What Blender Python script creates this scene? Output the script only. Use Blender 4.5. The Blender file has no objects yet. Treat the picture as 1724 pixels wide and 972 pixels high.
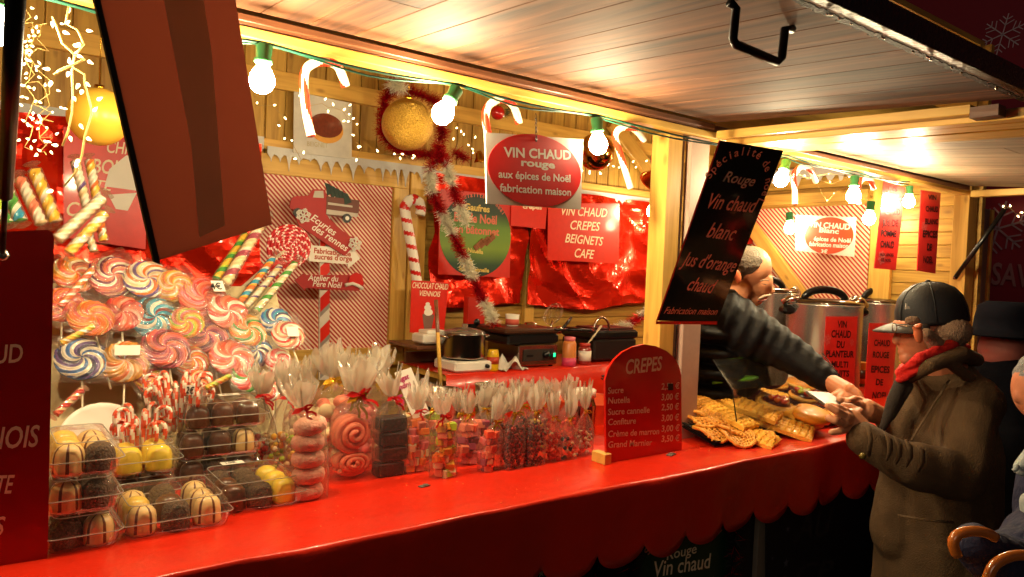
import bpy, bmesh, math, random
from mathutils import Vector, Matrix, noise
R = random.Random(7)
S = bpy.context.scene
COL = S.collection
rad = math.radians
# ------------------------------------------------------------------ camera
PW, PH, FP = 1724.0, 972.0, 1245.0
CX = Vector((1664, -36, -FP)).normalized()
CZ = CX.cross(Vector((0, 34, -FP))).normalized()
if CZ.y < 0: CZ = -CZ
CY = CZ.cross(CX)
MW = Matrix((CX, CY, CZ))
EYE = Vector((0, 0, 1.65))
cd = bpy.data.cameras.new('camera'); cd.sensor_width = 36; cd.lens = 36 * FP / PW
cd.clip_start = .05; cd.clip_end = 400
cam = bpy.data.objects.new('camera', cd); COL.objects.link(cam)
cam.matrix_world = Matrix.Translation(EYE) @ MW.to_4x4()
S.camera = cam
# ------------------------------------------------------------------ night sky, exposure
wd = bpy.data.worlds.new('World'); S.world = wd; wd.use_nodes = True
nt = wd.node_tree; bg = nt.nodes['Background']
sk = nt.nodes.new('ShaderNodeTexSky'); sk.sky_type = 'NISHITA'; sk.sun_disc = False
sk.sun_elevation = rad(-2.5); sk.sun_rotation = rad(244)
nt.links.new(sk.outputs[0], bg.inputs[0]); bg.inputs[1].default_value = .08
S.view_settings.view_transform = 'Standard'; S.view_settings.look = 'None'
S.view_settings.exposure = 1.22; S.view_settings.gamma = 1
S.cycles.max_bounces = 8; S.cycles.diffuse_bounces = 3; S.cycles.glossy_bounces = 4
S.cycles.transmission_bounces = 6; S.cycles.transparent_max_bounces = 24
S.cycles.caustics_reflective = False; S.cycles.caustics_refractive = False
S.cycles.use_denoising = True
S.cycles.sample_clamp_indirect = 6
BULB_POWER = 285.0
BULB_COL = (1.0, .80, .47)

sl = bpy.data.lights.new('sun', 'SUN'); sl.energy = .09; sl.angle = rad(18); sl.color = (1, .74, .52)
so = bpy.data.objects.new('sun', sl); COL.objects.link(so)
so.rotation_euler = (rad(74), 0, rad(-64))      # low warm glow of the street behind the camera
# ------------------------------------------------------------------ geometry helpers
def ray(px, py):
    return MW @ Vector(((px - PW/2)/FP, -(py - PH/2)/FP, -1))
def A(px, py, **k):
    """the point of the place seen at a photo position, on the plane x=, y= or z="""
    d = ray(px, py); (ax, v), = k.items(); i = 'xyz'.index(ax)
    return EYE + d * ((v - EYE[i]) / d[i])
def PD(px, py, d): return EYE + ray(px, py) * d
def depth(p): return -(MW.transposed() @ (Vector(p) - EYE)).z
def mpp(p): return depth(p) / FP            # metres per photo pixel there
def APL(px, py, p0, n):
    d = ray(px, py); return EYE + d * ((Vector(p0) - EYE).dot(n) / d.dot(n))

WM = {}
def reg(o, m): WM[o.name] = m.copy(); return o
def tag(o, label=None, cat=None, group=None, kind=None):
    if label: o['label'] = label
    if cat: o['category'] = cat
    if group: o['group'] = group
    if kind: o['kind'] = kind
    return o
def thing(name, label, cat, loc=(0, 0, 0), group=None, mat=None, kind=None):
    o = bpy.data.objects.new(name, None); COL.objects.link(o)
    o.empty_display_size = .05
    m = mat.copy() if mat else Matrix.Translation(Vector(loc))
    o.matrix_world = m; reg(o, m)
    return tag(o, label, cat, group, kind)
def basis(o, x, y, z=None):
    x = Vector(x).normalized(); y = Vector(y); z = (z and Vector(z)) or x.cross(y)
    z = z.normalized(); y = z.cross(x).normalized()
    m = Matrix((x, y, z)).transposed().to_4x4(); m.translation = Vector(o); return m
def along(p0, p1, up=(0, 0, 1)):
    """frame with z along p0->p1"""
    z = (Vector(p1) - Vector(p0)).normalized(); up = Vector(up)
    if abs(z.dot(up)) > .98: up = Vector((1, 0, 0))
    x = up.cross(z).normalized(); y = z.cross(x)
    m = Matrix((x, y, z)).transposed().to_4x4(); m.translation = Vector(p0); return m
def link_mesh(name, me, parent=None, m=None, local=False):
    o = bpy.data.objects.new(name, me); COL.objects.link(o)
    m = m.copy() if m else Matrix.Identity(4)
    if parent is not None:
        o.parent = parent
        pw = WM[parent.name]
        if local: o.matrix_local = m; wm = pw @ m
        else: o.matrix_local = pw.inverted() @ m; wm = m
    else:
        o.matrix_world = m; wm = m
    return reg(o, wm)

class MB:
    def __init__(s): s.v = []; s.f = []; s.mi = []; s.sm = []
    def add(s, vs, fs, mi=0, smooth=False, m=None):
        b = len(s.v)
        for v in vs:
            v = Vector(v); s.v.append(m @ v if m else v)
        for i, f in enumerate(fs):
            s.f.append([b + k for k in f]); s.mi.append(mi if isinstance(mi, int) else mi[i]); s.sm.append(smooth)
        return s
    def box(s, c, d, mi=0, m=None, bev=0):
        x, y, z = [k/2 for k in d]; c = Vector(c)
        if bev <= 0:
            vs = [c + Vector((i*x, j*y, k*z)) for k in (-1, 1) for j in (-1, 1) for i in (-1, 1)]
            s.add(vs, [(0,2,3,1), (4,5,7,6), (0,1,5,4), (2,6,7,3), (0,4,6,2), (1,3,7,5)], mi, False, m)
        else:
            b = min(bev, x*.9, y*.9, z*.9)
            vs = []; fs = []
            rings = [(-z, b), (-z+b, 0), (z-b, 0), (z, b)]
            for (zz, q) in rings:
                X, Y = x-q, y-q; e = b if q == 0 else 0.0
                e = b*.9
                for (sx, sy, o) in ((1,-1,0), (1,1,1), (-1,1,0), (-1,-1,1)):
                    pts = [(sx*X, sy*(Y-e)), (sx*(X-e), sy*Y)]
                    if (sx, sy) in ((1,-1), (-1,1)): pts = pts[::-1]
                    vs += [c + Vector((p[0], p[1], zz)) for p in pts]
            n = 8
            for r in range(3):
                for k in range(n):
                    fs.append((r*n+k, r*n+(k+1) % n, (r+1)*n+(k+1) % n, (r+1)*n+k))
            fs.append(tuple(range(n))[::-1]); fs.append(tuple(range(3*n, 4*n)))
            s.add(vs, fs, mi, False, m)
        return s
    def tube(s, pts, r, n=8, mi=0, cap=True, smooth=True, up=None, m=None, flat=1.0):
        pts = [Vector(p) for p in pts]; L = len(pts)
        rs = r if isinstance(r, (list, tuple)) else [r]*L
        vs = []; fs = []; prev = None
        for i, p in enumerate(pts):
            t = (pts[min(i+1, L-1)] - pts[max(i-1, 0)])
            t = t.normalized() if t.length > 1e-9 else Vector((0, 0, 1))
            if prev is None:
                u = Vector(up) if up else (Vector((0, 0, 1)) if abs(t.z) < .9 else Vector((1, 0, 0)))
            else: u = prev
            u = (u - t*u.dot(t)); u = u.normalized() if u.length > 1e-6 else t.orthogonal().normalized()
            prev = u; w = t.cross(u)
            for k in range(n):
                a = 2*math.pi*k/n
                vs.append(p + (u*math.cos(a)*flat + w*math.sin(a))*rs[i])
        mis = []
        for i in range(L-1):
            for k in range(n):
                fs.append((i*n+k, i*n+(k+1) % n, (i+1)*n+(k+1) % n, (i+1)*n+k))
                mis.append(mi if isinstance(mi, int) else mi(i, k))
        if cap:
            fs.append(tuple(range(n))[::-1]); fs.append(tuple(range((L-1)*n, L*n)))
            mis += [mis[0], mis[-1]]
        return s.add(vs, fs, mis, smooth, m)
    def lathe(s, prof, n=24, mi=0, smooth=True, m=None, sx=1, sy=1, jit=None):
        vs = []; fs = []; mis = []; L = len(prof)
        for i, (r, z) in enumerate(prof):
            for k in range(n):
                a = 2*math.pi*k/n; q = r*(jit(i, a) if jit else 1)
                vs.append((q*math.cos(a)*sx, q*math.sin(a)*sy, z))
        for i in range(L-1):
            for k in range(n):
                fs.append((i*n+k, i*n+(k+1) % n, (i+1)*n+(k+1) % n, (i+1)*n+k))
                mis.append(mi if isinstance(mi, int) else mi(i, k))
        if prof[0][0] > 1e-4: fs.append(tuple(range(n))[::-1]); mis.append(mis[0])
        if prof[-1][0] > 1e-4: fs.append(tuple(range((L-1)*n, L*n))); mis.append(mis[-1])
        return s.add(vs, fs, mis, smooth, m)
    def ball(s, c, r, n=16, k=10, mi=0, m=None, jit=None):
        r = r if isinstance(r, (tuple, list)) else (r, r, r); c = Vector(c)
        vs = [c + Vector((0, 0, -r[2]))]; fs = []
        for j in range(1, k):
            t = math.pi*j/k - math.pi/2
            for i in range(n):
                a = 2*math.pi*i/n
                d = Vector((math.cos(t)*math.cos(a), math.cos(t)*math.sin(a), math.sin(t)))
                if jit: d = d*jit(d)
                vs.append(c + Vector((d.x*r[0], d.y*r[1], d.z*r[2])))
        vs.append(c + Vector((0, 0, r[2])))
        T = len(vs)-1
        for i in range(n): fs.append((0, 1+(i+1) % n, 1+i))
        for j in range(k-2):
            for i in range(n):
                a = 1+j*n; b = a+n
                fs.append((a+i, a+(i+1) % n, b+(i+1) % n, b+i))
        a = 1+(k-2)*n
        for i in range(n): fs.append((a+i, a+(i+1) % n, T))
        return s.add(vs, fs, mi, True, m)
    def prism(s, pts, d, mi=0, m=None, smooth=False):
        """outline in local xy, extruded from z=-d to 0 (front at z=0)"""
        n = len(pts)
        vs = [(p[0], p[1], 0) for p in pts] + [(p[0], p[1], -d) for p in pts]
        fs = [tuple(range(n)), tuple(range(n, 2*n))[::-1]]
        for i in range(n):
            j = (i+1) % n; fs.append((i, i+n, j+n, j))
        return s.add(vs, fs, mi, smooth, m)
    def grid(s, nu, nv, fn, mi=0, smooth=True, m=None, thick=0):
        vs = [fn(i/nu, j/nv) for j in range(nv+1) for i in range(nu+1)]
        fs = []; mis = []
        for j in range(nv):
            for i in range(nu):
                a = j*(nu+1)+i; fs.append((a, a+1, a+nu+2, a+nu+1)); mis.append(mi if isinstance(mi, int) else mi(i, j))
        return s.add(vs, fs, mis, smooth, m)
    def mesh(s, name, mats):
        me = bpy.data.meshes.new(name)
        me.from_pydata([tuple(v) for v in s.v], [], s.f)
        mats = mats if isinstance(mats, (list, tuple)) else [mats]
        for k in mats: me.materials.append(k)
        me.polygons.foreach_set('material_index', s.mi)
        me.polygons.foreach_set('use_smooth', s.sm)
        me.update(); return me
    def build(s, name, mats, parent=None, m=None, local=False, fix=False):
        """m None and a parent: vertices are world coordinates"""
        if parent is not None and m is None and not local:
            inv = WM[parent.name].inverted(); s.v = [inv @ v for v in s.v]
            local = True; m = Matrix.Identity(4)
        elif parent is None and m is None:
            c = Vector((0, 0, 0))
            if s.v:
                xs = [v.x for v in s.v]; ys = [v.y for v in s.v]; zs = [v.z for v in s.v]
                c = Vector(((min(xs)+max(xs))/2, (min(ys)+max(ys))/2, min(zs)))
            s.v = [v-c for v in s.v]; m = Matrix.Translation(c)
        me = s.mesh(name, mats)
        if fix:
            bm = bmesh.new(); bm.from_mesh(me)
            bmesh.ops.recalc_face_normals(bm, faces=bm.faces); bm.to_mesh(me); bm.free()
        return link_mesh(name, me, parent, m, local)
# ------------------------------------------------------------------ materials
def lin(h):
    """sRGB 0-255 triple to linear"""
    return tuple(((c/255)/12.92 if c/255 <= .04045 else ((c/255+.055)/1.055)**2.4) for c in h) + (1,)
def new(name):
    m = bpy.data.materials.new(name); m.use_nodes = True
    return m, m.node_tree, m.node_tree.nodes['Principled BSDF']
def N(nt, t, **k):
    n = nt.nodes.new(t)
    for a, b in k.items(): setattr(n, a, b)
    return n
MATS = {}
def mat(name, col, rough=.5, metal=0, var=.12, scale=30, bump=.0, bscale=None, emit=0, coat=0, spec=.5, trans=0, sss=0, alpha=1, col2=None, ior=1.45, rand=0):
    if name in MATS: return MATS[name]
    m, nt, p = new(name)
    c = lin(col) if max(col) > 1.01 else tuple(col)[:3] + (1,)
    p.inputs['Roughness'].default_value = rough; p.inputs['Metallic'].default_value = metal
    p.inputs['Specular IOR Level'].default_value = spec; p.inputs['Coat Weight'].default_value = coat
    p.inputs['Coat Roughness'].default_value = .08
    p.inputs['Transmission Weight'].default_value = trans; p.inputs['IOR'].default_value = ior
    p.inputs['Alpha'].default_value = alpha
    if sss:
        p.inputs['Subsurface Weight'].default_value = sss; p.inputs['Subsurface Radius'].default_value = (.02, .008, .004)
    tc = N(nt, 'ShaderNodeTexCoord'); no = N(nt, 'ShaderNodeTexNoise'); no.inputs['Scale'].default_value = scale
    no.inputs['Detail'].default_value = 4
    nt.links.new(tc.outputs['Object'], no.inputs['Vector'])
    mx = N(nt, 'ShaderNodeMix', data_type='RGBA')
    c2 = lin(col2) if col2 else tuple(k*(1-var*2) for k in c[:3]) + (1,)
    mx.inputs[6].default_value = c; mx.inputs[7].default_value = c2
    nt.links.new(no.outputs['Fac'], mx.inputs[0])
    out = mx.outputs[2]
    if rand:
        oi = N(nt, 'ShaderNodeObjectInfo'); hs = N(nt, 'ShaderNodeHueSaturation'); mr = N(nt, 'ShaderNodeMapRange')
        mr.inputs[3].default_value = 1-rand; mr.inputs[4].default_value = 1+rand
        nt.links.new(oi.outputs['Random'], mr.inputs[0]); nt.links.new(mr.outputs[0], hs.inputs['Value'])
        nt.links.new(out, hs.inputs['Color']); out = hs.outputs[0]
    nt.links.new(out, p.inputs['Base Color'])
    if bump:
        nb = N(nt, 'ShaderNodeTexNoise'); nb.inputs['Scale'].default_value = bscale or scale*3; nb.inputs['Detail'].default_value = 6
        nt.links.new(tc.outputs['Object'], nb.inputs['Vector'])
        b = N(nt, 'ShaderNodeBump'); b.inputs['Strength'].default_value = bump; b.inputs['Distance'].default_value = .01
        nt.links.new(nb.outputs['Fac'], b.inputs['Height']); nt.links.new(b.outputs[0], p.inputs['Normal'])
    if emit:
        p.inputs['Emission Color'].default_value = c; p.inputs['Emission Strength'].default_value = emit
    MATS[name] = m; return m
def wood(name, c1, c2, c3, rough=.45, gl=0, knots=.5, sc=1.0, bump=.25, spread=.14):
    """boards: grain along local x; every board gets its own tone and offset"""
    m, nt, p = new(name); L = nt.links.new
    tc = N(nt, 'ShaderNodeTexCoord'); oi = N(nt, 'ShaderNodeObjectInfo')
    add = N(nt, 'ShaderNodeVectorMath', operation='ADD'); sclr = N(nt, 'ShaderNodeVectorMath', operation='SCALE')
    cb = N(nt, 'ShaderNodeCombineXYZ')
    for i in range(3): L(oi.outputs['Random'], cb.inputs[i])
    L(cb.outputs[0], sclr.inputs[0]); sclr.inputs['Scale'].default_value = 57
    L(tc.outputs['Object'], add.inputs[0]); L(sclr.outputs[0], add.inputs[1])
    mp = N(nt, 'ShaderNodeMapping'); mp.inputs['Scale'].default_value = (1.6*sc, 22*sc, 22*sc); L(add.outputs[0], mp.inputs[0])
    n1 = N(nt, 'ShaderNodeTexNoise'); n1.inputs['Scale'].default_value = 1.5; n1.inputs['Detail'].default_value = 8; n1.inputs['Distortion'].default_value = .8
    L(mp.outputs[0], n1.inputs['Vector'])
    mp2 = N(nt, 'ShaderNodeMapping'); mp2.inputs['Scale'].default_value = (4*sc, 9*sc, 9*sc); L(add.outputs[0], mp2.inputs[0])
    n2 = N(nt, 'ShaderNodeTexVoronoi'); n2.inputs['Scale'].default_value = 1.1; L(mp2.outputs[0], n2.inputs['Vector'])
    n3 = N(nt, 'ShaderNodeTexNoise'); n3.inputs['Scale'].default_value = 2.2; n3.inputs['Detail'].default_value = 3; L(add.outputs[0], n3.inputs['Vector'])
    r1 = N(nt, 'ShaderNodeValToRGB'); e = r1.color_ramp.elements
    e[0].position = .3; e[0].color = lin(c2); e[1].position = .62; e[1].color = lin(c1)
    L(n1.outputs['Fac'], r1.inputs[0])
    rk = N(nt, 'ShaderNodeValToRGB'); e = rk.color_ramp.elements
    e[0].position = .04; e[0].color = (1, 1, 1, 1); e[1].position = .13; e[1].color = (0, 0, 0, 1)
    L(n2.outputs['Distance'], rk.inputs[0])
    km = N(nt, 'ShaderNodeMath', operation='MULTIPLY'); km.inputs[1].default_value = knots; L(rk.outputs[0], km.inputs[0])
    mx = N(nt, 'ShaderNodeMix', data_type='RGBA'); L(km.outputs[0], mx.inputs[0]); L(r1.outputs[0], mx.inputs[6]); mx.inputs[7].default_value = lin(c3)
    hs = N(nt, 'ShaderNodeHueSaturation'); mr = N(nt, 'ShaderNodeMapRange')
    mr.inputs[3].default_value = 1-spread; mr.inputs[4].default_value = 1+spread
    ad = N(nt, 'ShaderNodeMath', operation='ADD'); ml = N(nt, 'ShaderNodeMath', operation='MULTIPLY_ADD')
    L(n3.outputs['Fac'], ml.inputs[0]); ml.inputs[1].default_value = .9; ml.inputs[2].default_value = -.45
    L(oi.outputs['Random'], ad.inputs[0]); L(ml.outputs[0], ad.inputs[1])
    L(ad.outputs[0], mr.inputs[0]); L(mr.outputs[0], hs.inputs['Value']); L(mx.outputs[2], hs.inputs['Color'])
    L(hs.outputs[0], p.inputs['Base Color'])
    p.inputs['Roughness'].default_value = rough; p.inputs['Coat Weight'].default_value = gl; p.inputs['Coat Roughness'].default_value = .22
    b = N(nt, 'ShaderNodeBump'); b.inputs['Strength'].default_value = bump; b.inputs['Distance'].default_value = .004
    L(n1.outputs['Fac'], b.inputs['Height']); L(b.outputs[0], p.inputs['Normal'])
    MATS[name] = m; return m
def film(name, tint=(1, .97, .9), clear=.8, rough=.08, haze=.1, bump=0, milky=(.9, .85, .75), fr_=.8):
    """thin clear plastic: mostly see-through, with gloss and a little milky scatter"""
    m, nt, p = new(name); nt.nodes.remove(p); L = nt.links.new
    tr = N(nt, 'ShaderNodeBsdfTransparent'); tr.inputs[0].default_value = tint + (1,)
    gl = N(nt, 'ShaderNodeBsdfGlossy'); gl.inputs['Roughness'].default_value = rough
    df = N(nt, 'ShaderNodeBsdfDiffuse'); df.inputs[0].default_value = milky + (1,)
    tl = N(nt, 'ShaderNodeBsdfTranslucent'); tl.inputs[0].default_value = milky + (1,)
    a1 = N(nt, 'ShaderNodeMixShader'); a1.inputs[0].default_value = .5; L(df.outputs[0], a1.inputs[1]); L(tl.outputs[0], a1.inputs[2])
    fr = N(nt, 'ShaderNodeFresnel'); fr.inputs[0].default_value = 1.5
    mm = N(nt, 'ShaderNodeMath', operation='MULTIPLY_ADD'); L(fr.outputs[0], mm.inputs[0]); mm.inputs[1].default_value = fr_; mm.inputs[2].default_value = 1-clear-haze if 1-clear-haze > 0 else 0
    a2 = N(nt, 'ShaderNodeMixShader'); a2.inputs[0].default_value = haze; L(tr.outputs[0], a2.inputs[1]); L(a1.outputs[0], a2.inputs[2])
    a3 = N(nt, 'ShaderNodeMixShader'); L(mm.outputs[0], a3.inputs[0]); L(a2.outputs[0], a3.inputs[1]); L(gl.outputs[0], a3.inputs[2])
    if bump:
        tc = N(nt, 'ShaderNodeTexCoord'); no = N(nt, 'ShaderNodeTexNoise'); no.inputs['Scale'].default_value = 60; no.inputs['Detail'].default_value = 3
        L(tc.outputs['Object'], no.inputs['Vector']); b = N(nt, 'ShaderNodeBump'); b.inputs['Strength'].default_value = bump; b.inputs['Distance'].default_value = .01
        L(no.outputs['Fac'], b.inputs['Height']); L(b.outputs[0], gl.inputs['Normal']); L(b.outputs[0], fr.inputs['Normal'])
    L(a3.outputs[0], nt.nodes['Material Output'].inputs[0])
    MATS[name] = m; return m
def emis(name, col, st, sample=True):
    m, nt, p = new(name); nt.nodes.remove(p)
    e = N(nt, 'ShaderNodeEmission'); e.inputs[0].default_value = tuple(col) + (1,); e.inputs[1].default_value = st
    nt.links.new(e.outputs[0], nt.nodes['Material Output'].inputs[0])
    if not sample:
        try: m.cycles.emission_sampling = 'NONE'
        except Exception: pass
    MATS[name] = m; return m
def sheet(name, col, rough=.2, tl=.5):
    """thin printed plastic sheet that lets some light through"""
    m = mat(name, col, rough, coat=.8, var=.14, scale=5); nt = m.node_tree; L = nt.links.new
    t = N(nt, 'ShaderNodeBsdfTranslucent'); t.inputs[0].default_value = lin(col); x = N(nt, 'ShaderNodeMixShader'); x.inputs[0].default_value = tl
    L(nt.nodes['Principled BSDF'].outputs[0], x.inputs[1]); L(t.outputs[0], x.inputs[2]); L(x.outputs[0], nt.nodes['Material Output'].inputs[0]); return m
def stripes(name, c1, c2, freq, ang, axis='XZ', rough=.5, duty=.5):
    """printed diagonal stripes in object space"""
    m, nt, p = new(name); L = nt.links.new
    tc = N(nt, 'ShaderNodeTexCoord'); sp = N(nt, 'ShaderNodeSeparateXYZ'); L(tc.outputs['Object'], sp.inputs[0])
    a = N(nt, 'ShaderNodeMath', operation='MULTIPLY'); b = N(nt, 'ShaderNodeMath', operation='MULTIPLY_ADD')
    L(sp.outputs['XYZ'.index(axis[0])], a.inputs[0]); a.inputs[1].default_value = freq*math.cos(ang)
    L(sp.outputs['XYZ'.index(axis[1])], b.inputs[0]); b.inputs[1].default_value = freq*math.sin(ang); L(a.outputs[0], b.inputs[2])
    fr = N(nt, 'ShaderNodeMath', operation='FRACT'); L(b.outputs[0], fr.inputs[0])
    gt = N(nt, 'ShaderNodeMath', operation='GREATER_THAN'); L(fr.outputs[0], gt.inputs[0]); gt.inputs[1].default_value = duty
    mx = N(nt, 'ShaderNodeMix', data_type='RGBA'); L(gt.outputs[0], mx.inputs[0]); mx.inputs[6].default_value = lin(c1); mx.inputs[7].default_value = lin(c2)
    L(mx.outputs[2], p.inputs['Base Color']); p.inputs['Roughness'].default_value = rough
    MATS[name] = m; return m
def ramp_mat(name, stops, axis, lo, hi, rough=.25, coat=.5):
    """printed colour gradient of a poster along an object axis"""
    m, nt, p = new(name); L = nt.links.new
    tc = N(nt, 'ShaderNodeTexCoord'); sp = N(nt, 'ShaderNodeSeparateXYZ'); L(tc.outputs['Object'], sp.inputs[0])
    mr = N(nt, 'ShaderNodeMapRange'); mr.inputs[1].default_value = lo; mr.inputs[2].default_value = hi; L(sp.outputs['XYZ'.index(axis)], mr.inputs[0])
    cr = N(nt, 'ShaderNodeValToRGB'); L(mr.outputs[0], cr.inputs[0])
    e = cr.color_ramp.elements
    while len(e) < len(stops): e.new(.5)
    for k, (q, c) in enumerate(stops): e[k].position = q; e[k].color = lin(c)
    L(cr.outputs[0], p.inputs['Base Color']); p.inputs['Roughness'].default_value = rough; p.inputs['Coat Weight'].default_value = coat
    MATS[name] = m; return m
# ------------------------------------------------------------------ lettering
def glyphs(s, bold=0.0, shear=0.0):
    cu = bpy.data.curves.new('t', 'FONT'); cu.body = s; cu.size = 1; cu.offset = bold; cu.shear = shear
    cu.resolution_u = 3
    o = bpy.data.objects.new('t', cu); COL.objects.link(o)
    me = bpy.data.meshes.new_from_object(o.evaluated_get(bpy.context.evaluated_depsgraph_get()))
    bpy.data.objects.remove(o); bpy.data.curves.remove(cu)
    vs = [v.co.copy() for v in me.vertices]; fs = [tuple(p.vertices) for p in me.polygons]
    bpy.data.meshes.remove(me); return vs, fs
class Board:
    """flat board with its own frame: u right, v up, n towards the viewer"""
    def __init__(s, o, u, v):
        s.m = basis(o, u, v); s.inv = s.m.inverted(); s.n = s.m.to_3x3().col[2]; s.o = Vector(o)
    def at(s, px, py):
        q = s.inv @ APL(px, py, s.o, s.n); return (q.x, q.y)
    def text(s, mb, t, a, b, h, mi=0, bold=.0, shear=0, z=.0012, fit=True, wob=0):
        """text with baseline from photo position a to b; h letter height in photo px"""
        vs, fs = glyphs(t, bold, shear)
        if not vs: return
        x0 = min(v.x for v in vs); x1 = max(v.x for v in vs)
        pa = Vector(s.at(*a)); pb = Vector(s.at(*b)); pt = Vector(s.at(a[0], a[1]-h))
        L = (pb-pa).length; H = (pt-pa).length
        d = (pb-pa).normalized(); e = Vector((-d.y, d.x))
        sx = L/(x1-x0); sy = H/.70
        out = []
        for v in vs:
            q = pa + d*(v.x-x0)*sx + e*v.y*sy; out.append((q.x, q.y, z))
        mb.add(out, fs, mi)
    def arc(s, mb, t, c, r, a0, a1, h, mi=0, bold=.01, z=.0012):
        """letters round a circle; centre photo px, radius and height metres, angles degrees (90 is top, clockwise reading)"""
        cc = Vector(s.at(*c)); n = len(t)
        for i, ch in enumerate(t):
            if ch == ' ': continue
            a = rad(a0 + (a1-a0)*(i/(max(n-1, 1))))
            vs, fs = glyphs(ch, bold)
            x0 = min(v.x for v in vs); x1 = max(v.x for v in vs)
            o = cc + Vector((math.cos(a), math.sin(a)))*r
            ex = Vector((math.sin(a), -math.cos(a))); ey = Vector((math.cos(a), math.sin(a)))
            k = h/.7
            mb.add([tuple(o + ex*(v.x-(x0+x1)/2)*k + ey*v.y*k) + (z,) for v in vs], fs, mi)
def ell(cx, cy, rx, ry, n=40): return [(cx+rx*math.cos(2*math.pi*i/n), cy+ry*math.sin(2*math.pi*i/n)) for i in range(n)]
def quad_dirs(tl, tr, br, bl):
    def vp(a, b, c, d):
        x1, y1 = a; x2, y2 = b; x3, y3 = c; x4, y4 = d
        D = (x1-x2)*(y3-y4)-(y1-y2)*(x3-x4)
        return (((x1*y2-y1*x2)*(x3-x4)-(x1-x2)*(x3*y4-y3*x4))/D, ((x1*y2-y1*x2)*(y3-y4)-(y1-y2)*(x3*y4-y3*x4))/D)
    return ray(*vp(tl, tr, bl, br)), ray(*vp(tl, bl, tr, br))
# ------------------------------------------------------------------ soft bodies: one continuous surface from tapered limbs
def blob(name, parts, material, parent=None, voxel=.012, smooth=6, disp=None, wtag=None):
    """parts: ('c', p0, r0, p1, r1) tapered limb; ('e', c, (rx,ry,rz), rot) ellipsoid"""
    mb = MB()
    for q in parts:
        if q[0] == 'c':
            p0, r0, p1, r1 = Vector(q[1]), q[2], Vector(q[3]), q[4]
            L = max((p1-p0).length, 1e-4)
            pts = []; rs = []
            d = (p1-p0)/L
            for t in (-.98, -.8, -.45): pts.append(p0 + d*r0*t); rs.append(r0*math.sqrt(1-t*t))
            for k in range(0, 5): pts.append(p0 + d*L*k/4); rs.append(r0+(r1-r0)*k/4)
            for t in (.45, .8, .98): pts.append(p1 + d*r1*t); rs.append(r1*math.sqrt(1-t*t))
            mb.tube(pts, rs, 14)
        else:
            m = Matrix.Translation(Vector(q[1])) @ (q[3].to_4x4() if len(q) > 3 else Matrix.Identity(4))
            mb.ball((0, 0, 0), q[2], 20, 14, m=m)
    me = mb.mesh('tmp', material); o = bpy.data.objects.new('tmp', me); COL.objects.link(o)
    md = o.modifiers.new('r', 'REMESH'); md.mode = 'VOXEL'; md.voxel_size = voxel; md.use_smooth_shade = True
    if smooth:
        sm = o.modifiers.new('s', 'SMOOTH'); sm.iterations = smooth; sm.factor = .5
    me2 = bpy.data.meshes.new_from_object(o.evaluated_get(bpy.context.evaluated_depsgraph_get()))
    bpy.data.objects.remove(o)
    me2.name = name; me2.materials.clear(); me2.materials.append(material)
    me2.update()
    if disp:
        nn = [v.normal.copy() for v in me2.vertices]
        for v, n_ in zip(me2.vertices, nn): v.co = v.co + n_*disp(v.co)
    if parent is not None:
        inv = WM[parent.name].inverted()
        me2.transform(inv)
        me2.polygons.foreach_set('use_smooth', [True]*len(me2.polygons))
        return link_mesh(name, me2, parent, Matrix.Identity(4), True)
    me2.polygons.foreach_set('use_smooth', [True]*len(me2.polygons))
    return link_mesh(name, me2)
# ================================================================== shared materials
W_WALL = wood('pine_wall', (200, 158, 70), (160, 116, 44), (92, 50, 22), .5, .1, .55)
W_BEAM = wood('pine_beam', (222, 176, 84), (196, 146, 62), (110, 64, 28), .45, .15, .5)
W_DARK = wood('brown_strip', (112, 68, 42), (82, 46, 28), (50, 28, 16), .4, .2, .2)
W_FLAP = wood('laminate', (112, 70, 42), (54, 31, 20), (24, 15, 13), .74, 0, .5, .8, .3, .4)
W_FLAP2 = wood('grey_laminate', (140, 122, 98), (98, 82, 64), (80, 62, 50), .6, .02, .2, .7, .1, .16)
M_WHITE = mat('white_print', (236, 228, 214), .45, var=.04)
M_CREAM = mat('cream_letter', (246, 226, 190), .5, var=.05)
M_RED = mat('red_sign', (206, 26, 18), .28, var=.06, coat=.4)
M_REDD = mat('deep_red_sign', (158, 18, 22), .3, var=.06, coat=.3)
M_BLACK = mat('black_plastic', (16, 15, 16), .32, var=.1)
M_BLACKM = mat('black_metal', (20, 18, 18), .35, .6, var=.1)
M_STEEL = mat('brushed_steel', (200, 192, 180), .22, 1, var=.12, scale=14, bump=.05, bscale=200)
M_GREEN = mat('green_socket', (70, 150, 92), .4, var=.1)
M_CABLE = mat('green_cable', (16, 70, 52), .5)
M_GOLD = mat('gold', (222, 164, 50), .25, 1, var=.1)
M_PAPER = mat('paper', (228, 220, 206), .7, var=.05)
M_BULB = emis('bulb_glow', BULB_COL, BULB_POWER)
M_BULB2 = emis('bulb_glow_soft', BULB_COL, BULB_POWER*.22)
M_FAIRY = emis('fairy_glow', (1, .70, .30), 7, False)
M_WIRE = mat('clear_wire', (196, 164, 96), .4, var=.1)
# ================================================================== ground and night backdrop
ZC, YH, YB = 1.05, 1.80, 3.50
g = MB(); g.grid(60, 60, lambda u, v: Vector((-60+140*u, -60+140*v, .006*noise.noise(Vector((u*90, v*90, 0))))))
tag(g.build('ground', mat('asphalt', (70, 66, 64), .55, var=.25, scale=6, bump=.4, bscale=60)), kind='structure')
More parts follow.
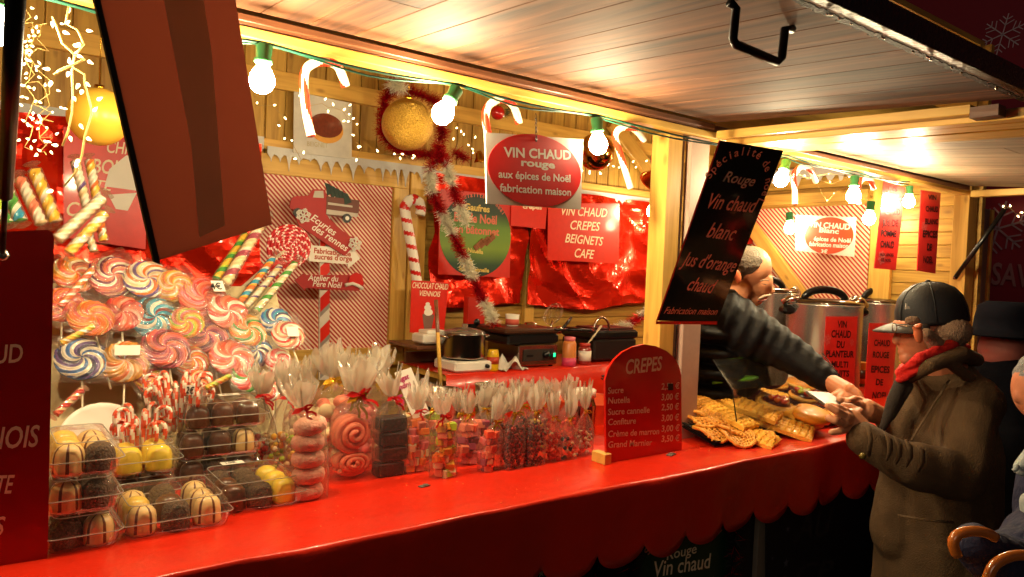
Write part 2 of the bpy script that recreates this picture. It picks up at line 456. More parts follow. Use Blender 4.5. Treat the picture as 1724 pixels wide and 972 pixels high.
# ================================================================== the chalet
ch = thing('market_chalet', 'open wooden Christmas market chalet of yellow pine with raised ceiling flaps', 'chalet', (2, 2.6, 0))
def board(name, p0, p1, w, t, up, mt, parent, bev=.002, lift=0):
    """plank from p0 to p1 (axis at centre of its back), w wide, t thick along up"""
    p0 = Vector(p0); p1 = Vector(p1); up = Vector(up).normalized(); x = (p1-p0); L = x.length
    y = up.cross(x).normalized()
    m = basis((p0+p1)/2 + up*(t/2+lift), x, y, up)
    mb = MB(); mb.box((0, 0, 0), (L, w, t), bev=bev)
    return mb.build(name, mt, parent, m)
# back wall
bw = MB(); bw.box((1.9, YB+.06, 1.5), (5.6, .04, 3.0)); bwo = bw.build('back_wall', W_WALL, ch)
x = -.85
while x < 4.6:
    w = .098 + R.uniform(-.004, .004)
    board('wall_plank', (x, YB+.04, 2.02), (x, YB+.04, 2.98), w-.006, .018, (0, -1, 0), W_WALL, bwo); x += w
for zc, hh in ((2.492, .085), (2.185, .05)):
    board('wall_rail', (-.8, YB+.022, zc), (4.5, YB+.022, zc), hh, .03, (0, -1, 0), W_BEAM, bwo)
z = .60
while z < 2.05:
    h = .072
    board('wall_plank', (-.85, YB+.04, z), (1.2, YB+.04, z), h-.004, .016, (0, -1, 0), W_WALL, bwo)
    board('wall_plank', (1.95, YB+.04, z), (4.55, YB+.04, z), h-.004, .016, (0, -1, 0), W_WALL, bwo); z += h
board('wall_post', (2.75, YB+.024, .5), (2.75, YB+.024, 2.15), .07, .035, (0, -1, 0), W_BEAM, bwo)
# shutter with striped paper panel
sh = MB(); sh.box((1.28, YB+.03, 1.62), (1.22, .016, 1.0)); sho = sh.build('shutter_panel', W_WALL, ch)
board('shutter_rail', (.62, YB+.022, 2.095), (1.905, YB+.022, 2.095), .095, .03, (0, -1, 0), W_BEAM, sho)
board('shutter_rail', (.62, YB+.022, 1.16), (1.905, YB+.022, 1.16), .095, .03, (0, -1, 0), W_BEAM, sho)
board('shutter_stile', (1.862, YB+.020, 1.208), (1.862, YB+.020, 2.047), .085, .028, (0, -1, 0), W_BEAM, sho)
board('wall_post', (1.965, YB+.030, .6), (1.965, YB+.030, 2.155), .10, .04, (0, -1, 0), W_BEAM, bwo)
sp = MB(); sp.box((0, 0, 0), (1.15, .004, .85))
sp.build('striped_paper', stripes('candy_stripe', (240, 212, 184), (180, 30, 30), 60, math.pi/4, duty=.47), sho, Matrix.Translation((1.24, YB+.012, 1.63)))
# side wall on the right (x=4.5)
sw = MB(); sw.box((4.57, 2.65, 1.5), (.04, 1.8, 3.0)); swo = sw.build('side_wall', W_WALL, ch)
z = .5
while z < 3.0:
    board('wall_plank', (4.55, 3.52, z), (4.55, 1.80, z), .071, .016, (-1, 0, 0), W_WALL, swo); z += .075
board('wall_rail', (4.532, 3.45, 2.20), (4.532, 2.38, 2.20), .07, .03, (-1, 0, 0), W_BEAM, swo)
board('wall_post', (4.53, 2.28, .6), (4.53, 2.28, 2.34), .13, .03, (-1, 0, 0), W_BEAM, swo)
board('diagonal_brace', (4.50, 3.20, 2.02), (4.50, 2.62, 1.38), .09, .035, (-1, 0, 0), W_BEAM, swo)
sp = MB(); sp.box((0, 0, 0), (.004, .86, .80))
sp.build('striped_paper', stripes('candy_stripe_side', (240, 214, 180), (190, 44, 30), 46, math.pi/4+math.pi/2, 'YZ', duty=.5), swo, Matrix.Translation((4.518, 2.79, 1.74)))
board('diagonal_brace', (3.35, YB+.0, 2.62), (4.25, YB+.0, 1.95), .10, .035, (0, -1, 0), W_BEAM, bwo)
# left side wall, ceiling
board('side_wall', (-.9, 2.6, 0), (-.9, 2.6, 3.0), 1.8, .03, (1, 0, 0), W_WALL, ch)
cl = MB(); cl.box((1.8, 2.68, 3.02), (5.6, 1.75, .03)); clo = cl.build('ceiling', W_WALL, ch)
for i in range(8): board('ceiling_board', (-.9, 1.95+i*.205, 3.005), (4.5, 1.95+i*.205, 3.005), .198, .015, (0, 0, -1), W_WALL, clo)
# header beam, posts
board('header_strip', (-.85, YH-.03, 2.195), (4.4, YH-.03, 2.195), .024, .012, (0, -1, 0), W_DARK, ch)
board('header_beam', (-.85, YH+.005, 2.169), (2.235, YH+.005, 2.169), .024, .05, (0, -1, 0), W_BEAM, ch)
board('header_beam', (2.24, YH+.005, 2.169), (4.46, YH+.005, 2.169), .024, .05, (0, -1, 0), W_BEAM, ch)
board('lintel_board', (-.85, YH+.06, 2.40), (4.5, YH+.06, 2.40), .40, .03, (0, -1, 0), W_BEAM, ch)
board('post', (2.033, 1.86, 1.0), (2.033, 1.86, 2.155), .075, .08, (0, -1, 0), W_BEAM, ch)
board('post_strip', (2.083, 1.84, 1.0), (2.083, 1.84, 2.155), .022, .05, (0, -1, 0), W_DARK, ch)
M_PINK = mat('pink_white_board', (196, 166, 148), .5, var=.08, scale=60)
board('post_facing', (2.158, 1.80, ZC), (2.158, 1.80, 2.155), .10, .03, (0, -1, 0), M_PINK, ch)
board('corner_post', (4.445, 1.84, .9), (4.445, 1.84, 2.155), .075, .08, (0, -1, 0), W_BEAM, ch)
board('corner_post_strip', (4.515, 1.83, .9), (4.515, 1.83, 2.155), .05, .06, (0, -1, 0), W_BEAM, ch)
# flaps: rows of boards running outwards
def flap(x0, x1, y0, y1, z0, tilt, pitch, mt, segs, edge=True):
    n = Vector((0, -math.sin(tilt), math.cos(tilt))); o = Vector((0, -math.cos(tilt), -math.sin(tilt)))
    L = (y0-y1)/math.cos(tilt); base = Vector((0, y0, z0))
    fo = MB(); m = basis(base + Vector(((x0+x1)/2, 0, 0)) + o*(L/2) + n*.03, o, (1, 0, 0), n)
    fo.box((0, 0, 0), (L, x1-x0, .02)); f = fo.build('flap', W_DARK, ch, m)
    x = x0
    while x < x1-.01:
        w = min(pitch*R.uniform(.96, 1.04), x1-x); q = 0
        cuts = sorted([0, L] + [R.uniform(.3, .7)*L for _ in range(R.choice([0, 0, 1]))])
        for a, b in zip(cuts[:-1], cuts[1:]):
            p0 = base + Vector((x+w/2, 0, 0)) + o*(a+.0008); p1 = base + Vector((x+w/2, 0, 0)) + o*(b-.0008)
            board('ceiling_plank', p0 + n*.02, p1 + n*.02, w-.0022, .014, -n, mt, f, .0012)
        x += w
    return f, base, o, n, L
tilt = rad(3.8)
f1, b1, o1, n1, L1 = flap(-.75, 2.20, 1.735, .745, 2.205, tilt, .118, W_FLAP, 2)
board('edge_strip', b1+Vector((-.75, 0, 0))+o1*(-.02)-n1*.0, b1+Vector((2.20, 0, 0))+o1*(-.02), .028, .018, -n1, W_DARK, f1)
board('edge_strip', b1+Vector((-.75, 0, 0))+o1*(L1+.013)-n1*.002, b1+Vector((2.25, 0, 0))+o1*(L1+.013)-n1*.002, .025, .05, n1, mat('rubber_edge', (14, 13, 18), .35, bump=.4), f1)
tp = MB()
for i in range(150):        # torn tape and glue along the outer edge
    x = -.7+2.9*i/150; p = b1+Vector((x, 0, 0))+o1*(L1-.012)-n1*.003
    tp.box(p, (.022, .008+.012*R.random(), .002))
tp.build('edge_tape', mat('worn_tape', (62, 52, 36), .6, var=.3, scale=60, bump=.6), f1)
for k in range(14):
    p = b1+Vector((R.uniform(1.2, 2.1), 0, 0))+o1*(L1-.006+R.uniform(-.004, .004))-n1*.006
    c = MB(); c.ball((0, 0, 0), (.009*R.uniform(.5, 1.2), .003, .002), 6, 4, m=Matrix.Translation(p)); c.build('glue_blob', M_STEEL, f1)
# end frames of flap 1
board('frame_beam', (2.225, 1.74, 2.196), (2.245, .90, 2.141), .045, .028, (0, 0, -1), W_BEAM, f1)
board('frame_beam', (2.285, 1.74, 2.186), (2.305, .30, 2.105), .05, .03, (0, 0, -1), W_BEAM, f1)
board('frame_beam', (2.37, 1.74, 2.20), (2.41, .30, 2.10), .09, .03, (0, 0, -1), W_BEAM, f1)
mb = MB(); mb.box((2.235, .86, 2.128), (.05, .07, .03)); mb.build('frame_block', W_DARK, f1)
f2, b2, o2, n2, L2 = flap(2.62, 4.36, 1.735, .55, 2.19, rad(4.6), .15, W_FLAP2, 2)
board('edge_strip', b2+Vector((2.62, 0, 0))+o2*(-.02), b2+Vector((4.36, 0, 0))+o2*(-.02), .028, .018, -n2, W_DARK, f2)
board('frame_beam', (4.39, 1.74, 2.175), (4.39, .5, 2.17), .05, .035, (0, 0, -1), W_BEAM, f2)
board('frame_beam', (2.53, 1.74, 2.20), (2.56, .35, 2.09), .13, .02, (0, 0, -1), W_BEAM, f2)
# pull handle on flap 1
hd = MB(); P = lambda px, py, dz=0: APL(px, py, b1, n1) - n1*dz
a, b_ = P(1240, 9), P(1322, 44)
pts = [a+Vector((-.02, .0, 0)), a-n1*.006, a-n1*.06, a-n1*.068+(b_-a)*.06, b_-n1*.072-(b_-a)*.08, b_-n1*.062, b_-n1*.006, b_+(b_-a)*.16]
hd.tube(pts, .0085, 8); hd.build('pull_handle', M_BLACKM, f1)
# gas struts
def strut(p0, p1, ra, rb, nm, frac, parent):
    p0 = Vector(p0); p1 = Vector(p1); q = p0+(p1-p0)*frac
    mb = MB(); mb.tube([p0, q], ra, 12); c = mb.build('gas_strut', M_BLACK, parent)
    mb = MB(); mb.tube([q, p1], rb, 8); mb.build('strut_rod', M_BLACKM, c)
    for e in (p0, p1):
        mb = MB(); mb.ball(e, .012, 8, 6); mb.build('strut_end', M_STEEL, c)
strut(A(29, -60, y=.98), A(4, 430, y=1.62), .0105, .0045, '', .70, f1)
strut(A(1692, 352, x=4.39), A(1608, 468, y=1.79), .012, .012, '', .98, f2)
# counter body and front posters
mb = MB(); mb.box((2.3, 1.85, ZC-.025), (6.2, .72, .04)); mb.build('counter_board', W_BEAM, ch)
fb = MB(); fb.box((2.3, 1.60, .50), (6.2, .03, 1.0)); fbo = fb.build('front_wall', mat('dark_front', (26, 22, 24), .6), ch)
for q in (1.44, 2.36): board('front_post', (q, 1.585, .02), (q, 1.585, .98), .06, .02, (0, -1, 0), mat('front_white', (120, 112, 100), .6), fbo)
# outer strip at the right of the corner post
board('outer_wall_edge', (4.66, 1.80, .3), (4.66, 1.80, 2.10), .10, .03, (0, -1, 0), mat('grey_edge', (150, 142, 134), .5), ch)
board('outer_wall_edge', (4.735, 1.79, .3), (4.735, 1.79, 2.10), .03, .03, (0, -1, 0), W_BEAM, ch)
# ================================================================== neighbouring chalet
nb = thing('neighbouring_chalet', 'dark red neighbouring stall with snowflake decals beyond the open flap', 'stall', (6.4, 1, 0))
M_NRED = mat('neighbour_red', (150, 30, 46), .5, var=.1)
M_NDK = mat('neighbour_glass', (44, 18, 26), .3, var=.3, scale=3)
mb = MB(); mb.box((6.65, .5, 2.6), (.1, 6.6, 5.2)); mb.build('wall', M_NRED, nb)
mb = MB(); mb.box((6.585, 1.0, 1.5), (.02, 2.2, 1.25)); gl_ = mb.build('window', M_NDK, nb)
bd = Board((6.57, 1, 2), (0, -1, 0), (0, 0, 1))
mb = MB(); bd.text(mb, 'SAV', (1668, 478), (1735, 484), 36, bold=.02); mb.build('lettering', mat('faded_letter', (170, 110, 110), .5), nb, bd.m)
def snowflake(mb, c, r, bd, w=.06, full=True, mi=0, z=.001):
    for k in range(6):
        a = k*math.pi/3+.3
        d = Vector((math.cos(a), math.sin(a))); e = Vector((-d.y, d.x)); c = Vector(c)
        def bar(p, q, ww):
            t = (q-p).normalized(); s_ = Vector((-t.y, t.x))*ww/2
            mb.add([tuple(p-s_)+(z,), tuple(q-s_)+(z,), tuple(q+s_)+(z,), tuple(p+s_)+(z,)], [(0, 1, 2, 3)], mi)
        bar(c, c+d*r, w*r)
        for f in (.45, .7):
            for sg in (-1, 1):
                t = (d*.6+e*sg*.8).normalized(); bar(c+d*r*f, c+d*r*f+t*r*(.42 if f < .6 else .28), w*r*.8)
M_SNOWD = mat('pale_decal', (230, 200, 206), .5)
bd2 = Board((6.595, 1, 2), (0, -1, 0), (0, 0, 1))
mb = MB(); snowflake(mb, bd2.at(1688, 58), .16, bd2, .05); mb.build('snowflake_decal', M_SNOWD, nb, bd2.m)
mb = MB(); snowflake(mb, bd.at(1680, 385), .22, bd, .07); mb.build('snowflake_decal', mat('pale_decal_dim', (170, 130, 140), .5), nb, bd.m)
# ================================================================== tablecloth with scalloped drop
M_CLOTH = mat('red_vinyl', (222, 42, 18), .30, var=.16, scale=3.5, bump=.35, bscale=18, coat=.2)
ft = 1.462
def cz(u, y):   # soft waves of the cloth
    return .0016*noise.noise(Vector((u*3, y*5, 0))) + .008*max(0, .22-abs(noise.noise(Vector((u*1.7+y*3, y*6-u*.6, 3)))))*4*max(0, noise.noise(Vector((u*2, y*2, 7)))+.15) + .0008*noise.noise(Vector((u*19, y*23, 5)))
tc_ = MB()
X0, X1 = -.7, 5.2
prof = [(2.20-.0145*k, 0) for k in range(50)]+[(1.478, 0), (1.470, 0), (1.466, 0)]
NU = 590
rows = []
for (y, _) in prof: rows.append([Vector((X0+(X1-X0)*i/NU, y, ZC+cz(X0+(X1-X0)*i/NU, y))) for i in range(NU+1)])
def fold(x, t): return .016*t*math.sin(x*9+2*math.sin(x*2.3)) + .007*t*math.sin(x*23+1)
rows.append([Vector((X0+(X1-X0)*i/NU, ft-.001-.2*fold(X0+(X1-X0)*i/NU, .6), ZC-.002+cz(X0+(X1-X0)*i/NU, 1.46))) for i in range(NU+1)])
rows.append([Vector((X0+(X1-X0)*i/NU, ft-.003-.3*fold(X0+(X1-X0)*i/NU, .6), ZC-.008)) for i in range(NU+1)])
for j in range(1, 9):
    t = j/8; row = []
    for i in range(NU+1):
        xx = X0+(X1-X0)*i/NU
        ph = ((xx+.045)/.183) % 1.0
        drop = .165+.062*math.sqrt(max(0, 1-(2*ph-1)**2))
        row.append(Vector((xx, ft-.004-fold(xx, .2+t*.6), ZC-.006-drop*t)))
    rows.append(row)
vs = [v for r in rows for v in r]; fs = []
for j in range(len(rows)-1):
    for i in range(NU):
        q = j*(NU+1)+i; fs.append((q, q+1, q+NU+2, q+NU+1))
tc_.add(vs, fs, 0, True)
tco = tag(tc_.build('tablecloth', M_CLOTH, fix=False), 'glossy red vinyl tablecloth over the serving counter with a scalloped hanging edge', 'tablecloth')
sm_ = tco.modifiers.new('t', 'SOLIDIFY'); sm_.thickness = .0015
# ================================================================== festoon bulbs along the header
def bulb(i, px, py, plane, top, r, label, group):
    if plane is H: r *= .935
    c = A(px, py, **plane); t = A(*top, **plane); d = (t-c).normalized()
    m = along(c, t); o = thing('light_bulb', label, 'light bulb', group=group, mat=m)
    k = r
    prof = [(0.0, -k), (k*.45, -k*.9), (k*.8, -k*.6), (k, -k*.05), (k*.93, k*.4), (k*.66, k*.95), (k*.47, k*1.25), (k*.45, k*1.5)]
    mb = MB(); mb.lathe(prof, 14); mb.build('glass', M_BULB if i < 8 else M_BULB2, o, local=True, m=Matrix.Identity(4))
    mb = MB(); mb.lathe([(k*.52, k*1.38), (k*.70, k*1.42), (k*.70, k*1.75), (k*.58, k*1.8), (k*.66, k*2.8), (k*.5, k*2.95)], 14, jit=lambda i_, a: 1+.03*math.cos(a*7))
    mb.build('socket', M_GREEN, o, local=True, m=Matrix.Identity(4))
    return t + d*r*1.2
H = dict(y=1.67)
FL = 'festoon bulbs hung along the stall header'
tops = []
for i, (px, py, tx, ty, r, lb) in enumerate([
    (2, 52, 2, 6, .030, 'glowing bulb at the far left edge beside the black gas strut'),
    (441, 137, 444, 98, .030, 'glowing bulb in a green socket right of the tilted maroon board'),
    (745, 192, 763, 160, .031, 'glowing bulb in a slanting green socket beside the gold glitter bauble'),
    (1007, 245, 1005, 213, .0305, 'glowing bulb in front of the mirror gold bauble'),
    (1315, 303, 1323, 275, .030, 'glowing bulb beside the top right corner of the black slanted sign'),
    (1437, 331, 1439, 303, .032, 'glowing bulb hanging above the white oval Vin chaud Blanc sign'),
    (1530, 341, 1531, 318, .028, 'glowing bulb between the two hanging red placards')]):
    tops.append(bulb(i, px, py, H, (tx, ty), r, lb, FL))
bulb(9, 1100, 357, dict(y=3.2), (1101, 335), .042, 'glowing bulb in the back corner above the red foil', None)
bulb(9, 1330, 385, dict(x=4.3), (1329, 358), .036, 'glowing bulb against the striped panel left of the Blanc sign', 'bulbs on the right side wall')
bulb(9, 1463, 369, dict(x=4.3), (1466, 347), .036, 'glowing bulb against the striped panel right of the Blanc sign', 'bulbs on the right side wall')
mb = MB(); pts = []
for a, b_ in zip(tops[:-1], tops[1:]):
    for k in range(8):
        t = k/8; p = a.lerp(b_, t); p.z -= .012*math.sin(math.pi*t)*1; pts.append(p)
pts.append(tops[-1])
for p in pts: p.z = min(p.z, 2.152)
mb.tube(pts, .0035, 6)
mb.tube([p+Vector((0, .006, -.006+.006*math.sin(i*.9))) for i, p in enumerate(pts)], .0028, 6)
tag(mb.build('festoon_cable', M_CABLE), 'dark green double festoon cable running under the header beam', 'cable')
# ================================================================== wall decoration
M_FROST = mat('frost_board', (206, 204, 200), .6, var=.06, bump=.1)
def icicles(x0, x1, ytop, plane, seed, name_label, n, lo, hi, band, ax='x', soft=False):
    rr = random.Random(seed); top = []; bot = []
    W_ = x1-x0; pts = [(0, 0)]; xx = 0
    low = []
    while xx < W_-.02:
        w = rr.uniform(lo, hi); h = rr.choice([.3, .5, .8, 1.0, .65])*n*rr.uniform(.7, 1.1)
        if soft:
            low += [(xx+w*.08, -band), (xx+w*.25, -band-h*.8), (xx+w*.42, -band-h), (xx+w*.6, -band-h*.85), (xx+w*.8, -band-.004)]
        else:
            low += [(xx+w*.1, -band-rr.uniform(0, .01)), (xx+w*.38, -band-h*.55), (xx+w*.5, -band-h), (xx+w*.6, -band-h*.5), (xx+w*.85, -band-rr.uniform(0, .012))]
        xx += w
    low = [(min(a, W_), b) for a, b in low]
    outline = [(0, 0), (0, -band)] + low + [(W_, -band), (W_, 0)]
    outline = outline[::-1]
    mb = MB(); mb.prism(outline, .004)
    if ax == 'x': m = basis((x0, plane, ytop), (1, 0, 0), (0, 0, 1))
    else: m = basis((plane, x1, ytop), (0, -1, 0), (0, 0, 1))
    o = mb.build('icicle_trim', M_FROST, None, m)
    return tag(o, name_label, 'icicle trim')
icicles(-.3, 1.13, 2.215, YB-.012, 2, 'white icicle shaped trim on the wall at the far left behind the fairy lights', .09, .035, .075, .045)
icicles(1.14, 2.02, 2.172, YB-.034, 3, 'white icicle shaped trim above the striped shutter and below the doughnut poster', .085, .03, .062, .03)
icicles(2.025, 3.78, 2.160, YB-.034, 4, 'white icicle shaped trim along the top of the red foil', .10, .03, .065, .035)
icicles(1.95, 3.26, 2.40, 4.50, 5, 'white dripping snow trim on the side wall above the Blanc sign', .07, .05, .10, .06, 'y', True)
# red metallic foil, crumpled
M_FOIL = mat('red_foil', (255, 46, 18), .24, .7, var=.10, scale=5, coat=.4)
def foil(x0, x1, z0, z1, y, seed, label, nu, nv, amp=.045, ax='x'):
    def pt(u, v):
        X = x0+(x1-x0)*u; Z = z0+(z1-z0)*v
        q = Vector((X*2.6+Z*.8, Z*3.0, seed)); w_ = noise.noise(q*.9)*.6; d = 1.5*(1-2.2*abs(noise.noise(q+Vector((w_, 0, 0))))) + .55*(1-2.2*abs(noise.noise(q*1.9+Vector((0, w_*2, 4))))) + .08*(1-2*abs(noise.noise(q*5.5)))
        fold_ = .35*math.sin(X*13+3*noise.noise(Vector((X*2, seed, 0)))+Z*2)
        dd = amp*max(0, .62*d+.5*fold_+.35)
        Z += .02*noise.noise(Vector((X*7, seed, 9)))*(1-v) + (.025*math.sin(X*4.3+seed)*(1-v))
        pass
        return Vector((X, y-dd, Z)) if ax == 'x' else Vector((y-dd, X, Z))
    mb = MB()
    vs = [pt(i/nu, j/nv) for j in range(nv+1) for i in range(nu+1)]; f = []
    for j in range(nv):
        for i in range(nu):
            a = j*(nu+1)+i
            if R.random() < .5: f += [(a, a+1, a+nu+2), (a, a+nu+2, a+nu+1)]
            else: f += [(a, a+1, a+nu+1), (a+1, a+nu+2, a+nu+1)]
    mb.add(vs, f, 0, False); pass
    o = mb.build('red_foil', M_FOIL); o.modifiers.new('t', 'SOLIDIFY').thickness = .0008
    return tag(o, label, 'foil sheet')
foil(2.02, 2.66, 1.45, 2.14, YB-.03, 1.3, 'crumpled red metallic foil behind the green oval waffle poster', 46, 48)
foil(2.665, 3.86, 1.44, 2.13, YB-.03, 4.1, 'crumpled red metallic foil behind the Crepes Beignets Cafe placard', 84, 48)
foil(-.4, 1.10, 1.35, 2.17, YB-.03, 8.2, 'crumpled red metallic foil at the left behind the twisted sugar sticks', 92, 50, .05)
# red sheet columns in the right back corner
foil(3.2, 3.48, 1.45, 2.02, 4.44, 6.6, 'narrow hanging strip of red foil in the back right corner', 24, 44, .05, 'y')
def sign(name, label, cat, plane_o, u, v, corners, mt, th=.006, radius=None, edge=None, group=None):
    bd = Board(plane_o, u, v); pts = [bd.at(*c) for c in corners]
    o = thing(name, label, cat, mat=bd.m, group=group)
    mb = MB(); mb.prism(pts, th); mb.build('panel', mt, o, local=True, m=Matrix.Identity(4))
    return o, bd
def letters(o, bd, lines, mt, nm='lettering'):
    for l in lines:
        mb = MB()
        if l[0] == 'arc': bd.arc(mb, *l[1:])
        else:
            t, a, b, h = l[:4]; k = l[4] if len(l) > 4 else {}
            bd.text(mb, t, a, b, h, **k)
        q = mb.build(nm, mt, o, bd.m)
    return q
BX, BZ = (1, 0, 0), (0, 0, 1)
def rect(x0, y0, x1, y1): return [(x0, y0), (x0, y1), (x1, y1), (x1, y0)]
IT = dict(shear=.25, bold=.012); BO = dict(bold=.03)
# white hanging sign vin chaud rouge
o, bd = sign('hanging_sign', 'white hanging board with red oval reading Vin chaud rouge aux epices de Noel', 'sign', A(900, 290, y=1.672), BX, BZ, [(817, 223), (820, 343), (978, 353), (982, 235)], mat('sign_white', (206, 200, 190), .55, var=.04))
def disc(o, bd, cx, cy, rx, ry, mt, nm, z=.001, n=48):
    l_ = bd.at(cx-rx, cy); a = bd.at(cx+rx, cy); b_ = bd.at(cx, cy-ry); d_ = bd.at(cx, cy+ry)
    mb = MB(); mb.prism([(x, y) for x, y in ell((l_[0]+a[0])/2, (b_[1]+d_[1])/2, (a[0]-l_[0])/2, (b_[1]-d_[1])/2, n)], .0012, m=Matrix.Translation((0, 0, z)))
    return mb.build(nm, mt, o, bd.m)
disc(o, bd, 899.5, 287, 79, 61, mat('bright_red_print', (214, 18, 16), .5), 'oval')
letters(o, bd, [('VIN CHAUD', (848, 264), (961, 269), 16, BO), ('rouge', (877, 279), (934, 284), 12, dict(bold=.035)), ('aux épices de Noël', (839, 299), (960, 307), 13, dict(bold=.02)), ('fabrication maison', (841, 322), (961, 330), 13, dict(bold=.02))], mat('white_letter', (240, 236, 226), .5), 'lettering')
def chain(p0, p1, parent, r=.003):
    mb = MB(); p0 = Vector(p0); p1 = Vector(p1); n = max(3, int((p1-p0).length/.011))
    for i in range(n):
        c = p0.lerp(p1, (i+.5)/n); pts = []
        for k in range(9):
            a = 2*math.pi*k/8; s_ = math.sin(a)*.0032; q = Vector((s_, 0, 0)) if i % 2 else Vector((0, s_, 0))
            pts.append(c+q+(p1-p0).normalized()*math.cos(a)*.0075)
        mb.tube(pts, .0011, 4, cap=False)
    return mb.build('chain', M_BLACKM, parent)
chain(A(903, 238, y=1.668), A(902, 192, y=1.668), o)
# black slanted sign (hung under the flap)
TL, TR, BR, BL = (1212, 237), (1319, 254), (1207, 543), (1107, 540)
du, dv = quad_dirs(TL, TR, BR, BL)
if du.x < 0: du = -du
if dv.z < 0: dv = -dv
ob = PD(1212, 237, 2.25)
o, bd = sign('hanging_sign', 'black slanted hanging board reading Vin chaud blanc and Jus d orange chaud', 'sign', ob, du, dv, [TL, BL, BR, TR], mat('black_gloss_print', (22, 19, 18), .16, coat=.7, var=.2, scale=3), .005)
M_RL = mat('red_letter', (255, 168, 148), .4); M_GL = mat('grey_letter', (206, 180, 168), .5); M_SL = mat('salmon_letter', (240, 160, 136), .4)
mb = MB(); q = [bd.at(1212-1.6, 236), bd.at(1104, 541), bd.at(1107, 540), bd.at(1213, 237)]; mb.add([(x, y, .0006) for x, y in q], [(0, 1, 2, 3)])
q = [bd.at(1104, 541), bd.at(1104, 546), bd.at(1207, 546.5), bd.at(1207.5, 541)]; mb.add([(x, y, .0006) for x, y in q], [(0, 1, 2, 3)])
mb.build('red_border', mat('border_red', (210, 40, 26), .4), o, bd.m)
w_ = (Vector(bd.at(*TR))-Vector(bd.at(*TL))).length
letters(o, bd, [('arc', 'Spécialité de noël', (1238, 318), w_*.44, 165, -12, w_*.105, 0, .012),
  ("Vin chaud", (1189, 350), (1270, 358), 24, IT), ('blanc', (1188, 399), (1234, 405), 24, IT), ("Jus d'orange", (1145, 446), (1235, 458), 22, IT), ('chaud', (1155, 488), (1199, 494), 22, IT)], M_RL)
letters(o, bd, [('Rouge', (1216, 305), (1268, 314), 17, IT)], M_GL, 'faint_lettering')
letters(o, bd, [('Fabrication maison', (1117, 528), (1206, 530), 11, IT)], M_SL, 'small_lettering')
# tilted maroon board close to the camera
TL, TR, BR, BL = (160, 0), (398, 0), (458, 378), (262, 440)
du = ray(1668, -26); dv = -ray(1039, 3790)
ob = PD(262, 440, 1.02)
o, bd = sign('hanging_sign', 'glossy maroon board with a painted grey green reflection hanging close in front at the left', 'sign', ob, du, dv, [(144, -70), (262, 440), (458, 378), (382, -90)], sheet('maroon_gloss', (166, 114, 96), .18, .6), .004)
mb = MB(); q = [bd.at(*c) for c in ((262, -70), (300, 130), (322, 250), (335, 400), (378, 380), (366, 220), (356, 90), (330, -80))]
mb.add([(x, y, .0008) for x, y in q], [tuple(range(8))]); mb.build('painted_reflection', sheet('grey_green_reflection', (214, 212, 184), .3, .6), o, bd.m)  # grey green strip paints a reflection onto the glossy board
mb = MB(); q = [bd.at(*c) for c in ((142, -70), (259, 441), (270, 446), (152, -72))]
mb.prism(q, .004, m=Matrix.Translation((0, 0, .001))); mb.build('dark_edge', M_BLACK, o, bd.m)
# menu board at far left
o, bd = sign('menu_board', 'tall deep red menu board at the left end of the counter with cream letters', 'menu board', A(81, 940, y=1.66), BX, BZ,
  [(-90, 395), (-60, 986), (80, 940), (91, 400), (88, 391), (80, 387)], M_REDD, .012)
letters(o, bd, [('CHAUD', (-88, 618), (39, 609), 32, dict(bold=.015, shear=.15)), ('VIENNOIS', (-110, 763), (65, 751), 38, dict(bold=.015, shear=.15)), ('COMPOTE', (-110, 836), (21, 830), 32, dict(bold=.015, shear=.15)), ('CREPES', (-112, 910), (6, 900), 32, dict(bold=.015, shear=.15))], M_CREAM)
# crepes board
cr = Board(A(1022, 780, y=1.655), BX, BZ)
top = [(1019, 640), (1024, 622), (1034, 606), (1048, 593), (1066, 584), (1085, 580), (1104, 583), (1122, 591), (1135, 602), (1143, 616), (1147, 632)]
o, bd = sign('crepes_price_board', 'red round topped price board headed CREPES standing on the counter', 'price board', cr.o, BX, BZ, [(1021, 781), (1148, 760), (1147, 632)] + top[::-1][1:], M_RED, .008)
letters(o, bd, [('CREPES', (1053, 630), (1114, 623), 24, dict(bold=.02, shear=.15))]
 + [(t, (1023, y0), (1023+w, y0-w*.06), 10.5, dict(bold=.015)) for t, y0, w in (('Sucre', 663, 26), ('Nutella', 680, 37), ('Sucre cannelle', 699, 70), ('Confiture', 716, 47), ('Crème de marron', 736, 86), ('Grand Marnier', 754, 74))]
 + [(t, (1113, y0), (1113+w, y0-w*.05), 10.5, dict(bold=.015)) for t, y0, w in (('2,50 €', 656, 30), ('3,00 €', 674, 29), ('2,50 €', 691, 29), ('3,00 €', 709, 29), ('3,00 €', 727, 30), ('3,50 €', 744, 30))], M_CREAM)
mb = MB(); q = A(1016, 781, z=ZC); mb.box(q+Vector((.0, .01, .018)), (.03, .06, .034), bev=.002); mb.build('wooden_foot', W_BEAM, o)
mb = MB(); q = [bd.at(x, y) for x, y in rect(1124, 646, 1133, 657)]; mb.add([(x, y, .0016) for x, y in q], [(0, 1, 2, 3)]); mb.build('dark_patch', M_BLACK, o, bd.m)
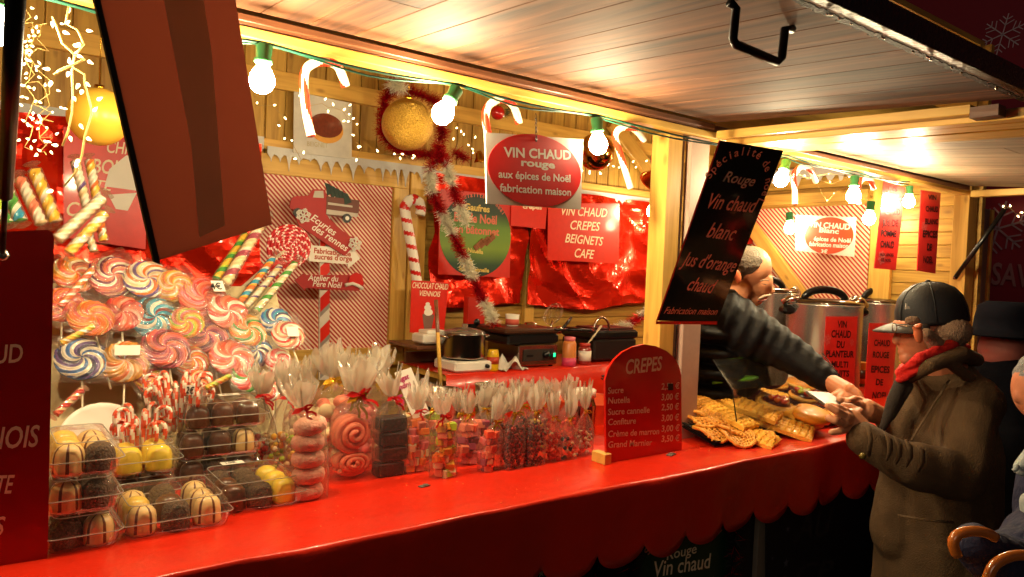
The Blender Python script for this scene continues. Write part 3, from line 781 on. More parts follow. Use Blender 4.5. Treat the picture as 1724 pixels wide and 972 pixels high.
# green oval waffle poster on red board
YP = YB-.16
o, bd = sign('waffle_poster', 'red poster with a green and black oval reading Gaufres hung over the foil', 'poster', A(800, 400, y=YP), BX, BZ, [(741, 318), (738, 462), (858, 468), (862, 330)], mat('poster_red', (214, 40, 26), .4), .004)
c = bd.at(802, 397); a_ = bd.at(860, 397); b_ = bd.at(802, 327)
mb = MB(); mb.prism(ell(c[0], c[1], a_[0]-c[0], b_[1]-c[1], 48), .001, m=Matrix.Translation((0, 0, .001)))
zt, zb = b_[1], 2*c[1]-b_[1]
mb.build('oval', ramp_mat('green_oval', [(0, (8, 30, 14)), (.15, (10, 60, 24)), (.35, (110, 140, 26)), (.6, (90, 130, 30)), (.78, (14, 50, 28)), (1, (14, 26, 20))], 'Y', zb, zt, .5, .1), o, bd.m)
letters(o, bd, [('Gaufres', (782, 353), (824, 358), 11, BO), ('Nutella', (787, 424), (813, 428), 7, BO), ('Sucre', (773, 440), (795, 443), 7, BO), ('Sucre cannelle', (772, 455), (823, 459), 7, BO)], mat('yellow_letter', (226, 196, 96), .5), 'small_lettering')
letters(o, bd, [('Eté de Noël', (764, 372), (836, 378), 15, BO), ('en bâtonnet', (764, 391), (840, 397), 13, BO), ('arc', 'Spécialité de noël', (802, 397), b_[1]-c[1]-.015, 128, 38, .022, 0, .02)], mat('pink_letter', (226, 110, 84), .5))
mb = MB()
for k in range(3):
    m_ = Matrix.Translation(Vector(bd.at(806+k*9, 412-k*4)).to_3d()+Vector((0, 0, .004))) @ Matrix.Rotation(.7, 4, 'Z')
    mb.box((0, 0, 0), (.075, .03, .006), m=m_)
    for j in range(5): mb.box((-.03+j*.015, 0, .004), (.004, .028, .003), m=m_)
mb.build('waffle_picture', mat('waffle_brown', (150, 84, 36), .5), o, bd.m)
# placard vin chaud crepes beignets cafe
o, bd = sign('placard', 'bright red placard reading Vin chaud Crepes Beignets Cafe on the foil', 'placard', A(980, 390, y=YP), BX, BZ, [(923, 342), (922, 438), (1042, 444), (1043, 343)], mat('placard_red', (222, 34, 14), .34, coat=.25), .004)
letters(o, bd, [('VIN CHAUD', (945, 362), (1022, 366), 15, IT), ('CREPES', (960, 386), (1010, 389), 15, IT), ('BEIGNETS', (951, 408), (1015, 414), 15, IT), ('CAFE', (967, 433), (1000, 436), 15, IT)], M_CREAM)
o, bd = sign('placard', 'small plain red placard between the green oval poster and the Beignets placard', 'placard', A(890, 360, y=YP-.01), BX, BZ, [(861, 330), (860, 380), (918, 386), (922, 336)], MATS['placard_red'], .004)
letters(o, bd, [('crêpes', (880, 351), (912, 353), 7, BO)], M_CREAM)
# chocolat chaud viennois
o, bd = sign('placard', 'red Chocolat chaud viennois placard with a picture of a whipped cream glass', 'placard', A(720, 520, y=3.3), BX, BZ, [(693, 472), (690, 560), (747, 563), (756, 476)], MATS['placard_red'], .004)
letters(o, bd, [('CHOCOLAT CHAUD', (694, 485), (754, 488), 10, IT), ('VIENNOIS', (706, 498), (741, 500), 9, IT)], M_CREAM)
mb = MB()
for (cx, cy, r) in ((720, 512, 5), (720, 518, 8), (721, 526, 10)): c = bd.at(cx, cy); mb.prism(ell(c[0], c[1], r*.0026, r*.0018, 16), .001, m=Matrix.Translation((0, 0, .001+r*.0001)))
mb.build('cream_picture', M_WHITE, o, bd.m)
mb = MB(); q = [bd.at(*k) for k in ((711, 529), (714, 556), (726, 557), (731, 530))]; mb.prism(q, .001, m=Matrix.Translation((0, 0, .0012))); mb.build('glass_picture', mat('choc_grey', (130, 96, 84), .4), o, bd.m)
# doughnut poster
o, bd = sign('doughnut_poster', 'white poster with a glazed doughnut picture above the icicle trim', 'poster', A(545, 210, y=YB-.05), BX, BZ, [(495, 154), (494, 257), (592, 268), (593, 174)], mat('poster_white', (206, 200, 190), .5), .003)
c = bd.at(549, 214)
mb = MB(); mb.prism(ell(c[0]+.003, c[1]-.012, .086, .066, 32), .002, m=Matrix.Translation((0, 0, .002))); mb.build('dough_picture', mat('dough', (226, 160, 60), .5), o, bd.m)
mb = MB(); mb.prism(ell(c[0], c[1]+.006, .084, .058, 32), .002, m=Matrix.Translation((0, 0, .003))); mb.build('glaze_picture', mat('glaze', (128, 52, 20), .3, var=.3, scale=60), o, bd.m)
letters(o, bd, [('BEIGNET', (517, 246), (552, 249), 8, dict(bold=.01))], mat('pale_gold', (190, 176, 140), .5))
# left red poster with cone picture
o, bd = sign('poster', 'red drinks poster half hidden behind the gold ball and twisted sugar sticks', 'poster', A(170, 320, y=YB-.12), BX, BZ, [(107, 214), (107, 400), (245, 420), (250, 228)], MATS['placard_red'], .004)
letters(o, bd, [('CHI', (180, 257), (216, 260), 20, IT), ('BOUL', (155, 291), (222, 295), 24, IT), ('TE', (160, 318), (190, 322), 16, IT), ('CA', (112, 363), (150, 366), 24, IT)], M_CREAM)
mb = MB(); q = [bd.at(*k) for k in ((176, 314), (184, 285), (212, 262), (232, 262), (236, 322))]; mb.prism(q, .002, m=Matrix.Translation((0, 0, .002))); q = [bd.at(*k) for k in ((182, 328), (230, 325), (215, 355), (195, 352))]; mb.prism(q, .002, m=Matrix.Translation((0, 0, .002)))
mb.build('cup_picture', M_WHITE, o, bd.m)
# vin chaud blanc on side wall
XS = 4.36
o, bd = sign('hanging_sign', 'white sign with orange oval reading Vin chaud Blanc on the striped side wall', 'sign', A(1390, 400, x=XS), (0, -1, 0), BZ, [(1340, 362), (1339, 422), (1438, 433), (1441, 366)], M_PAPER, .004)
disc(o, bd, 1396, 397, 41, 31, mat('orange_print', (222, 70, 20), .4), 'oval')
letters(o, bd, [('VIN CHAUD', (1362, 382), (1431, 387), 9, BO), ('Blanc', (1379, 391), (1412, 394), 8, BO), ('épices de Noël', (1370, 405), (1432, 409), 7, BO), ('fabrication maison', (1362, 414), (1428, 418), 7, BO), ('3€', (1382, 426), (1393, 427), 6, BO)], M_WHITE)
# red vertical placards
M_PRINT = mat('dark_print', (52, 10, 14), .5); M_PLR = mat('placard_maroon', (214, 44, 38), .3, coat=.4, var=.1)
def placard(label, plane, corners, lines, tl, n=9, flake=None, group=None):
    o, bd = sign('placard', label, 'placard', plane[0], plane[1], BZ, corners, M_PLR, .003, group=group)
    letters(o, bd, lines, M_PRINT)
    if flake:
        mb = MB()
        for (fx, fy, fr) in flake: snowflake(mb, bd.at(fx, fy), fr, bd, .09)
        mb.build('snowflake_print', mat('flake_print', (214, 110, 104), .5), o, bd.m)
    return o, bd
HP = (A(1500, 380, y=1.72), BX)
placard("maroon hanging placard listing orange and apple juice, left of the two at the right", HP, [(1488, 305), (1472, 452), (1508, 455), (1524, 316)],
  [(t, (a, y), (b, y+1), h, BO) for t, a, b, y, h in (('JUS', 1494, 1510, 322, 9), ("D'ORANGE", 1486, 1521, 341, 11), ('CHAUD', 1490, 1515, 361, 11), ('JUS DE', 1485, 1512, 380, 11), ('POMME', 1483, 1509, 398, 11), ('CHAUD', 1482, 1505, 416, 11), ('AUX EPICES', 1481, 1504, 431, 5), ('DE NOEL', 1483, 1500, 440, 5))], 0, flake=[(1484, 434, .035)])
placard('maroon hanging placard listing spiced drinks, right of the two nearest the corner post', HP, [(1551, 320), (1544, 456), (1575, 461), (1584, 325)],
  [(t, (a, y), (b, y+1), h, BO) for t, a, b, y, h in (('VIN', 1562, 1576, 336, 8), ('CHAUD', 1558, 1579, 356, 9), ('BLANC', 1557, 1579, 377, 9), ('EPICES', 1553, 1578, 399, 11), ('DE', 1560, 1568, 421, 11), ('NOEL', 1554, 1570, 442, 11))], 0, flake=[(1556, 382, .03)])
PP = (A(1415, 600, y=1.98), (1, .0, 0))
placard('maroon placard Vin chaud du planteur leaning on the nearest steel pot', PP, [(1391, 533), (1385, 662), (1437, 665), (1444, 533)],
  [(t, (a, y), (b, y+1), h, BO) for t, a, b, y, h in (('VIN', 1409, 1425, 551, 11), ('CHAUD', 1399, 1432, 568, 12), ('DU', 1408, 1421, 585, 11), ('PLANTEUR', 1390, 1437, 601, 11), ('MULTI', 1399, 1427, 618, 10), ('FRUITS', 1395, 1429, 633, 10), ('EPICES', 1395, 1430, 652, 10))], 0, flake=[(1393, 572, .03), (1434, 577, .02)])
placard('maroon placard Vin chaud rouge epices de Noel standing behind the customer hands', (A(1480, 600, y=1.93), (1, 0, 0)), [(1464, 544), (1455, 678), (1500, 682), (1512, 545)],
  [(t, (a, y), (b, y+1), h, BO) for t, a, b, y, h in (('VIN', 1480, 1494, 560, 10), ('CHAUD', 1471, 1498, 582, 10), ('ROUGE', 1469, 1496, 602, 10), ('EPICES', 1466, 1497, 627, 11), ('DE', 1474, 1486, 648, 10), ('NOEL', 1468, 1493, 671, 11))], 0, flake=[(1500, 560, .02)])
# orange notice behind the vendor
o, bd = sign('notice', 'plain orange red notice on the wall behind the vendor head', 'notice', A(1265, 380, y=3.2), BX, BZ, [(1248, 330), (1246, 410), (1276, 412), (1276, 330)], MATS['placard_red'], .003)
# front posters under the counter
YF = 1.555
o, bd = sign('vin_chaud_poster', 'dark green round poster reading Rouge Vin chaud below the counter', 'poster', A(1150, 940, y=YF), BX, BZ, [(1075, 840), (1065, 1080), (1225, 1060), (1225, 830)], mat('poster_black', (18, 22, 20), .4), .004)
disc(o, bd, 1150, 965, 76, 92, mat('dark_green_print', (16, 56, 32), .35), 'oval')
letters(o, bd, [('Rouge', (1122, 943), (1172, 931), 17, dict(bold=.01)), ('Vin chaud', (1098, 972), (1194, 956), 26, dict(bold=.01))], M_CREAM)
cc = bd.at(1150, 965)
letters(o, bd, [('arc', 'Spécialité de noël', (1150, 962), .19, 150, 28, .028, 0, .02)], M_SL, 'arched_lettering')
o, bd = sign('starry_poster', 'very dark starry poster beneath the counter beside the customer coat', 'poster', A(1380, 900, y=YF), BX, BZ, [(1290, 790), (1290, 1080), (1470, 1050), (1470, 780)], mat('poster_night', (14, 16, 26), .4), .004)
letters(o, bd, [('AU', (1338, 912), (1398, 900), 46, dict(bold=.01, shear=.2)), ('CP', (1338, 985), (1400, 975), 34, dict(bold=.01, shear=.2))], mat('dim_letter', (46, 42, 46), .5))
def star(mb, c, r, z=.001):
    pts = []
    for k in range(10):
        a = math.pi/2+k*math.pi/5; q = r if k % 2 == 0 else r*.42; pts.append((c[0]+q*math.cos(a), c[1]+q*math.sin(a), z))
    mb.add(pts, [tuple(range(10))])
mb = MB(); star(mb, bd.at(1326, 891), .014); star(mb, bd.at(1323, 948), .02); star(mb, bd.at(1300, 940), .008); mb.build('stars', mat('dim_star', (90, 92, 104), .5), o, bd.m)
o, bd = sign('starry_poster', 'dark poster with a white star below the counter at the bottom centre', 'poster', A(910, 960, y=YF), BX, BZ, [(880, 900), (880, 1080), (960, 1060), (960, 900)], mat('poster_black2', (14, 24, 18), .4), .004)
mb = MB(); star(mb, bd.at(911, 965), .012); mb.build('stars', M_PAPER, o, bd.m)
# ================================================================== striped post with wooden signs
o, bd = sign('signpost', 'candy striped cardboard signpost with arrow boards and a red truck in front of the shutter', 'signpost', A(545, 450, y=3.35), BX, BZ, [(539, 350), (537, 640), (554, 640), (556, 350)], mat('post_white', (222, 210, 196), .5), .012)
for i, t in enumerate((0, 1, 2, 3, 4)):
    y0 = 378+i*52
    if y0 > 480 or i < 0: pass
    mb = MB(); q = [bd.at(*k) for k in ((539, y0+20), (539, y0+44), (555, y0+28), (555, y0+4))]
    mb.prism([(x, y) for x, y in q], .001, m=Matrix.Translation((0, 0, .0012))); mb.build('red_stripe', MATS['placard_red'] if i % 2 else M_RED, o, bd.m)
    mb = MB(); q = [bd.at(*k) for k in ((539, y0+44), (539, y0+52), (555, y0+36), (555, y0+28))]
    mb.prism(q, .001, m=Matrix.Translation((0, 0, .0013))); mb.build('grey_stripe', mat('grey_print', (150, 136, 128), .5), o, bd.m)
def arrow(corners, mt, lines, lmt, z, nm='arrow_board'):
    mb = MB(); mb.prism([bd.at(*k) for k in corners], .008, m=Matrix.Translation((0, 0, z))); a = mb.build(nm, mt, o, bd.m)
    mb = MB()
    for l in lines: bd.text(mb, l[0], l[1], l[2], l[3], z=z+.001, **(l[4] if len(l) > 4 else {}))
    mb.build('lettering', lmt, a, bd.m)
M_SIGNR = mat('painted_red', (176, 28, 26), .5)
arrow([(500, 352), (494, 368), (500, 381), (576, 431), (592, 414), (597, 401), (582, 397), (552, 371), (546, 362), (520, 356)][::-1], M_SIGNR, [('Ecuries', (518, 370), (558, 398), 12, dict(bold=.01, shear=.2)), ('des rennes', (520, 386), (578, 424), 12, dict(bold=.01, shear=.2))], M_WHITE, .03)
arrow([(518, 413), (518, 440), (584, 445), (584, 452), (604, 435), (592, 419), (590, 424), (585, 418)], M_WHITE, [('Fabrication de', (526, 426), (588, 432), 9, BO), ('sucres d\'orge', (527, 436), (590, 440), 9, BO)], mat('orange_letter', (190, 70, 34), .5), .016)
arrow([(494, 472), (511, 459), (513, 463), (600, 463), (609, 475), (606, 486), (600, 490), (513, 485), (511, 490)], M_SIGNR, [('Atelier du', (516, 472), (567, 474), 10, dict(bold=.01, shear=.2)), ('Père Noël', (524, 482), (573, 485), 10, dict(bold=.01, shear=.2))], M_WHITE, .016)
mb = MB(); mb.prism([bd.at(*k) for k in ((583, 476), (586, 464), (596, 458), (606, 464), (609, 480))][::-1], .006, m=Matrix.Translation((0, 0, .026))); mb.build('hat', M_RED, o, bd.m)
mb = MB(); pts = [Vector(bd.at(*k)).to_3d()+Vector((0, 0, .022)) for k in ((578, 480), (590, 477), (600, 481), (607, 486))]; mb.tube(pts, .009, 8); mb.build('hat_brim', M_WHITE, o, bd.m)
tr = o
mb = MB(); mb.prism([bd.at(*k) for k in ((485, 351), (488, 334), (495, 331), (516, 330), (525, 319), (545, 320), (547, 334), (547, 362), (512, 356), (503, 355))][::-1], .010, m=Matrix.Translation((0, 0, .02))); tk = mb.build('truck', M_SIGNR, o, bd.m)
mb = MB(); mb.prism([bd.at(*k) for k in ((547, 331), (602, 338), (601, 358), (585, 370), (546, 362))][::-1], .008, m=Matrix.Translation((0, 0, .021))); mb.build('truck_bed', mat('truck_brown', (110, 56, 40), .5), tk, bd.m)
mb = MB(); mb.prism([bd.at(*k) for k in ((547, 353), (600, 360), (598, 366), (546, 361))][::-1], .004, m=Matrix.Translation((0, 0, .024))); mb.prism([bd.at(*k) for k in ((549, 341), (590, 347), (590, 350), (549, 345))][::-1], .003, m=Matrix.Translation((0, 0, .024))); mb.prism([bd.at(*k) for k in ((527, 322), (541, 322), (542, 334), (524, 333))][::-1], .003, m=Matrix.Translation((0, 0, .023))); mb.build('truck_trim', mat('trim_grey', (196, 186, 170), .5), tk, bd.m)
for (cx, cy) in ((498, 359), (580, 368)):
    c = bd.at(cx, cy); mb = MB(); mb.prism(ell(c[0], c[1], .022, .022, 20), .006, m=Matrix.Translation((0, 0, .030))); w = mb.build('wheel', M_BLACK, tk, bd.m)
    mb = MB(); mb.prism(ell(c[0], c[1], .010, .010, 14), .003, m=Matrix.Translation((0, 0, .033))); mb.build('hub', M_WHITE, tk, bd.m)
mb = MB()
for k in range(5):
    x0, y0 = 545+k*7, 308+k*4
    mb.prism([bd.at(*q) for q in ((x0, y0), (x0+9, y0+3), (x0+16, y0+17), (x0+4, y0+22), (x0+3, y0+12))][::-1], .004, m=Matrix.Translation((0, 0, .014+.002*k)))
mb.build('fir_tree', mat('fir_green', (40, 62, 50), .6, var=.3, scale=80), tk, bd.m)
for (cx, cy) in ((506, 364), (592, 411)):
    mb = MB(); snowflake(mb, bd.at(cx, cy), .036, bd, .16, z=.041); q = mb.build('snowflake', M_WHITE, o, bd.m); q.modifiers.new('t', 'SOLIDIFY').thickness = .004
# ================================================================== sweets on the counter
I4 = Matrix.Identity(4)
F_BAG = film('cellophane', clear=.91, haze=.07, rough=.07, bump=.5, tint=(1, .99, .97), fr_=.42)
F_TOP = film('cellophane_gathered', clear=.56, haze=.40, rough=.12, bump=.6, milky=(1, .95, .80), tint=(1, .98, .93), fr_=.5)
F_BOX = film('clear_box', clear=.95, haze=.035, rough=.05, bump=.25, tint=(1, .99, .98), fr_=.42)
F_WRAP = film('lolly_wrapper', clear=.90, haze=.05, rough=.14, bump=.9, fr_=.6, tint=(1, .99, .97))
F_RIM = film('plastic_rim', clear=.6, haze=.45, rough=.1)
F_CLEAR = film('acrylic', clear=.985, haze=.012, rough=.02, tint=(.99, 1, .98), fr_=.35)
M_STICKW = mat('stick_white', (226, 210, 180), .5)
CC = dict(red=(206, 34, 26), coral=(232, 92, 62), salmon=(238, 128, 96), pink=(226, 106, 104), mauve=(168, 60, 84), plum=(110, 40, 74),
  white=(240, 226, 204), orange=(236, 112, 22), yellow=(240, 184, 44), gold=(222, 150, 40), blue=(40, 104, 176), navy=(34, 36, 84), teal=(24, 150, 186),
  black=(26, 22, 24), green=(60, 150, 50), purple=(98, 70, 140), cream=(238, 208, 158), lime=(176, 200, 50), brown=(70, 34, 18), dark=(120, 30, 40))
def candy(c): return mat('candy_'+c, CC[c], .22, coat=.7, var=.06, scale=40, sss=.0)
def lolly_mesh(pal, r, th, seed, turns=1.15, N=18):
    rr = random.Random(seed); seq = [pal[i % len(pal)] for i in range(N)]
    mats = sorted(set(seq)); mi = [mats.index(s) for s in seq]
    A_ = 4; n = N*A_; K = 9; vs = []; fs = []; ms = []
    hand = 1
    for k in range(K+1):
        q = .04+.96*k/K
        for i in range(n):
            ph = (i % A_)/A_; rid = math.sin(math.pi*(ph+.001))
            a = 2*math.pi*i/n + hand*turns*(1-q)**.8*1.6
            edge = 1+.05*(rid-.5) if k == K else 1
            z = th*(math.sqrt(max(0, 1-(q*.96)**2))*.55+.25)*(1 if k < K else .35) + (rid-.5)*th*.42*min(1, q*2.2)
            vs.append((r*q*edge*math.cos(a), r*q*edge*math.sin(a), z))
    for k in range(K):
        for i in range(n):
            fs.append((k*n+i, k*n+(i+1) % n, (k+1)*n+(i+1) % n, (k+1)*n+i)); ms.append(mi[i//A_])
    mb = MB(); mb.add(vs, fs, ms, True)
    mb.add([(0, 0, th*.8)]+[vs[i] for i in range(0, n, 4)], [(0, 1+i, 1+(i+1) % N) for i in range(N)], mi[0], True)
    mb.lathe([(r*.99, th*.22), (r*.98, -th*.5), (r*.7, -th*.9), (0, -th)], 36, mi[0])
    return mb.mesh('swirl', [candy(m) for m in mats])
def wrapper_mb(w, h, seed, bulge=.012):
    mb = MB()
    def f(u, v):
        x = (u-.5)*w; y = (v-.5)*h; e = max(abs(u-.5), abs(v-.5))*2
        return Vector((x+.004*noise.noise(Vector((v*9, seed, 0))), y+.004*noise.noise(Vector((u*9, seed, 2))), bulge*(1-e**3)+.009*noise.noise(Vector((u*6, v*6, seed)))))
    mb.grid(9, 9, f, smooth=False); return mb
def lollipop(px, py, rpx, pal, label, seed, nrm, p0, lift=.0, tilt=(0, 0), sticker=None, stick=.16, sdir=None):
    c = APL(px, py, p0, nrm) + nrm*lift
    z = (nrm + Vector((tilt[0], 0, tilt[1]))).normalized(); y = Vector((0, 0, 1))
    x = y.cross(z).normalized(); m = basis(c, x, z.cross(x), z)
    r = rpx*mpp(c)/max(.6, abs((EYE-c).normalized().dot(z)))**.5
    o = thing('swirl_lollipop', label, 'lollipop', mat=m, group='swirl lollipops on the cream display board')
    link_mesh('swirl', lolly_mesh(pal, r, r*.22, seed, R.uniform(.75, 1.7), R.choice([12, 15, 18, 20])), o, Matrix.Rotation(R.random()*6, 4, 'Z'), True)
    sd = Vector((R.uniform(-.25, .25), -1, -.12)).normalized() if not sdir else Vector(sdir)
    mb = MB(); mb.tube([sd*r*.8, sd*(r+stick)], .0028, 6); mb.build('stick', M_STICKW, o, I4, True)
    mb = wrapper_mb(r*2.35, r*2.35, seed*1.7, r*.38); mb.build('wrapper', F_WRAP, o, Matrix.Rotation(R.uniform(-.5, .5), 4, 'Z'), True)
    if sticker:
        mb = MB(); mb.box((sticker[0]*r, sticker[1]*r, r*.42), (r*sticker[2], r*sticker[3], .001)); q = mb.build('sticker', M_PAPER, o, I4, True)
        if len(sticker) > 4:
            vs, fs = glyphs(sticker[4], .02); mb = MB(); k = r*.42
            mb.add([((v.x*k+(sticker[0]-.35)*r), v.y*k+(sticker[1]-.16)*r, r*.42+.0012) for v in vs], fs); mb.build('price', M_BLACK, o, I4, True)
    return o
LN = Vector((0, -.80, .60)); LP = Vector((.4, 2.22, 1.30))
# display board behind them
bo = Board(LP-LN*.09, (1, 0, 0), (0, .60, .80))
mb = MB(); mb.box((0, 0, 0), (1.0, .66, .03), bev=.004)
tag(mb.build('display_board', mat('foam_cream', (214, 196, 150), .8, bump=.1), None, basis(LP-LN*.10+Vector((-.02, .06, .04)), (1, 0, 0), (0, .60, .80))), 'sloping cream foam board that holds the swirl lollipops', 'display board')
LOL = [
 (190, 466, 36, ('pink', 'salmon', 'plum', 'white'), 'pink and plum swirl lollipop in the top row, left of the purple and orange one', None),
 (248, 474, 34, ('purple', 'white', 'orange', 'white', 'cream'), 'purple, white and orange swirl lollipop in the top row', None),
 (291, 487, 28, ('yellow', 'orange', 'gold', 'cream'), 'yellow swirl lollipop at the right end of the top row', None),
 (341, 505, 37, ('coral', 'salmon', 'red', 'pink'), 'large coral swirl lollipop carrying a small white 4€ tag', (.55, .35, .5, .5, '4€')),
 (382, 530, 30, ('salmon', 'red', 'white', 'coral'), 'salmon swirl lollipop tucked right behind the tagged coral one', None),
 (126, 462, 31, ('orange', 'coral', 'cream', 'gold'), 'tilted orange swirl lollipop in the top left corner beside the red menu board', None),
 (204, 531, 31, ('salmon', 'coral', 'red'), 'plain coral swirl lollipop left of the turquoise one', None),
 (152, 541, 32, ('orange', 'gold', 'coral', 'orange'), 'deep orange swirl lollipop above the blue and purple one', None),
 (260, 537, 36, ('teal', 'white', 'teal', 'black', 'teal', 'dark'), 'turquoise swirl lollipop with black and red streaks', None),
 (311, 547, 28, ('yellow', 'orange', 'salmon', 'lime'), 'yellow and orange swirl lollipop right of the turquoise one', None),
 (346, 563, 33, ('mauve', 'pink', 'salmon', 'plum'), 'mauve swirl lollipop in the middle right of the board', None),
 (416, 558, 28, ('gold', 'orange', 'green', 'cream'), 'orange, gold and green swirl lollipop near the right edge', None),
 (277, 592, 35, ('mauve', 'pink', 'coral', 'dark'), 'magenta swirl lollipop below the turquoise one', None),
 (322, 609, 27, ('gold', 'orange', 'white', 'coral'), 'gold and orange swirl lollipop right of the magenta one', None),
 (388, 606, 32, ('coral', 'salmon', 'white', 'pink'), 'pale coral swirl lollipop above the candy cane jar', None),
 (430, 591, 27, ('navy', 'white', 'blue', 'plum', 'white'), 'navy and white swirl lollipop at the right of the board', None),
 (463, 545, 25, ('blue', 'white', 'navy', 'teal'), 'blue and white swirl lollipop at the far right top', None),
 (482, 569, 25, ('white', 'red', 'cream', 'salmon'), 'white swirl lollipop with red streaks and a round pale sticker', (.2, .0, .7, .7)),
 (137, 606, 37, ('blue', 'white', 'navy', 'purple', 'white'), 'blue and purple swirl lollipop beside the red menu board', None),
 (209, 613, 36, ('gold', 'orange', 'cream', 'gold'), 'golden swirl lollipop with a cream ingredients label', (.1, .35, 1.0, .5)),
 (468, 608, 21, ('pink', 'red', 'white'), 'small pink swirl lollipop at the lower right edge', None),
 (104, 516, 30, ('coral', 'orange', 'red'), 'coral swirl lollipop half behind the red menu board', None),
 (413, 641, 25, ('white', 'pink', 'red', 'green'), 'pink and white swirl lollipop low at the right of the candy canes', None),
 (452, 652, 24, ('pink', 'white', 'salmon'), 'pale pink swirl lollipop next to the pastel gift bags', None),
 (330, 650, 25, ('orange', 'red', 'cream'), 'orange and red swirl lollipop behind the 2€ tag', None),
 (255, 640, 24, ('orange', 'yellow', 'red'), 'orange and yellow swirl lollipop just above the candy canes', None)]
for i, (px, py, r, pal, lb, st) in enumerate(LOL):
    lollipop(px, py, r, pal, lb, i+3, LN, LP, lift=.004*((i*7) % 5), tilt=(R.uniform(-.25, .2), R.uniform(-.15, .15)), sticker=st)
# giant rope lollipop
c = A(487, 416, y=2.75); r = 38*mpp(c)
o = thing('giant_lollipop', 'giant red and white rope lollipop with a red bow, in front of the striped shutter', 'lollipop', mat=basis(c, (1, 0, 0), (0, 0, 1)))
mb = MB(); turns = 6.6; pts = []; n = 230
for i in range(n+1):
    t = i/n; a = 2*math.pi*turns*t**.62; q = r*(.02+.96*t**.62); pts.append((q*math.cos(a), q*math.sin(a), .006))
mb.tube(pts, r/turns*.52, 8, mi=lambda i, k: 1 if ((i*2+k) % 8) < 2 else 0)
mb.build('rope_disc', [mat('rope_red', (190, 22, 30), .3, bump=.5, bscale=300, coat=.5), mat('rope_white', (240, 214, 200), .4)], o, I4, True)
mb = MB(); e = o.matrix_world.inverted() @ A(383, 506, y=2.6); d = e.normalized(); mb.tube([d*r*.2+Vector((0, 0, -.006)), e], .006, 8); mb.build('stick', M_STICKW, o, I4, True)
M_RIB = mat('red_ribbon', (200, 20, 22), .3, coat=.5)
def bow(parent, c, s, mt, seed, nloop=3, tails=2, wm=None):
    rr = random.Random(seed); c = Vector(c); mb = MB()
    def strip(pts, w):
        L = len(pts); vs = []
        for i, p in enumerate(pts):
            t = (Vector(pts[min(i+1, L-1)])-Vector(pts[max(i-1, 0)])).normalized(); sd = t.cross(Vector((0, -1, .3))).normalized()
            tw = rr.uniform(-.6, .6); sd = (sd+Vector((0, tw, 0))).normalized()
            vs += [Vector(p)-sd*w/2, Vector(p)+sd*w/2]
        mb.add(vs, [(2*i, 2*i+1, 2*i+3, 2*i+2) for i in range(L-1)], 0, True)
    for k in range(nloop):
        a = rr.uniform(-.5, .5) + (0 if k % 2 else math.pi); q = s*rr.uniform(.6, 1.1)
        d = Vector((math.cos(a), -.35, math.sin(a))); u = Vector((-math.sin(a)*.5, -.3, math.cos(a)*.6+.3))
        strip([c, c+d*q*.5+u*q*.3, c+d*q+u*q*.1, c+d*q*.6-u*q*.25, c], s*.22)
    for k in range(tails):
        a = rr.uniform(-2.6, -.5); q = s*rr.uniform(1., 1.7); pts = []
        for j in range(7):
            t = j/6; pts.append(c+Vector((math.cos(a)*q*t+.12*s*math.sin(t*9), -.25*s*t, math.sin(a)*q*t+.1*s*math.cos(t*9))))
        strip(pts, s*.2)
    mb.ball(c, s*.14, 8, 6)
    return mb.build('bow', mt, parent) if parent is not None else mb
bow(o, A(452, 452, y=2.70), .06, M_RIB, 4, 4, 3)
# twisted sugar sticks
def twist_stick(a, b, w, pal, label, ya, yb, seed, group='twisted sugar sticks in clear wrappers'):
    p0 = A(*a, y=ya); p1 = A(*b, y=yb); r = w*mpp(p0)/2*.72
    m = along(p0, p1, (0, -1, 0)); L = (p1-p0).length
    o = thing('sugar_stick', label, 'sugar stick', mat=m, group=group)
    mb = MB(); K = 44; n = 16; mats = sorted(set(pal)); seq = [mats.index(pal[(0, 0, 0, 0, 0, 1, 1, 1, 2, 2, 2, 2, 2, 3, 3, 3)[k]]) for k in range(n)]
    vs = []; fs = []; ms = []
    for i in range(K+1):
        t = i/K; tw = t*L/r*.95
        for k in range(n):
            q = r*(1+.13*math.cos(4*2*math.pi*k/n)); an = 2*math.pi*k/n+tw
            vs.append((q*math.cos(an), q*math.sin(an), L*(.05+.9*t)))
    for i in range(K):
        for k in range(n): fs.append((i*n+k, i*n+(k+1) % n, (i+1)*n+(k+1) % n, (i+1)*n+k)); ms.append(seq[k])
    fs += [tuple(range(n))[::-1], tuple(range(K*n, K*n+n))]; ms += [0, 0]
    mb.add(vs, fs, ms, True); mb.build('twisted_candy', [candy(x) for x in mats], o, I4, True)
    mb = MB(); prof = [(r*1.5, -L*.06), (r*.35, -L*.02), (r*1.22, L*.04), (r*1.25, L*.3), (r*1.2, L*.62), (r*1.28, L*.94), (r*.4, L*1.01), (r*1.5, L*1.06)]
    mb.lathe(prof, 12, jit=lambda i, an: 1+.16*noise.noise(Vector((i*1.7, an*2, seed))), smooth=False); mb.build('wrapper', F_BAG, o, I4, True)
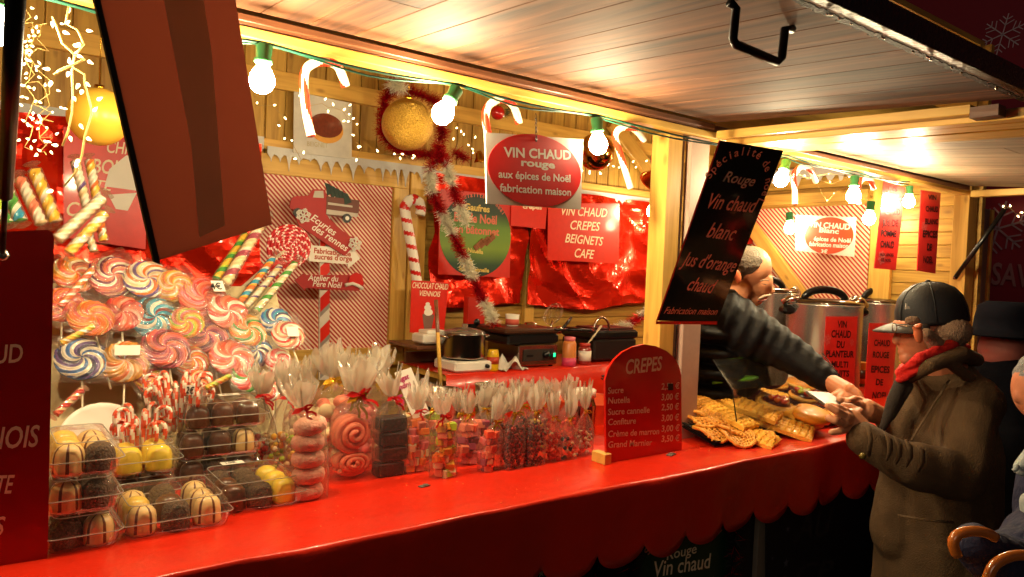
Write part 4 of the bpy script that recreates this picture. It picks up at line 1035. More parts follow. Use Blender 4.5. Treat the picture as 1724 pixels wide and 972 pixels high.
TW = [((93, 407), (176, 330), 24, ('white', 'cream', 'white', 'cream'), 'thick white twisted stick lying diagonally at the top left', 2.30, 2.35),
 ((112, 430), (180, 356), 22, ('yellow', 'gold', 'white', 'yellow'), 'yellow banded twisted stick lying diagonally under the white one', 2.27, 2.30),
 ((96, 378), (56, 282), 26, ('yellow', 'white', 'yellow', 'cream'), 'yellow and white twisted stick standing left of the cup picture', 2.55, 2.6),
 ((72, 380), (32, 298), 24, ('white', 'cream', 'salmon', 'white'), 'white twisted stick standing behind the black gas strut', 2.52, 2.6),
 ((147, 352), (126, 268), 19, ('white', 'purple', 'cream', 'white'), 'white twisted stick with fine purple lines standing under the gold ball', 2.60, 2.64),
 ((166, 350), (150, 266), 19, ('white', 'orange', 'yellow', 'white'), 'white and orange twisted stick standing under the gold ball', 2.62, 2.66),
 ((158, 425), (148, 392), 18, ('white', 'green', 'white', 'cream'), 'short white and green twisted stick below the diagonal ones', 2.45, 2.47),
 ((175, 408), (166, 362), 18, ('yellow', 'white', 'orange', 'white'), 'short yellow and white twisted stick below the cup picture', 2.45, 2.47),
 ((36, 375), (8, 312), 26, ('teal', 'white', 'green', 'white'), 'teal and green twisted stick at the far left edge', 2.45, 2.5),
 ((14, 378), (-12, 330), 24, ('green', 'white', 'lime', 'white'), 'pale green twisted stick cut off by the far left edge', 2.42, 2.46),
 ((362, 474), (416, 392), 18, ('yellow', 'lime', 'green', 'yellow'), 'lime and yellow twisted stick leaning right of the maroon board', 2.45, 2.62),
 ((374, 486), (446, 368), 24, ('cream', 'white', 'mauve', 'cream'), 'pale pink twisted stick leaning left of the giant rope lollipop', 2.42, 2.64),
 ((402, 512), (462, 432), 16, ('orange', 'white', 'teal', 'yellow'), 'rainbow banded twisted stick leaning below the giant rope lollipop', 2.46, 2.62),
 ((412, 520), (474, 446), 15, ('white', 'purple', 'cream', 'white'), 'white and purple twisted stick second from the right of the leaning bunch', 2.44, 2.60),
 ((426, 530), (500, 440), 17, ('green', 'white', 'cream', 'white'), 'white and dark green twisted stick outermost of the leaning bunch', 2.42, 2.58),
 ((100, 580), (160, 548), 14, ('yellow', 'lime', 'yellow', 'white'), 'thin yellow twisted stick pushed between lollipops by the menu board', 2.08, 2.10),
 ((98, 520), (158, 452), 15, ('coral', 'white', 'orange', 'white'), 'thin coral twisted stick crossing the top left lollipops', 2.10, 2.14),
 ((92, 700), (140, 655), 16, ('coral', 'cream', 'red', 'cream'), 'coral twisted stick low down beside the menu board', 1.92, 1.96),
 ((345, 655), (390, 632), 13, ('yellow', 'orange', 'lime', 'yellow'), 'thin yellow twisted stick lying over the candy cane jar', 1.98, 2.0)]
for i, t in enumerate(TW): twist_stick(t[0], t[1], t[2], t[3], t[4], t[5], t[6], i)
# ---------------------------------------------------------------- clamshell boxes of chocolate marshmallows
M_COCO = mat('coconut_chocolate', (40, 20, 14), .7, col2=(128, 100, 74), scale=210, bump=1.0, bscale=240)
M_CHOC = mat('milk_chocolate', (92, 50, 26), .3, coat=.3)
M_VAN = mat('vanilla_coat', (238, 196, 84), .35, coat=.3, var=.05)
M_CRE = mat('cream_coat', (232, 196, 130), .4, coat=.2, var=.05)
M_DRIZ = mat('drizzle', (112, 60, 30), .35)
M_WHITEC = mat('yellow_coat', (240, 206, 70), .3, coat=.3, var=.04)
KI = dict(c=('dark coconut dusted', [M_COCO]), m=('brown chocolate', [M_CHOC]), y=('yellow coated', [M_WHITEC]), s=('cream striped', [M_CRE, M_DRIZ]), w=('pale cream', [M_VAN]))
DC = {}
def dome(kind):
    if kind not in DC:
        prof = [(.0265, 0), (.0285, .004), (.028, .010), (.0275, .03), (.025, .042), (.019, .050), (.010, .0545), (0, .056)]
        mb = MB(); f = (lambda i, k: 1 if ((k % 5) < 1 and i > 0) else 0) if kind == 's' else 0
        mb.lathe(prof, 30, mi=f, jit=lambda i, a: 1+.03*noise.noise(Vector((i*.9, a*1.5, len(kind)+ord(kind))))+(.04*math.cos(12*a) if i < 2 else 0))
        DC[kind] = mb.mesh('marshmallow', KI[kind][1])
    return DC[kind]
def rrect(w, d, r, n=5):
    pts = []
    for (cx, cy, a0) in ((w/2-r, d/2-r, 0), (-w/2+r, d/2-r, 90), (-w/2+r, -d/2+r, 180), (w/2-r, -d/2+r, 270)):
        for k in range(n): a = rad(a0+90*k/(n-1)); pts.append((cx+r*math.cos(a), cy+r*math.sin(a)))
    return pts
def shell(mb, rings):
    n = 20; vs = []; fs = []
    for (w, d, r, z, rib) in rings:
        for i, p in enumerate(rrect(w, d, r)): k = 1+rib*(1 if i % 2 else -1); vs.append((p[0]*k, p[1]*k, z))
    for j in range(len(rings)-1):
        for i in range(n): fs.append((j*n+i, j*n+(i+1) % n, (j+1)*n+(i+1) % n, (j+1)*n+i))
    fs.append(tuple(range((len(rings)-1)*n, len(rings)*n)))
    mb.add(vs, fs, 0, False)
def clam(base, cols, rows, kinds, where, sticker=None, skip=(), lidopen=False, px=.066, py=.062):
    w = cols*px+.016; d = rows*py+.016; h = .068; base = Vector(base)
    m = Matrix.Translation(base+Vector((w/2, d/2, 0)))
    o = thing('sweet_box', 'clear plastic marshmallow box, '+where, 'plastic box', mat=m, group='clear boxes of marshmallows')
    mb = MB(); shell(mb, [(w+.016, d+.016, .02, .034, 0), (w+.004, d+.004, .02, .033, 0), (w-.004, d-.004, .02, .010, .012), (w-.012, d-.012, .018, .002, 0)]); mb.build('tray', F_BOX, o, I4, True)
    mb = MB(); shell(mb, [(w+.016, d+.016, .02, .0355, 0), (w+.004, d+.004, .02, .037, 0), (w-.006, d-.006, .02, .056, .012), (w-.022, d-.022, .02, h, 0), (w-.05, d-.05, .02, h+.002, 0)]); mb.build('lid', F_BOX, o, I4, True)
    for (w_, z_) in ((.016, .0348), (-.024, h+.001)):
        mb = MB(); pp = [(x, y, z_) for x, y in rrect(w+w_, d+w_, .02)]; mb.tube(pp+[pp[0]], .0012, 5); mb.build('rim', F_RIM, o, I4, True)
    if sticker:
        mb = MB(); mb.box((sticker[0]*w/2, sticker[1]*d/2, h+.004), (.055, .028, .001)); s_ = mb.build('sticker', M_PAPER, o, I4, True)
        vs, fs = glyphs(sticker[2], .02); mb = MB(); mb.add([(v.x*.018+sticker[0]*w/2-.02, v.y*.018+sticker[1]*d/2-.006, h+.0052) for v in vs], fs); mb.build('price', M_BLACK, s_, I4, True)
    cn = ['left', 'middle', 'right'] if cols == 3 else ['left', 'right']; rn = ['front', 'middle', 'back'] if rows == 3 else ['front', 'back']
    for j in range(rows):
        for i in range(cols):
            k = kinds[(j*cols+i) % len(kinds)]
            if k == '.': continue
            q = base+Vector((.008+px*(i+.5)+R.uniform(-.002, .002), .008+py*(j+.5)+R.uniform(-.002, .002), .003))
            t = link_mesh('marshmallow', dome(k), None, Matrix.Translation(q) @ Matrix.Rotation(R.random()*6, 4, 'Z') @ Matrix.Diagonal((1.06, 1.06, R.uniform(1.02, 1.12), 1)))
            tag(t, '%s marshmallow, %s %s in box %s' % (KI[k][0], rn[j], cn[i], where), 'marshmallow', 'marshmallows in clear boxes')
def at_c(px, py, dz=0): return A(px, py, z=ZC+dz)
b = at_c(78, 940)
clam(b, 2, 2, 'cscm', 'lowest in stack beside the menu board', px=.056)
clam(b+Vector((-.002, .004, .073)), 2, 2, 'scmc', 'second lowest in stack beside the menu board', px=.056)
clam(b+Vector((.004, .01, .146)), 2, 3, 'scwsws', 'topmost in stack beside the menu board', px=.054)
clam(at_c(208, 915), 3, 3, 'scswmsscs', 'in front row left of the 10€ one')
b = at_c(200, 860); b = Vector((.275, 1.93, ZC))
clam(b+Vector((.012, -.04, 0)), 2, 2, 'cmcm', 'underneath the yellow ones')
clam(b+Vector((.012, -.05, .078)), 2, 2, 'yyyy', 'all yellow, left of the candy canes')
b = Vector((.455, 1.985, ZC))
clam(b, 3, 2, 'mcmmcm', 'lowest of the three stacked brown ones')
clam(b+Vector((0, 0, .073)), 3, 2, 'mmsmmc', 'middle of the three stacked brown ones')
clam(b+Vector((.01, .004, .146)), 3, 2, 'mmmmmm', 'topmost of the three stacked brown ones', (.3, .5, '4,50'))
clam(at_c(372, 872), 3, 3, 'mcymcyccy', 'marked 10€ at the front', (-.2, .9, '10€'), px=.06)
# ---------------------------------------------------------------- candy canes in a jar
M_CR, M_CW = candy('coral'), candy('white')
jc = at_c(238, 752)+Vector((0, .14, 0)); jc = A(238, 738, y=2.02); jc.z = ZC
jar = thing('cane_jar', 'pink ribbed jar holding red and white candy canes behind the marshmallow boxes', 'jar', jc)
mb = MB(); mb.lathe([(.034, 0)]+[(.036+.0015*(i % 2), .01+i*.008) for i in range(17)]+[(.038, .15)], 20); mb.build('ribbed_cup', mat('pink_cup', (222, 108, 74), .4), jar)
for v_ in jar.children: v_.matrix_local = Matrix.Translation((0, 0, 0)); 
mb = None
def cane(base, top, hook, r, label, wd=None, hr=.018, group='candy canes in the jar', cols=None, seg=10):
    base = Vector(base); top = Vector(top); hook = Vector(hook).normalized()
    up = (top-base).normalized(); hook = (hook-up*hook.dot(up)).normalized(); pts = []
    for k in range(seg): pts.append(base.lerp(top, k/seg))
    for k in range(10): a = math.pi*k/9*1.05; pts.append(top+hook*hr*(1-math.cos(a))+up*hr*math.sin(a))
    e = pts[-1]; pts += [e-up*hr*.7, e-up*hr*1.3]
    mb = MB(); mb.tube(pts, r, 10, mi=lambda i, k: 0 if ((k+i*2) % 10) < 5 else 1)
    o = mb.build('candy_cane', cols or [M_CR, M_CW]); return tag(o, label, 'candy cane', group)
for i in range(15):
    a = -2.9+i*.42; d = Vector((math.cos(a), math.sin(a), 0)); q = .030
    b0 = jc+Vector((d.x*.022, d.y*.022, .02)); tp = jc+Vector((d.x*.034, d.y*.034, .165+.035*(i % 3 == 0)))
    cane(b0, tp, d, .0055, 'red and white candy cane hooked over the rim of the pink jar', hr=.016)
j2 = A(300, 715, y=2.07); j2.z = ZC+.14
for i in range(14):
    a = -3.0+i*.45; d = Vector((math.cos(a), math.sin(a), 0))
    cane(j2+d*.03, j2+d*.052+Vector((0, 0, .10+.03*(i % 2))), d, .0055, 'red and white candy cane in the clear tub beside the 2€ tag', hr=.016, group='candy canes in the clear tub')
tub = thing('clear_tub', 'clear round tub of candy canes with a white 2€ tag', 'tub', j2-Vector((0, 0, .14)))
mb = MB(); mb.lathe([(.055, .0), (.062, .002), (.066, .24)], 20, smooth=False); mb.build('wall', F_BOX, tub, I4, True)
q = A(318, 656, y=1.99); bd = Board(q, (1, .1, 0), (.12, 0, 1)); mb = MB(); mb.prism([bd.at(*k) for k in ((309, 648), (307, 664), (327, 666), (329, 649))], .001); tgo = mb.build('price_tag', M_PAPER, tub, bd.m)
mb = MB(); bd.text(mb, '2€', (312, 662), (325, 663), 11, bold=.02); mb.build('price', M_BLACK, tgo, bd.m)
# thin display plate
mb = MB(); mb.lathe([(0, 0), (.09, .0), (.10, .008), (.098, .01), (.088, .003), (0, .003)], 28); tag(mb.build('white_plate', M_WHITE, None, Matrix.Translation(A(172, 742, y=2.1)) @ Matrix.Rotation(1.0, 4, 'X')), 'pale round plate leaning behind the yellow marshmallow box', 'plate')
# ---------------------------------------------------------------- gift bags
M_GOLDR = mat('gold_ribbon', (236, 176, 40), .2, .7, coat=.4)
def cube_pile(mb, c, w, d, h, s, nm, rr):
    c = Vector(c); z = 0
    while z < h:
        for _ in range(max(2, int(w*d/(s*s)*.9))):
            p = c+Vector((rr.uniform(-w/2+s/2, w/2-s/2), rr.uniform(-d/2+s/2, d/2-s/2), z+s/2+rr.uniform(-.002, .003)))
            m = Matrix.Translation(p) @ Matrix.Rotation(rr.uniform(-.7, .7), 4, 'Z') @ Matrix.Rotation(rr.uniform(-.35, .35), 4, 'X')
            mb.box((0, 0, 0), (s*rr.uniform(.9, 1.2), s, s*rr.uniform(.8, 1)), rr.randrange(nm), m, bev=s*.08)
        z += s*.88
def gift_bag(px, py, w, ytop, yneck, yfan, kind, label, ribbon='g', seed=0, lean=0, bdz=0, by=None):
    b = A(px, py, z=ZC) if by is None else A(px, py, y=by)
    b.z = ZC
    k = mpp(b); W_ = w*k; D_ = W_*.62; hc = (py-ytop)*k; hn = (py-yneck)*k; hf = (py-yneck)*k+(yneck-yfan)*k*.88
    b = b+Vector((0, D_*.45, 0)); rr = random.Random(seed+50)
    o = thing('gift_bag', label, 'gift bag', b, group='cellophane gift bags')
    # contents
    mb = MB(); s = W_/2.6
    if kind == 'rings':
        for i in range(5):
            z = hc*(i+.5)/5; R_ = W_*.43; rt = hc/10.5
            m = Matrix.Translation((rr.uniform(-.004, .004), 0, z)) @ Matrix.Rotation(rr.uniform(-.16, .16), 4, 'Y')
            mb.lathe([(0, -rt*.55), (R_*.35, -rt*.85), (R_*.7, -rt), (R_*.93, -rt*.6), (R_, 0), (R_*.93, rt*.6), (R_*.7, rt), (R_*.35, rt*.85), (0, rt*.55)], 22, m=m, sy=.75, jit=lambda i_, a: 1+.05*noise.noise(Vector((a*1.3, i_, i))))
        mats = [mat('pink_marshmallow', (250, 186, 160), .8, var=.06, bump=.5, bscale=160)]; nm = 'marshmallow_ring'
    elif kind == 'coil':
        for (cz, R_, q) in ((hc*.68, W_*.44, 1), (hc*.24, W_*.40, -1)):
            pts = []; T = 2.6
            for i in range(66):
                t = i/65; a = q*2*math.pi*T*t+1.2; rr_ = R_*(.10+.82*t); pts.append((rr_*math.cos(a)*1.02, -.012*(1-t), cz+rr_*math.sin(a)*(.95 if q > 0 else .62)))
            mb.tube(pts, R_*.138, 8, flat=1.0)
            pts2 = [(x, y+.028, z) for x, y, z in pts]; mb.tube(pts2, R_*.13, 6)
            mb.lathe([(R_*.86, -.034), (R_*.90, -.016), (R_*.86, -.004)], 24, m=Matrix.Translation((0, .015, cz)) @ Matrix.Rotation(math.pi/2, 4, 'X') @ Matrix.Diagonal((1, .95 if q > 0 else .62, 1, 1)))
        mats = [mat('salmon_marshmallow', (250, 138, 104), .7, var=.06, bump=.3, bscale=120)]; nm = 'marshmallow_coil'
    elif kind in ('choc',):
        for i in range(4):
            mb.box((rr.uniform(-.004, .004), 0, hc*(i+.5)/4), (W_*.86, D_*.8, hc/4*.93), m=Matrix.Rotation(rr.uniform(-.06, .06), 4, 'Z'), bev=.004)
        mats = [mat('dark_nougat', (58, 26, 20), .45, var=.25, scale=60, bump=.6, bscale=120)]; nm = 'nougat_block'
    elif kind in ('orange', 'mixed', 'pinkc', 'green'):
        mats = {'orange': ['salmon', 'orange', 'cream', 'pink'], 'mixed': ['gold', 'orange', 'lime', 'salmon', 'cream'], 'pinkc': ['pink', 'mauve', 'coral', 'salmon'], 'green': ['lime', 'cream', 'salmon']}[kind]
        mats = [mat('nougat_'+x, CC[x], .6, var=.05, bump=.2) for x in mats]; cube_pile(mb, (0, 0, 0), W_*.9, D_*.9, hc, W_/3.1, len(mats), rr); nm = 'nougat_cubes'
    elif kind == 'nuts':
        for i in range(230):
            p = (rr.uniform(-.42, .42)*W_, rr.uniform(-.42, .42)*D_, rr.uniform(.03, 1)*hc); q = W_*.062*rr.uniform(.8, 1.25)
            mb.ball(p, (q, q*.85, q*1.1), 7, 5, rr.randrange(3), jit=None)
        mats = [mat('caramel_nut', (150, 40, 26), .35, coat=.4, bump=.7, bscale=200), mat('dark_nut', (92, 28, 20), .35, coat=.4, bump=.7, bscale=200), mat('red_nut', (186, 50, 34), .35, coat=.4, bump=.7, bscale=200)]; nm = 'sugared_nuts'
    elif kind in ('red', 'hearts', 'fluff', 'yellow', 'pale'):
        cols = {'red': ['red', 'coral', 'red'], 'hearts': ['red', 'black', 'cream', 'coral'], 'fluff': ['pink', 'salmon', 'cream'], 'yellow': ['yellow', 'lime', 'cream', 'gold'], 'pale': ['cream', 'white', 'red']}[kind]
        for i in range(46):
            q = W_*(.10 if kind != 'fluff' else .17)*rr.uniform(.8, 1.2)
            p = (rr.uniform(-.36, .36)*W_, rr.uniform(-.36, .36)*D_, rr.uniform(.06, .97)*hc)
            mb.ball(p, (q, q*.7, q*rr.uniform(.7, 1.1)), 10, 7, rr.randrange(len(cols)))
        mats = [mat('sweet_'+x, CC[x], .5, var=.05) for x in cols]; nm = 'sweets'
    c_ = mb.build(nm, mats, o, I4, True); c_['kind'] = 'stuff'
    # film
    n = 44; rings = []; vs = []; fs = []
    zs = [(0, .98, 0), (.004, 1.0, 0), (hc*.3, 1.04, 0), (hc*.6, 1.02, 0), (hc*.9, 1.0, 0), (hc+(hn-hc)*.3, .82, .3), (hc+(hn-hc)*.65, .5, .6), (hn-.006, .17, 1), (hn, .12, 1), (hn+.006, .17, 1)]
    F_ = [(hn+(hf-hn)*t, .2+.62*t**.7, 1) for t in (.2, .45, .7, 1.0)]
    lx = lean*W_
    def ringpts(z, sc, pl, i):
        out = []
        for k in range(n):
            a = 2*math.pi*k/n; ca, sa = math.cos(a), math.sin(a); e = .5 if pl == 0 else .5+.5*pl
            x = math.copysign(abs(ca)**e, ca)*W_/2*sc; y = math.copysign(abs(sa)**e, sa)*D_/2*sc
            cr_ = noise.noise(Vector((a*3.1, z*30, seed*3.3)))
            f = 1+pl*(.17*math.sin(a*7+seed+3*noise.noise(Vector((a*2, z*9, seed))))+.22*noise.noise(Vector((math.cos(a)*3.2, math.sin(a)*3.2, z*26+seed)))) + .05*cr_
            zz = z
            if i >= 10: zz += (i-9)/4*(hf-hn)*.55*noise.noise(Vector((math.cos(a)*2.4, math.sin(a)*2.4+seed, 1)))*1.3; f *= 1+.5*noise.noise(Vector((a*1.6, seed*2, z*6)))
            t = max(0, (z-hn)/(hf-hn+1e-6)); out.append((x*f+lx*max(0, z/hf)**2+cr_*.003, y*f*(1 if i < 10 else 1.2), zz))
        return out
    al = zs+F_
    for i, (z, sc, pl) in enumerate(al): vs += ringpts(z, sc, pl, i)
    for j in range(len(al)-1):
        for k in range(n): fs.append((j*n+k, j*n+(k+1) % n, (j+1)*n+(k+1) % n, (j+1)*n+k))
    nb_ = 7*n
    mb = MB(); mb.add(vs, fs[:nb_]+[tuple(range(n))[::-1]], 0, True); mb.build('bag', F_BAG, o, I4, True)
    mb = MB(); mb.add(vs, fs[nb_:], 0, True)
    inner = []
    for i, (z, sc, pl) in enumerate(F_): inner += [(x*.5+.004*math.sin(k), y*.5, zz*1.0-.002) for k, (x, y, zz) in enumerate(ringpts(z, sc, pl, 11+i))]
    mb.add(inner, [(j*n+k, j*n+(k+1) % n, (j+1)*n+(k+1) % n, (j+1)*n+k) for j in range(3) for k in range(n)], 0, True)
    mb.build('gathered_top', F_TOP, o, I4, True)['kind'] = 'stuff'
    rc = b+Vector((lx*(hn/hf)**2, -.008, hn))
    if 'g' in ribbon: bow(o, rc, W_*.30, M_GOLDR, seed, 3, 3)
    if 'r' in ribbon: bow(o, rc+Vector((0, -.004, .003)), W_*.32, M_RIB, seed+9, 2, 2)
    mb = MB(); mb.lathe([(W_*.085, -.004), (W_*.10, 0), (W_*.085, .004)], 12, m=Matrix.Translation((lx*(hn/hf)**2, 0, hn)), sy=.62); mb.build('tie', M_GOLDR if 'g' in ribbon else M_RIB, o, I4, True)
BAGS = [ # back row first
 (480, 802, 54, 728, 672, 612, 'yellow', 'bag of yellow and lime sweets behind the bag of stacked pink rings', 'r', .1, 1.98),
 (442, 800, 54, 735, 668, 622, 'pale', 'bag of pale sweets with a red ribbon right of the brown marshmallow stack', 'r', -.1, 2.0),
 (565, 790, 70, 672, 640, 585, 'fluff', 'tall bag of pale pink marshmallow with a gold ribbon behind the salmon coil', 'g', .0, 2.02),
 (515, 790, 60, 690, 655, 608, 'fluff', 'bag of pink marshmallow between the yellow sweets and the tall gold tied one', 'g', .05, 2.05),
 (625, 780, 60, 690, 640, 590, 'fluff', 'bag of pink marshmallow behind the dark nougat with a high clear top', 'g', .1, 2.03),
 (735, 775, 46, 705, 690, 648, 'green', 'bag of pale green nougat cubes in the back row', 'g', -.1, 1.97),
 (780, 770, 42, 715, 698, 655, 'pinkc', 'bag of pink nougat cubes in the back row, left of the peanut card', 'g', 0, 1.98),
 (845, 765, 40, 712, 690, 650, 'nuts', 'bag of dark nuts in the back row right of the peanut card', 'g', .1, 2.0),
 (885, 762, 42, 705, 683, 642, 'nuts', 'bag of dark nuts in the back row, second from the peanut card', 'g', 0, 2.0),
 (925, 757, 40, 705, 680, 645, 'pale', 'bag of pale sweets in the back row near the orange basin', 'g', -.05, 2.0),
 (962, 755, 42, 705, 678, 640, 'red', 'bag of red sweets in the back row before the orange basin', 'g', .05, 2.0),
 (592, 778, 56, 688, 650, 600, 'fluff', 'bag of pink marshmallow directly behind the salmon coil', 'g', -.1, 2.0),
 (690, 772, 50, 702, 680, 634, 'orange', 'bag of peach nougat in the back row beside the nougat price card', 'gr', .1, 2.0),
 (815, 770, 42, 712, 690, 652, 'pinkc', 'bag of pink nougat in the back row under the peanut card', 'g', .1, 2.0),
 (905, 760, 40, 705, 680, 640, 'yellow', 'bag of yellow and lime sweets in the back row among the nuts', 'g', .2, 2.0),
 (523, 846, 68, 706, 690, 640, 'rings', 'bag of five stacked pink marshmallow rings at the left of the front row', 'r', -.25, None),
 (603, 813, 82, 698, 668, 616, 'coil', 'bag with a large salmon marshmallow coil shaped like a figure eight', 'gr', .0, None),
 (662, 804, 56, 702, 672, 628, 'choc', 'bag of dark brown nougat blocks right of the salmon coil', 'r', -.2, None),
 (706, 798, 44, 716, 694, 655, 'orange', 'bag of peach nougat cubes right of the dark brown blocks', 'r', .1, None),
 (752, 807, 46, 728, 702, 664, 'mixed', 'bag of mixed yellow and orange nougat cubes standing furthest forward', 'r', -.1, None),
 (792, 785, 40, 724, 700, 664, 'pinkc', 'bag of pink nougat cubes behind the leaning pink one', 'g', 0, None),
 (829, 796, 40, 738, 712, 672, 'pinkc', 'bag of pink nougat cubes left of the dark sugared nuts', 'g', .5, None),
 (868, 792, 40, 720, 697, 656, 'nuts', 'bag of dark sugared nuts in the front row, left of two', 'g', -.1, None),
 (904, 786, 40, 716, 694, 652, 'nuts', 'bag of dark sugared nuts in the front row, right of two', 'g', .05, None),
 (935, 779, 32, 730, 704, 665, 'red', 'bag of bright red sweets right of the sugared nuts', 'g', 0, None),
 (960, 776, 34, 736, 706, 662, 'hearts', 'bag of red heart sweets with dark ones in the front row', 'g', .1, None),
 (988, 769, 32, 722, 692, 650, 'pale', 'bag of cream sweets with a red heart next to the Crepes board', 'g', .15, None)]
for i, (px, py, w, yt, yn, yf, kd, lb, rb, ln, by) in enumerate(BAGS):
    if by: b_ = Vector(A(px, 700, y=by)); b_.z = ZC; 
    gift_bag(px, py, w, yt, yn, yf, kd, lb, rb, i, ln+R.uniform(-.22, .22), 0, None)
# price cards
def card(corners, y, label, lines, mt, lmt, tilt=.15):
    p = A(*corners[1], y=y); bd = Board(p, (1, 0, 0), (0, tilt, 1))
    o = thing('price_card', label, 'price card', mat=bd.m)
    mb = MB(); mb.prism([bd.at(*c) for c in corners], .0015); mb.build('card', mt, o, I4, True)
    for l in lines: mb = MB(); bd.text(mb, *l[:4], **l[4]); mb.build('lettering', lmt, o, bd.m)
M_PKL = mat('magenta_letter', (186, 60, 110), .5)
card([(664, 628), (696, 706), (724, 696), (692, 619)], 1.93, 'white price card reading nougat tendre 5€', [('nougat', (661, 648), (689, 637), 9, BO), ('tendre', (664, 660), (692, 649), 9, BO), ('5', (671, 685), (682, 681), 18, dict(bold=.05)), ('€', (686, 676), (695, 672), 11, BO)], M_PAPER, M_PKL)
card([(801, 667), (812, 712), (866, 690), (848, 642)], 1.94, 'white price card reading cacahuètes among the nut bags', [('CACAHUETES', (812, 673), (849, 653), 8, dict(bold=.03)), ('SUCREES', (822, 688), (846, 676), 5, BO)], mat('card_grey', (206, 188, 168), .6), mat('purple_letter', (120, 44, 74), .5))
# bowls behind the bags
def bowl(px, py, y, rpx, h, mt, label, nm='mixing_bowl', cat='bowl', prof=None):
    c = A(px, py, y=y); r = rpx*mpp(c); z0 = c.z-h
    o = thing(nm, label, cat, (c.x, c.y, z0)); mb = MB()
    mb.lathe([(0, 0), (r*.55, 0), (r*.9, h*.4), (r, h*.96), (r*1.06, h), (r*1.06, h+.004), (r*.97, h), (r*.86, h*.42), (r*.5, .01), (0, .01)], 30); mb.build('bowl', mt, o, I4, True); return o
bowl(742, 657, 2.3, 35, .20, M_STEEL, 'wide steel bowl behind the nougat bags')
bowl(820, 648, 2.32, 20, .20, mat('tin_foil', (206, 196, 176), .25, .9, bump=1, bscale=120), 'small foil lined cup behind the peanut card', 'foil_cup', 'cup')
bowl(990, 672, 2.2, 56, .16, mat('orange_plastic', (226, 88, 46), .35), 'orange plastic basin behind the Crepes board', 'basin', 'basin')
c = A(1000, 752, y=1.90); c.z = ZC; c.y += .06
o = thing('sweet_jar', 'red patterned sweet jar with a white lid behind the Crepes board', 'jar', c)
mb = MB(); mb.lathe([(.034, 0), (.042, .01), (.042, .12), (.034, .14), (.034, .148)], 24, mi=lambda i, k: (k//2+i) % 2); mb.build('glass', [mat('jar_red', (150, 26, 22), .15, coat=1), mat('jar_dark', (64, 16, 18), .15, coat=1)], o, I4, True)
mb = MB(); mb.lathe([(.040, .148), (.041, .175), (.036, .178), (0, .178)], 24); mb.build('lid', M_WHITE, o, I4, True)
# bits on the cloth
for (px, py, s_, lb) in ((714, 818, .016, 'small torn grey scrap lying on the red cloth before the nougat bags'), (1130, 765, .02, 'small grey tape scrap on the cloth beside the Crepes board')):
    mb = MB(); c = A(px, py, z=ZC+.004); mb.box((0, 0, 0), (s_*2, s_, .002), m=Matrix.Translation(c) @ Matrix.Rotation(.3, 4, 'Z')); mb.box((s_*.3, .003, .002), (s_*.9, s_*.6, .002), m=Matrix.Translation(c) @ Matrix.Rotation(-.3, 4, 'Z'))
    tag(mb.build('paper_scrap', mat('scrap_grey', (130, 122, 112), .5, var=.4, scale=80)), lb, 'scrap')
# ================================================================== waffle tray and glass guard
M_WAF = mat('golden_waffle', (255, 204, 76), .5, col2=(236, 152, 40), scale=22, bump=.5, bscale=160, coat=.15)
M_WAFL = mat('lacy_waffle', (252, 190, 76), .5, col2=(206, 120, 36), scale=26, bump=.4, coat=.2)
M_BEIG = mat('fried_dough', (240, 160, 44), .45, col2=(206, 118, 28), scale=14, coat=.2)
M_NUT = mat('choc_spread', (62, 24, 16), .18, coat=.6)
x0, x1 = 2.13, 3.06; SLP = rad(14.5); TN = Vector((0, -math.sin(SLP), math.cos(SLP))); TS = Vector((0, math.cos(SLP), math.sin(SLP)))
T0 = Vector((x0, 1.62, ZC+.022)); TD = .60
def tp(px, py, h=0): return APL(px, py, T0+TN*h, TN)
ty = thing('wire_tray', 'black wire tray sloping up under the waffles on the red cloth', 'tray', mat=basis(T0, (1, 0, 0), TS, TN))
mb = MB(); W_ = x1-x0; mb.tube([(0, 0, 0), (W_, 0, 0), (W_, TD, 0), (0, TD, 0), (0, 0, 0)], .004, 6); mb.tube([(0, 0, -.012), (W_, 0, -.012), (W_, TD, -.012), (0, TD, -.012), (0, 0, -.012)], .003, 6); mb.build('rim', M_BLACKM, ty, I4, True)
xx = .01
while xx < W_: mb = MB(); mb.tube([(xx, 0, .001), (xx, TD, .001)], .0016, 4); mb.build('wire', M_BLACKM, ty, I4, True); xx += .018
mb = MB(); mb.box((W_/2, TD/2, -.010), (W_-.01, TD-.01, .004)); mb.build('base', M_BLACK, ty, I4, True)
for x_ in (.03, W_-.03): mb = MB(); mb.box((x_, TD-.05, -.075), (.02, .02, .12)); mb.build('leg', M_BLACK, ty, I4, True)
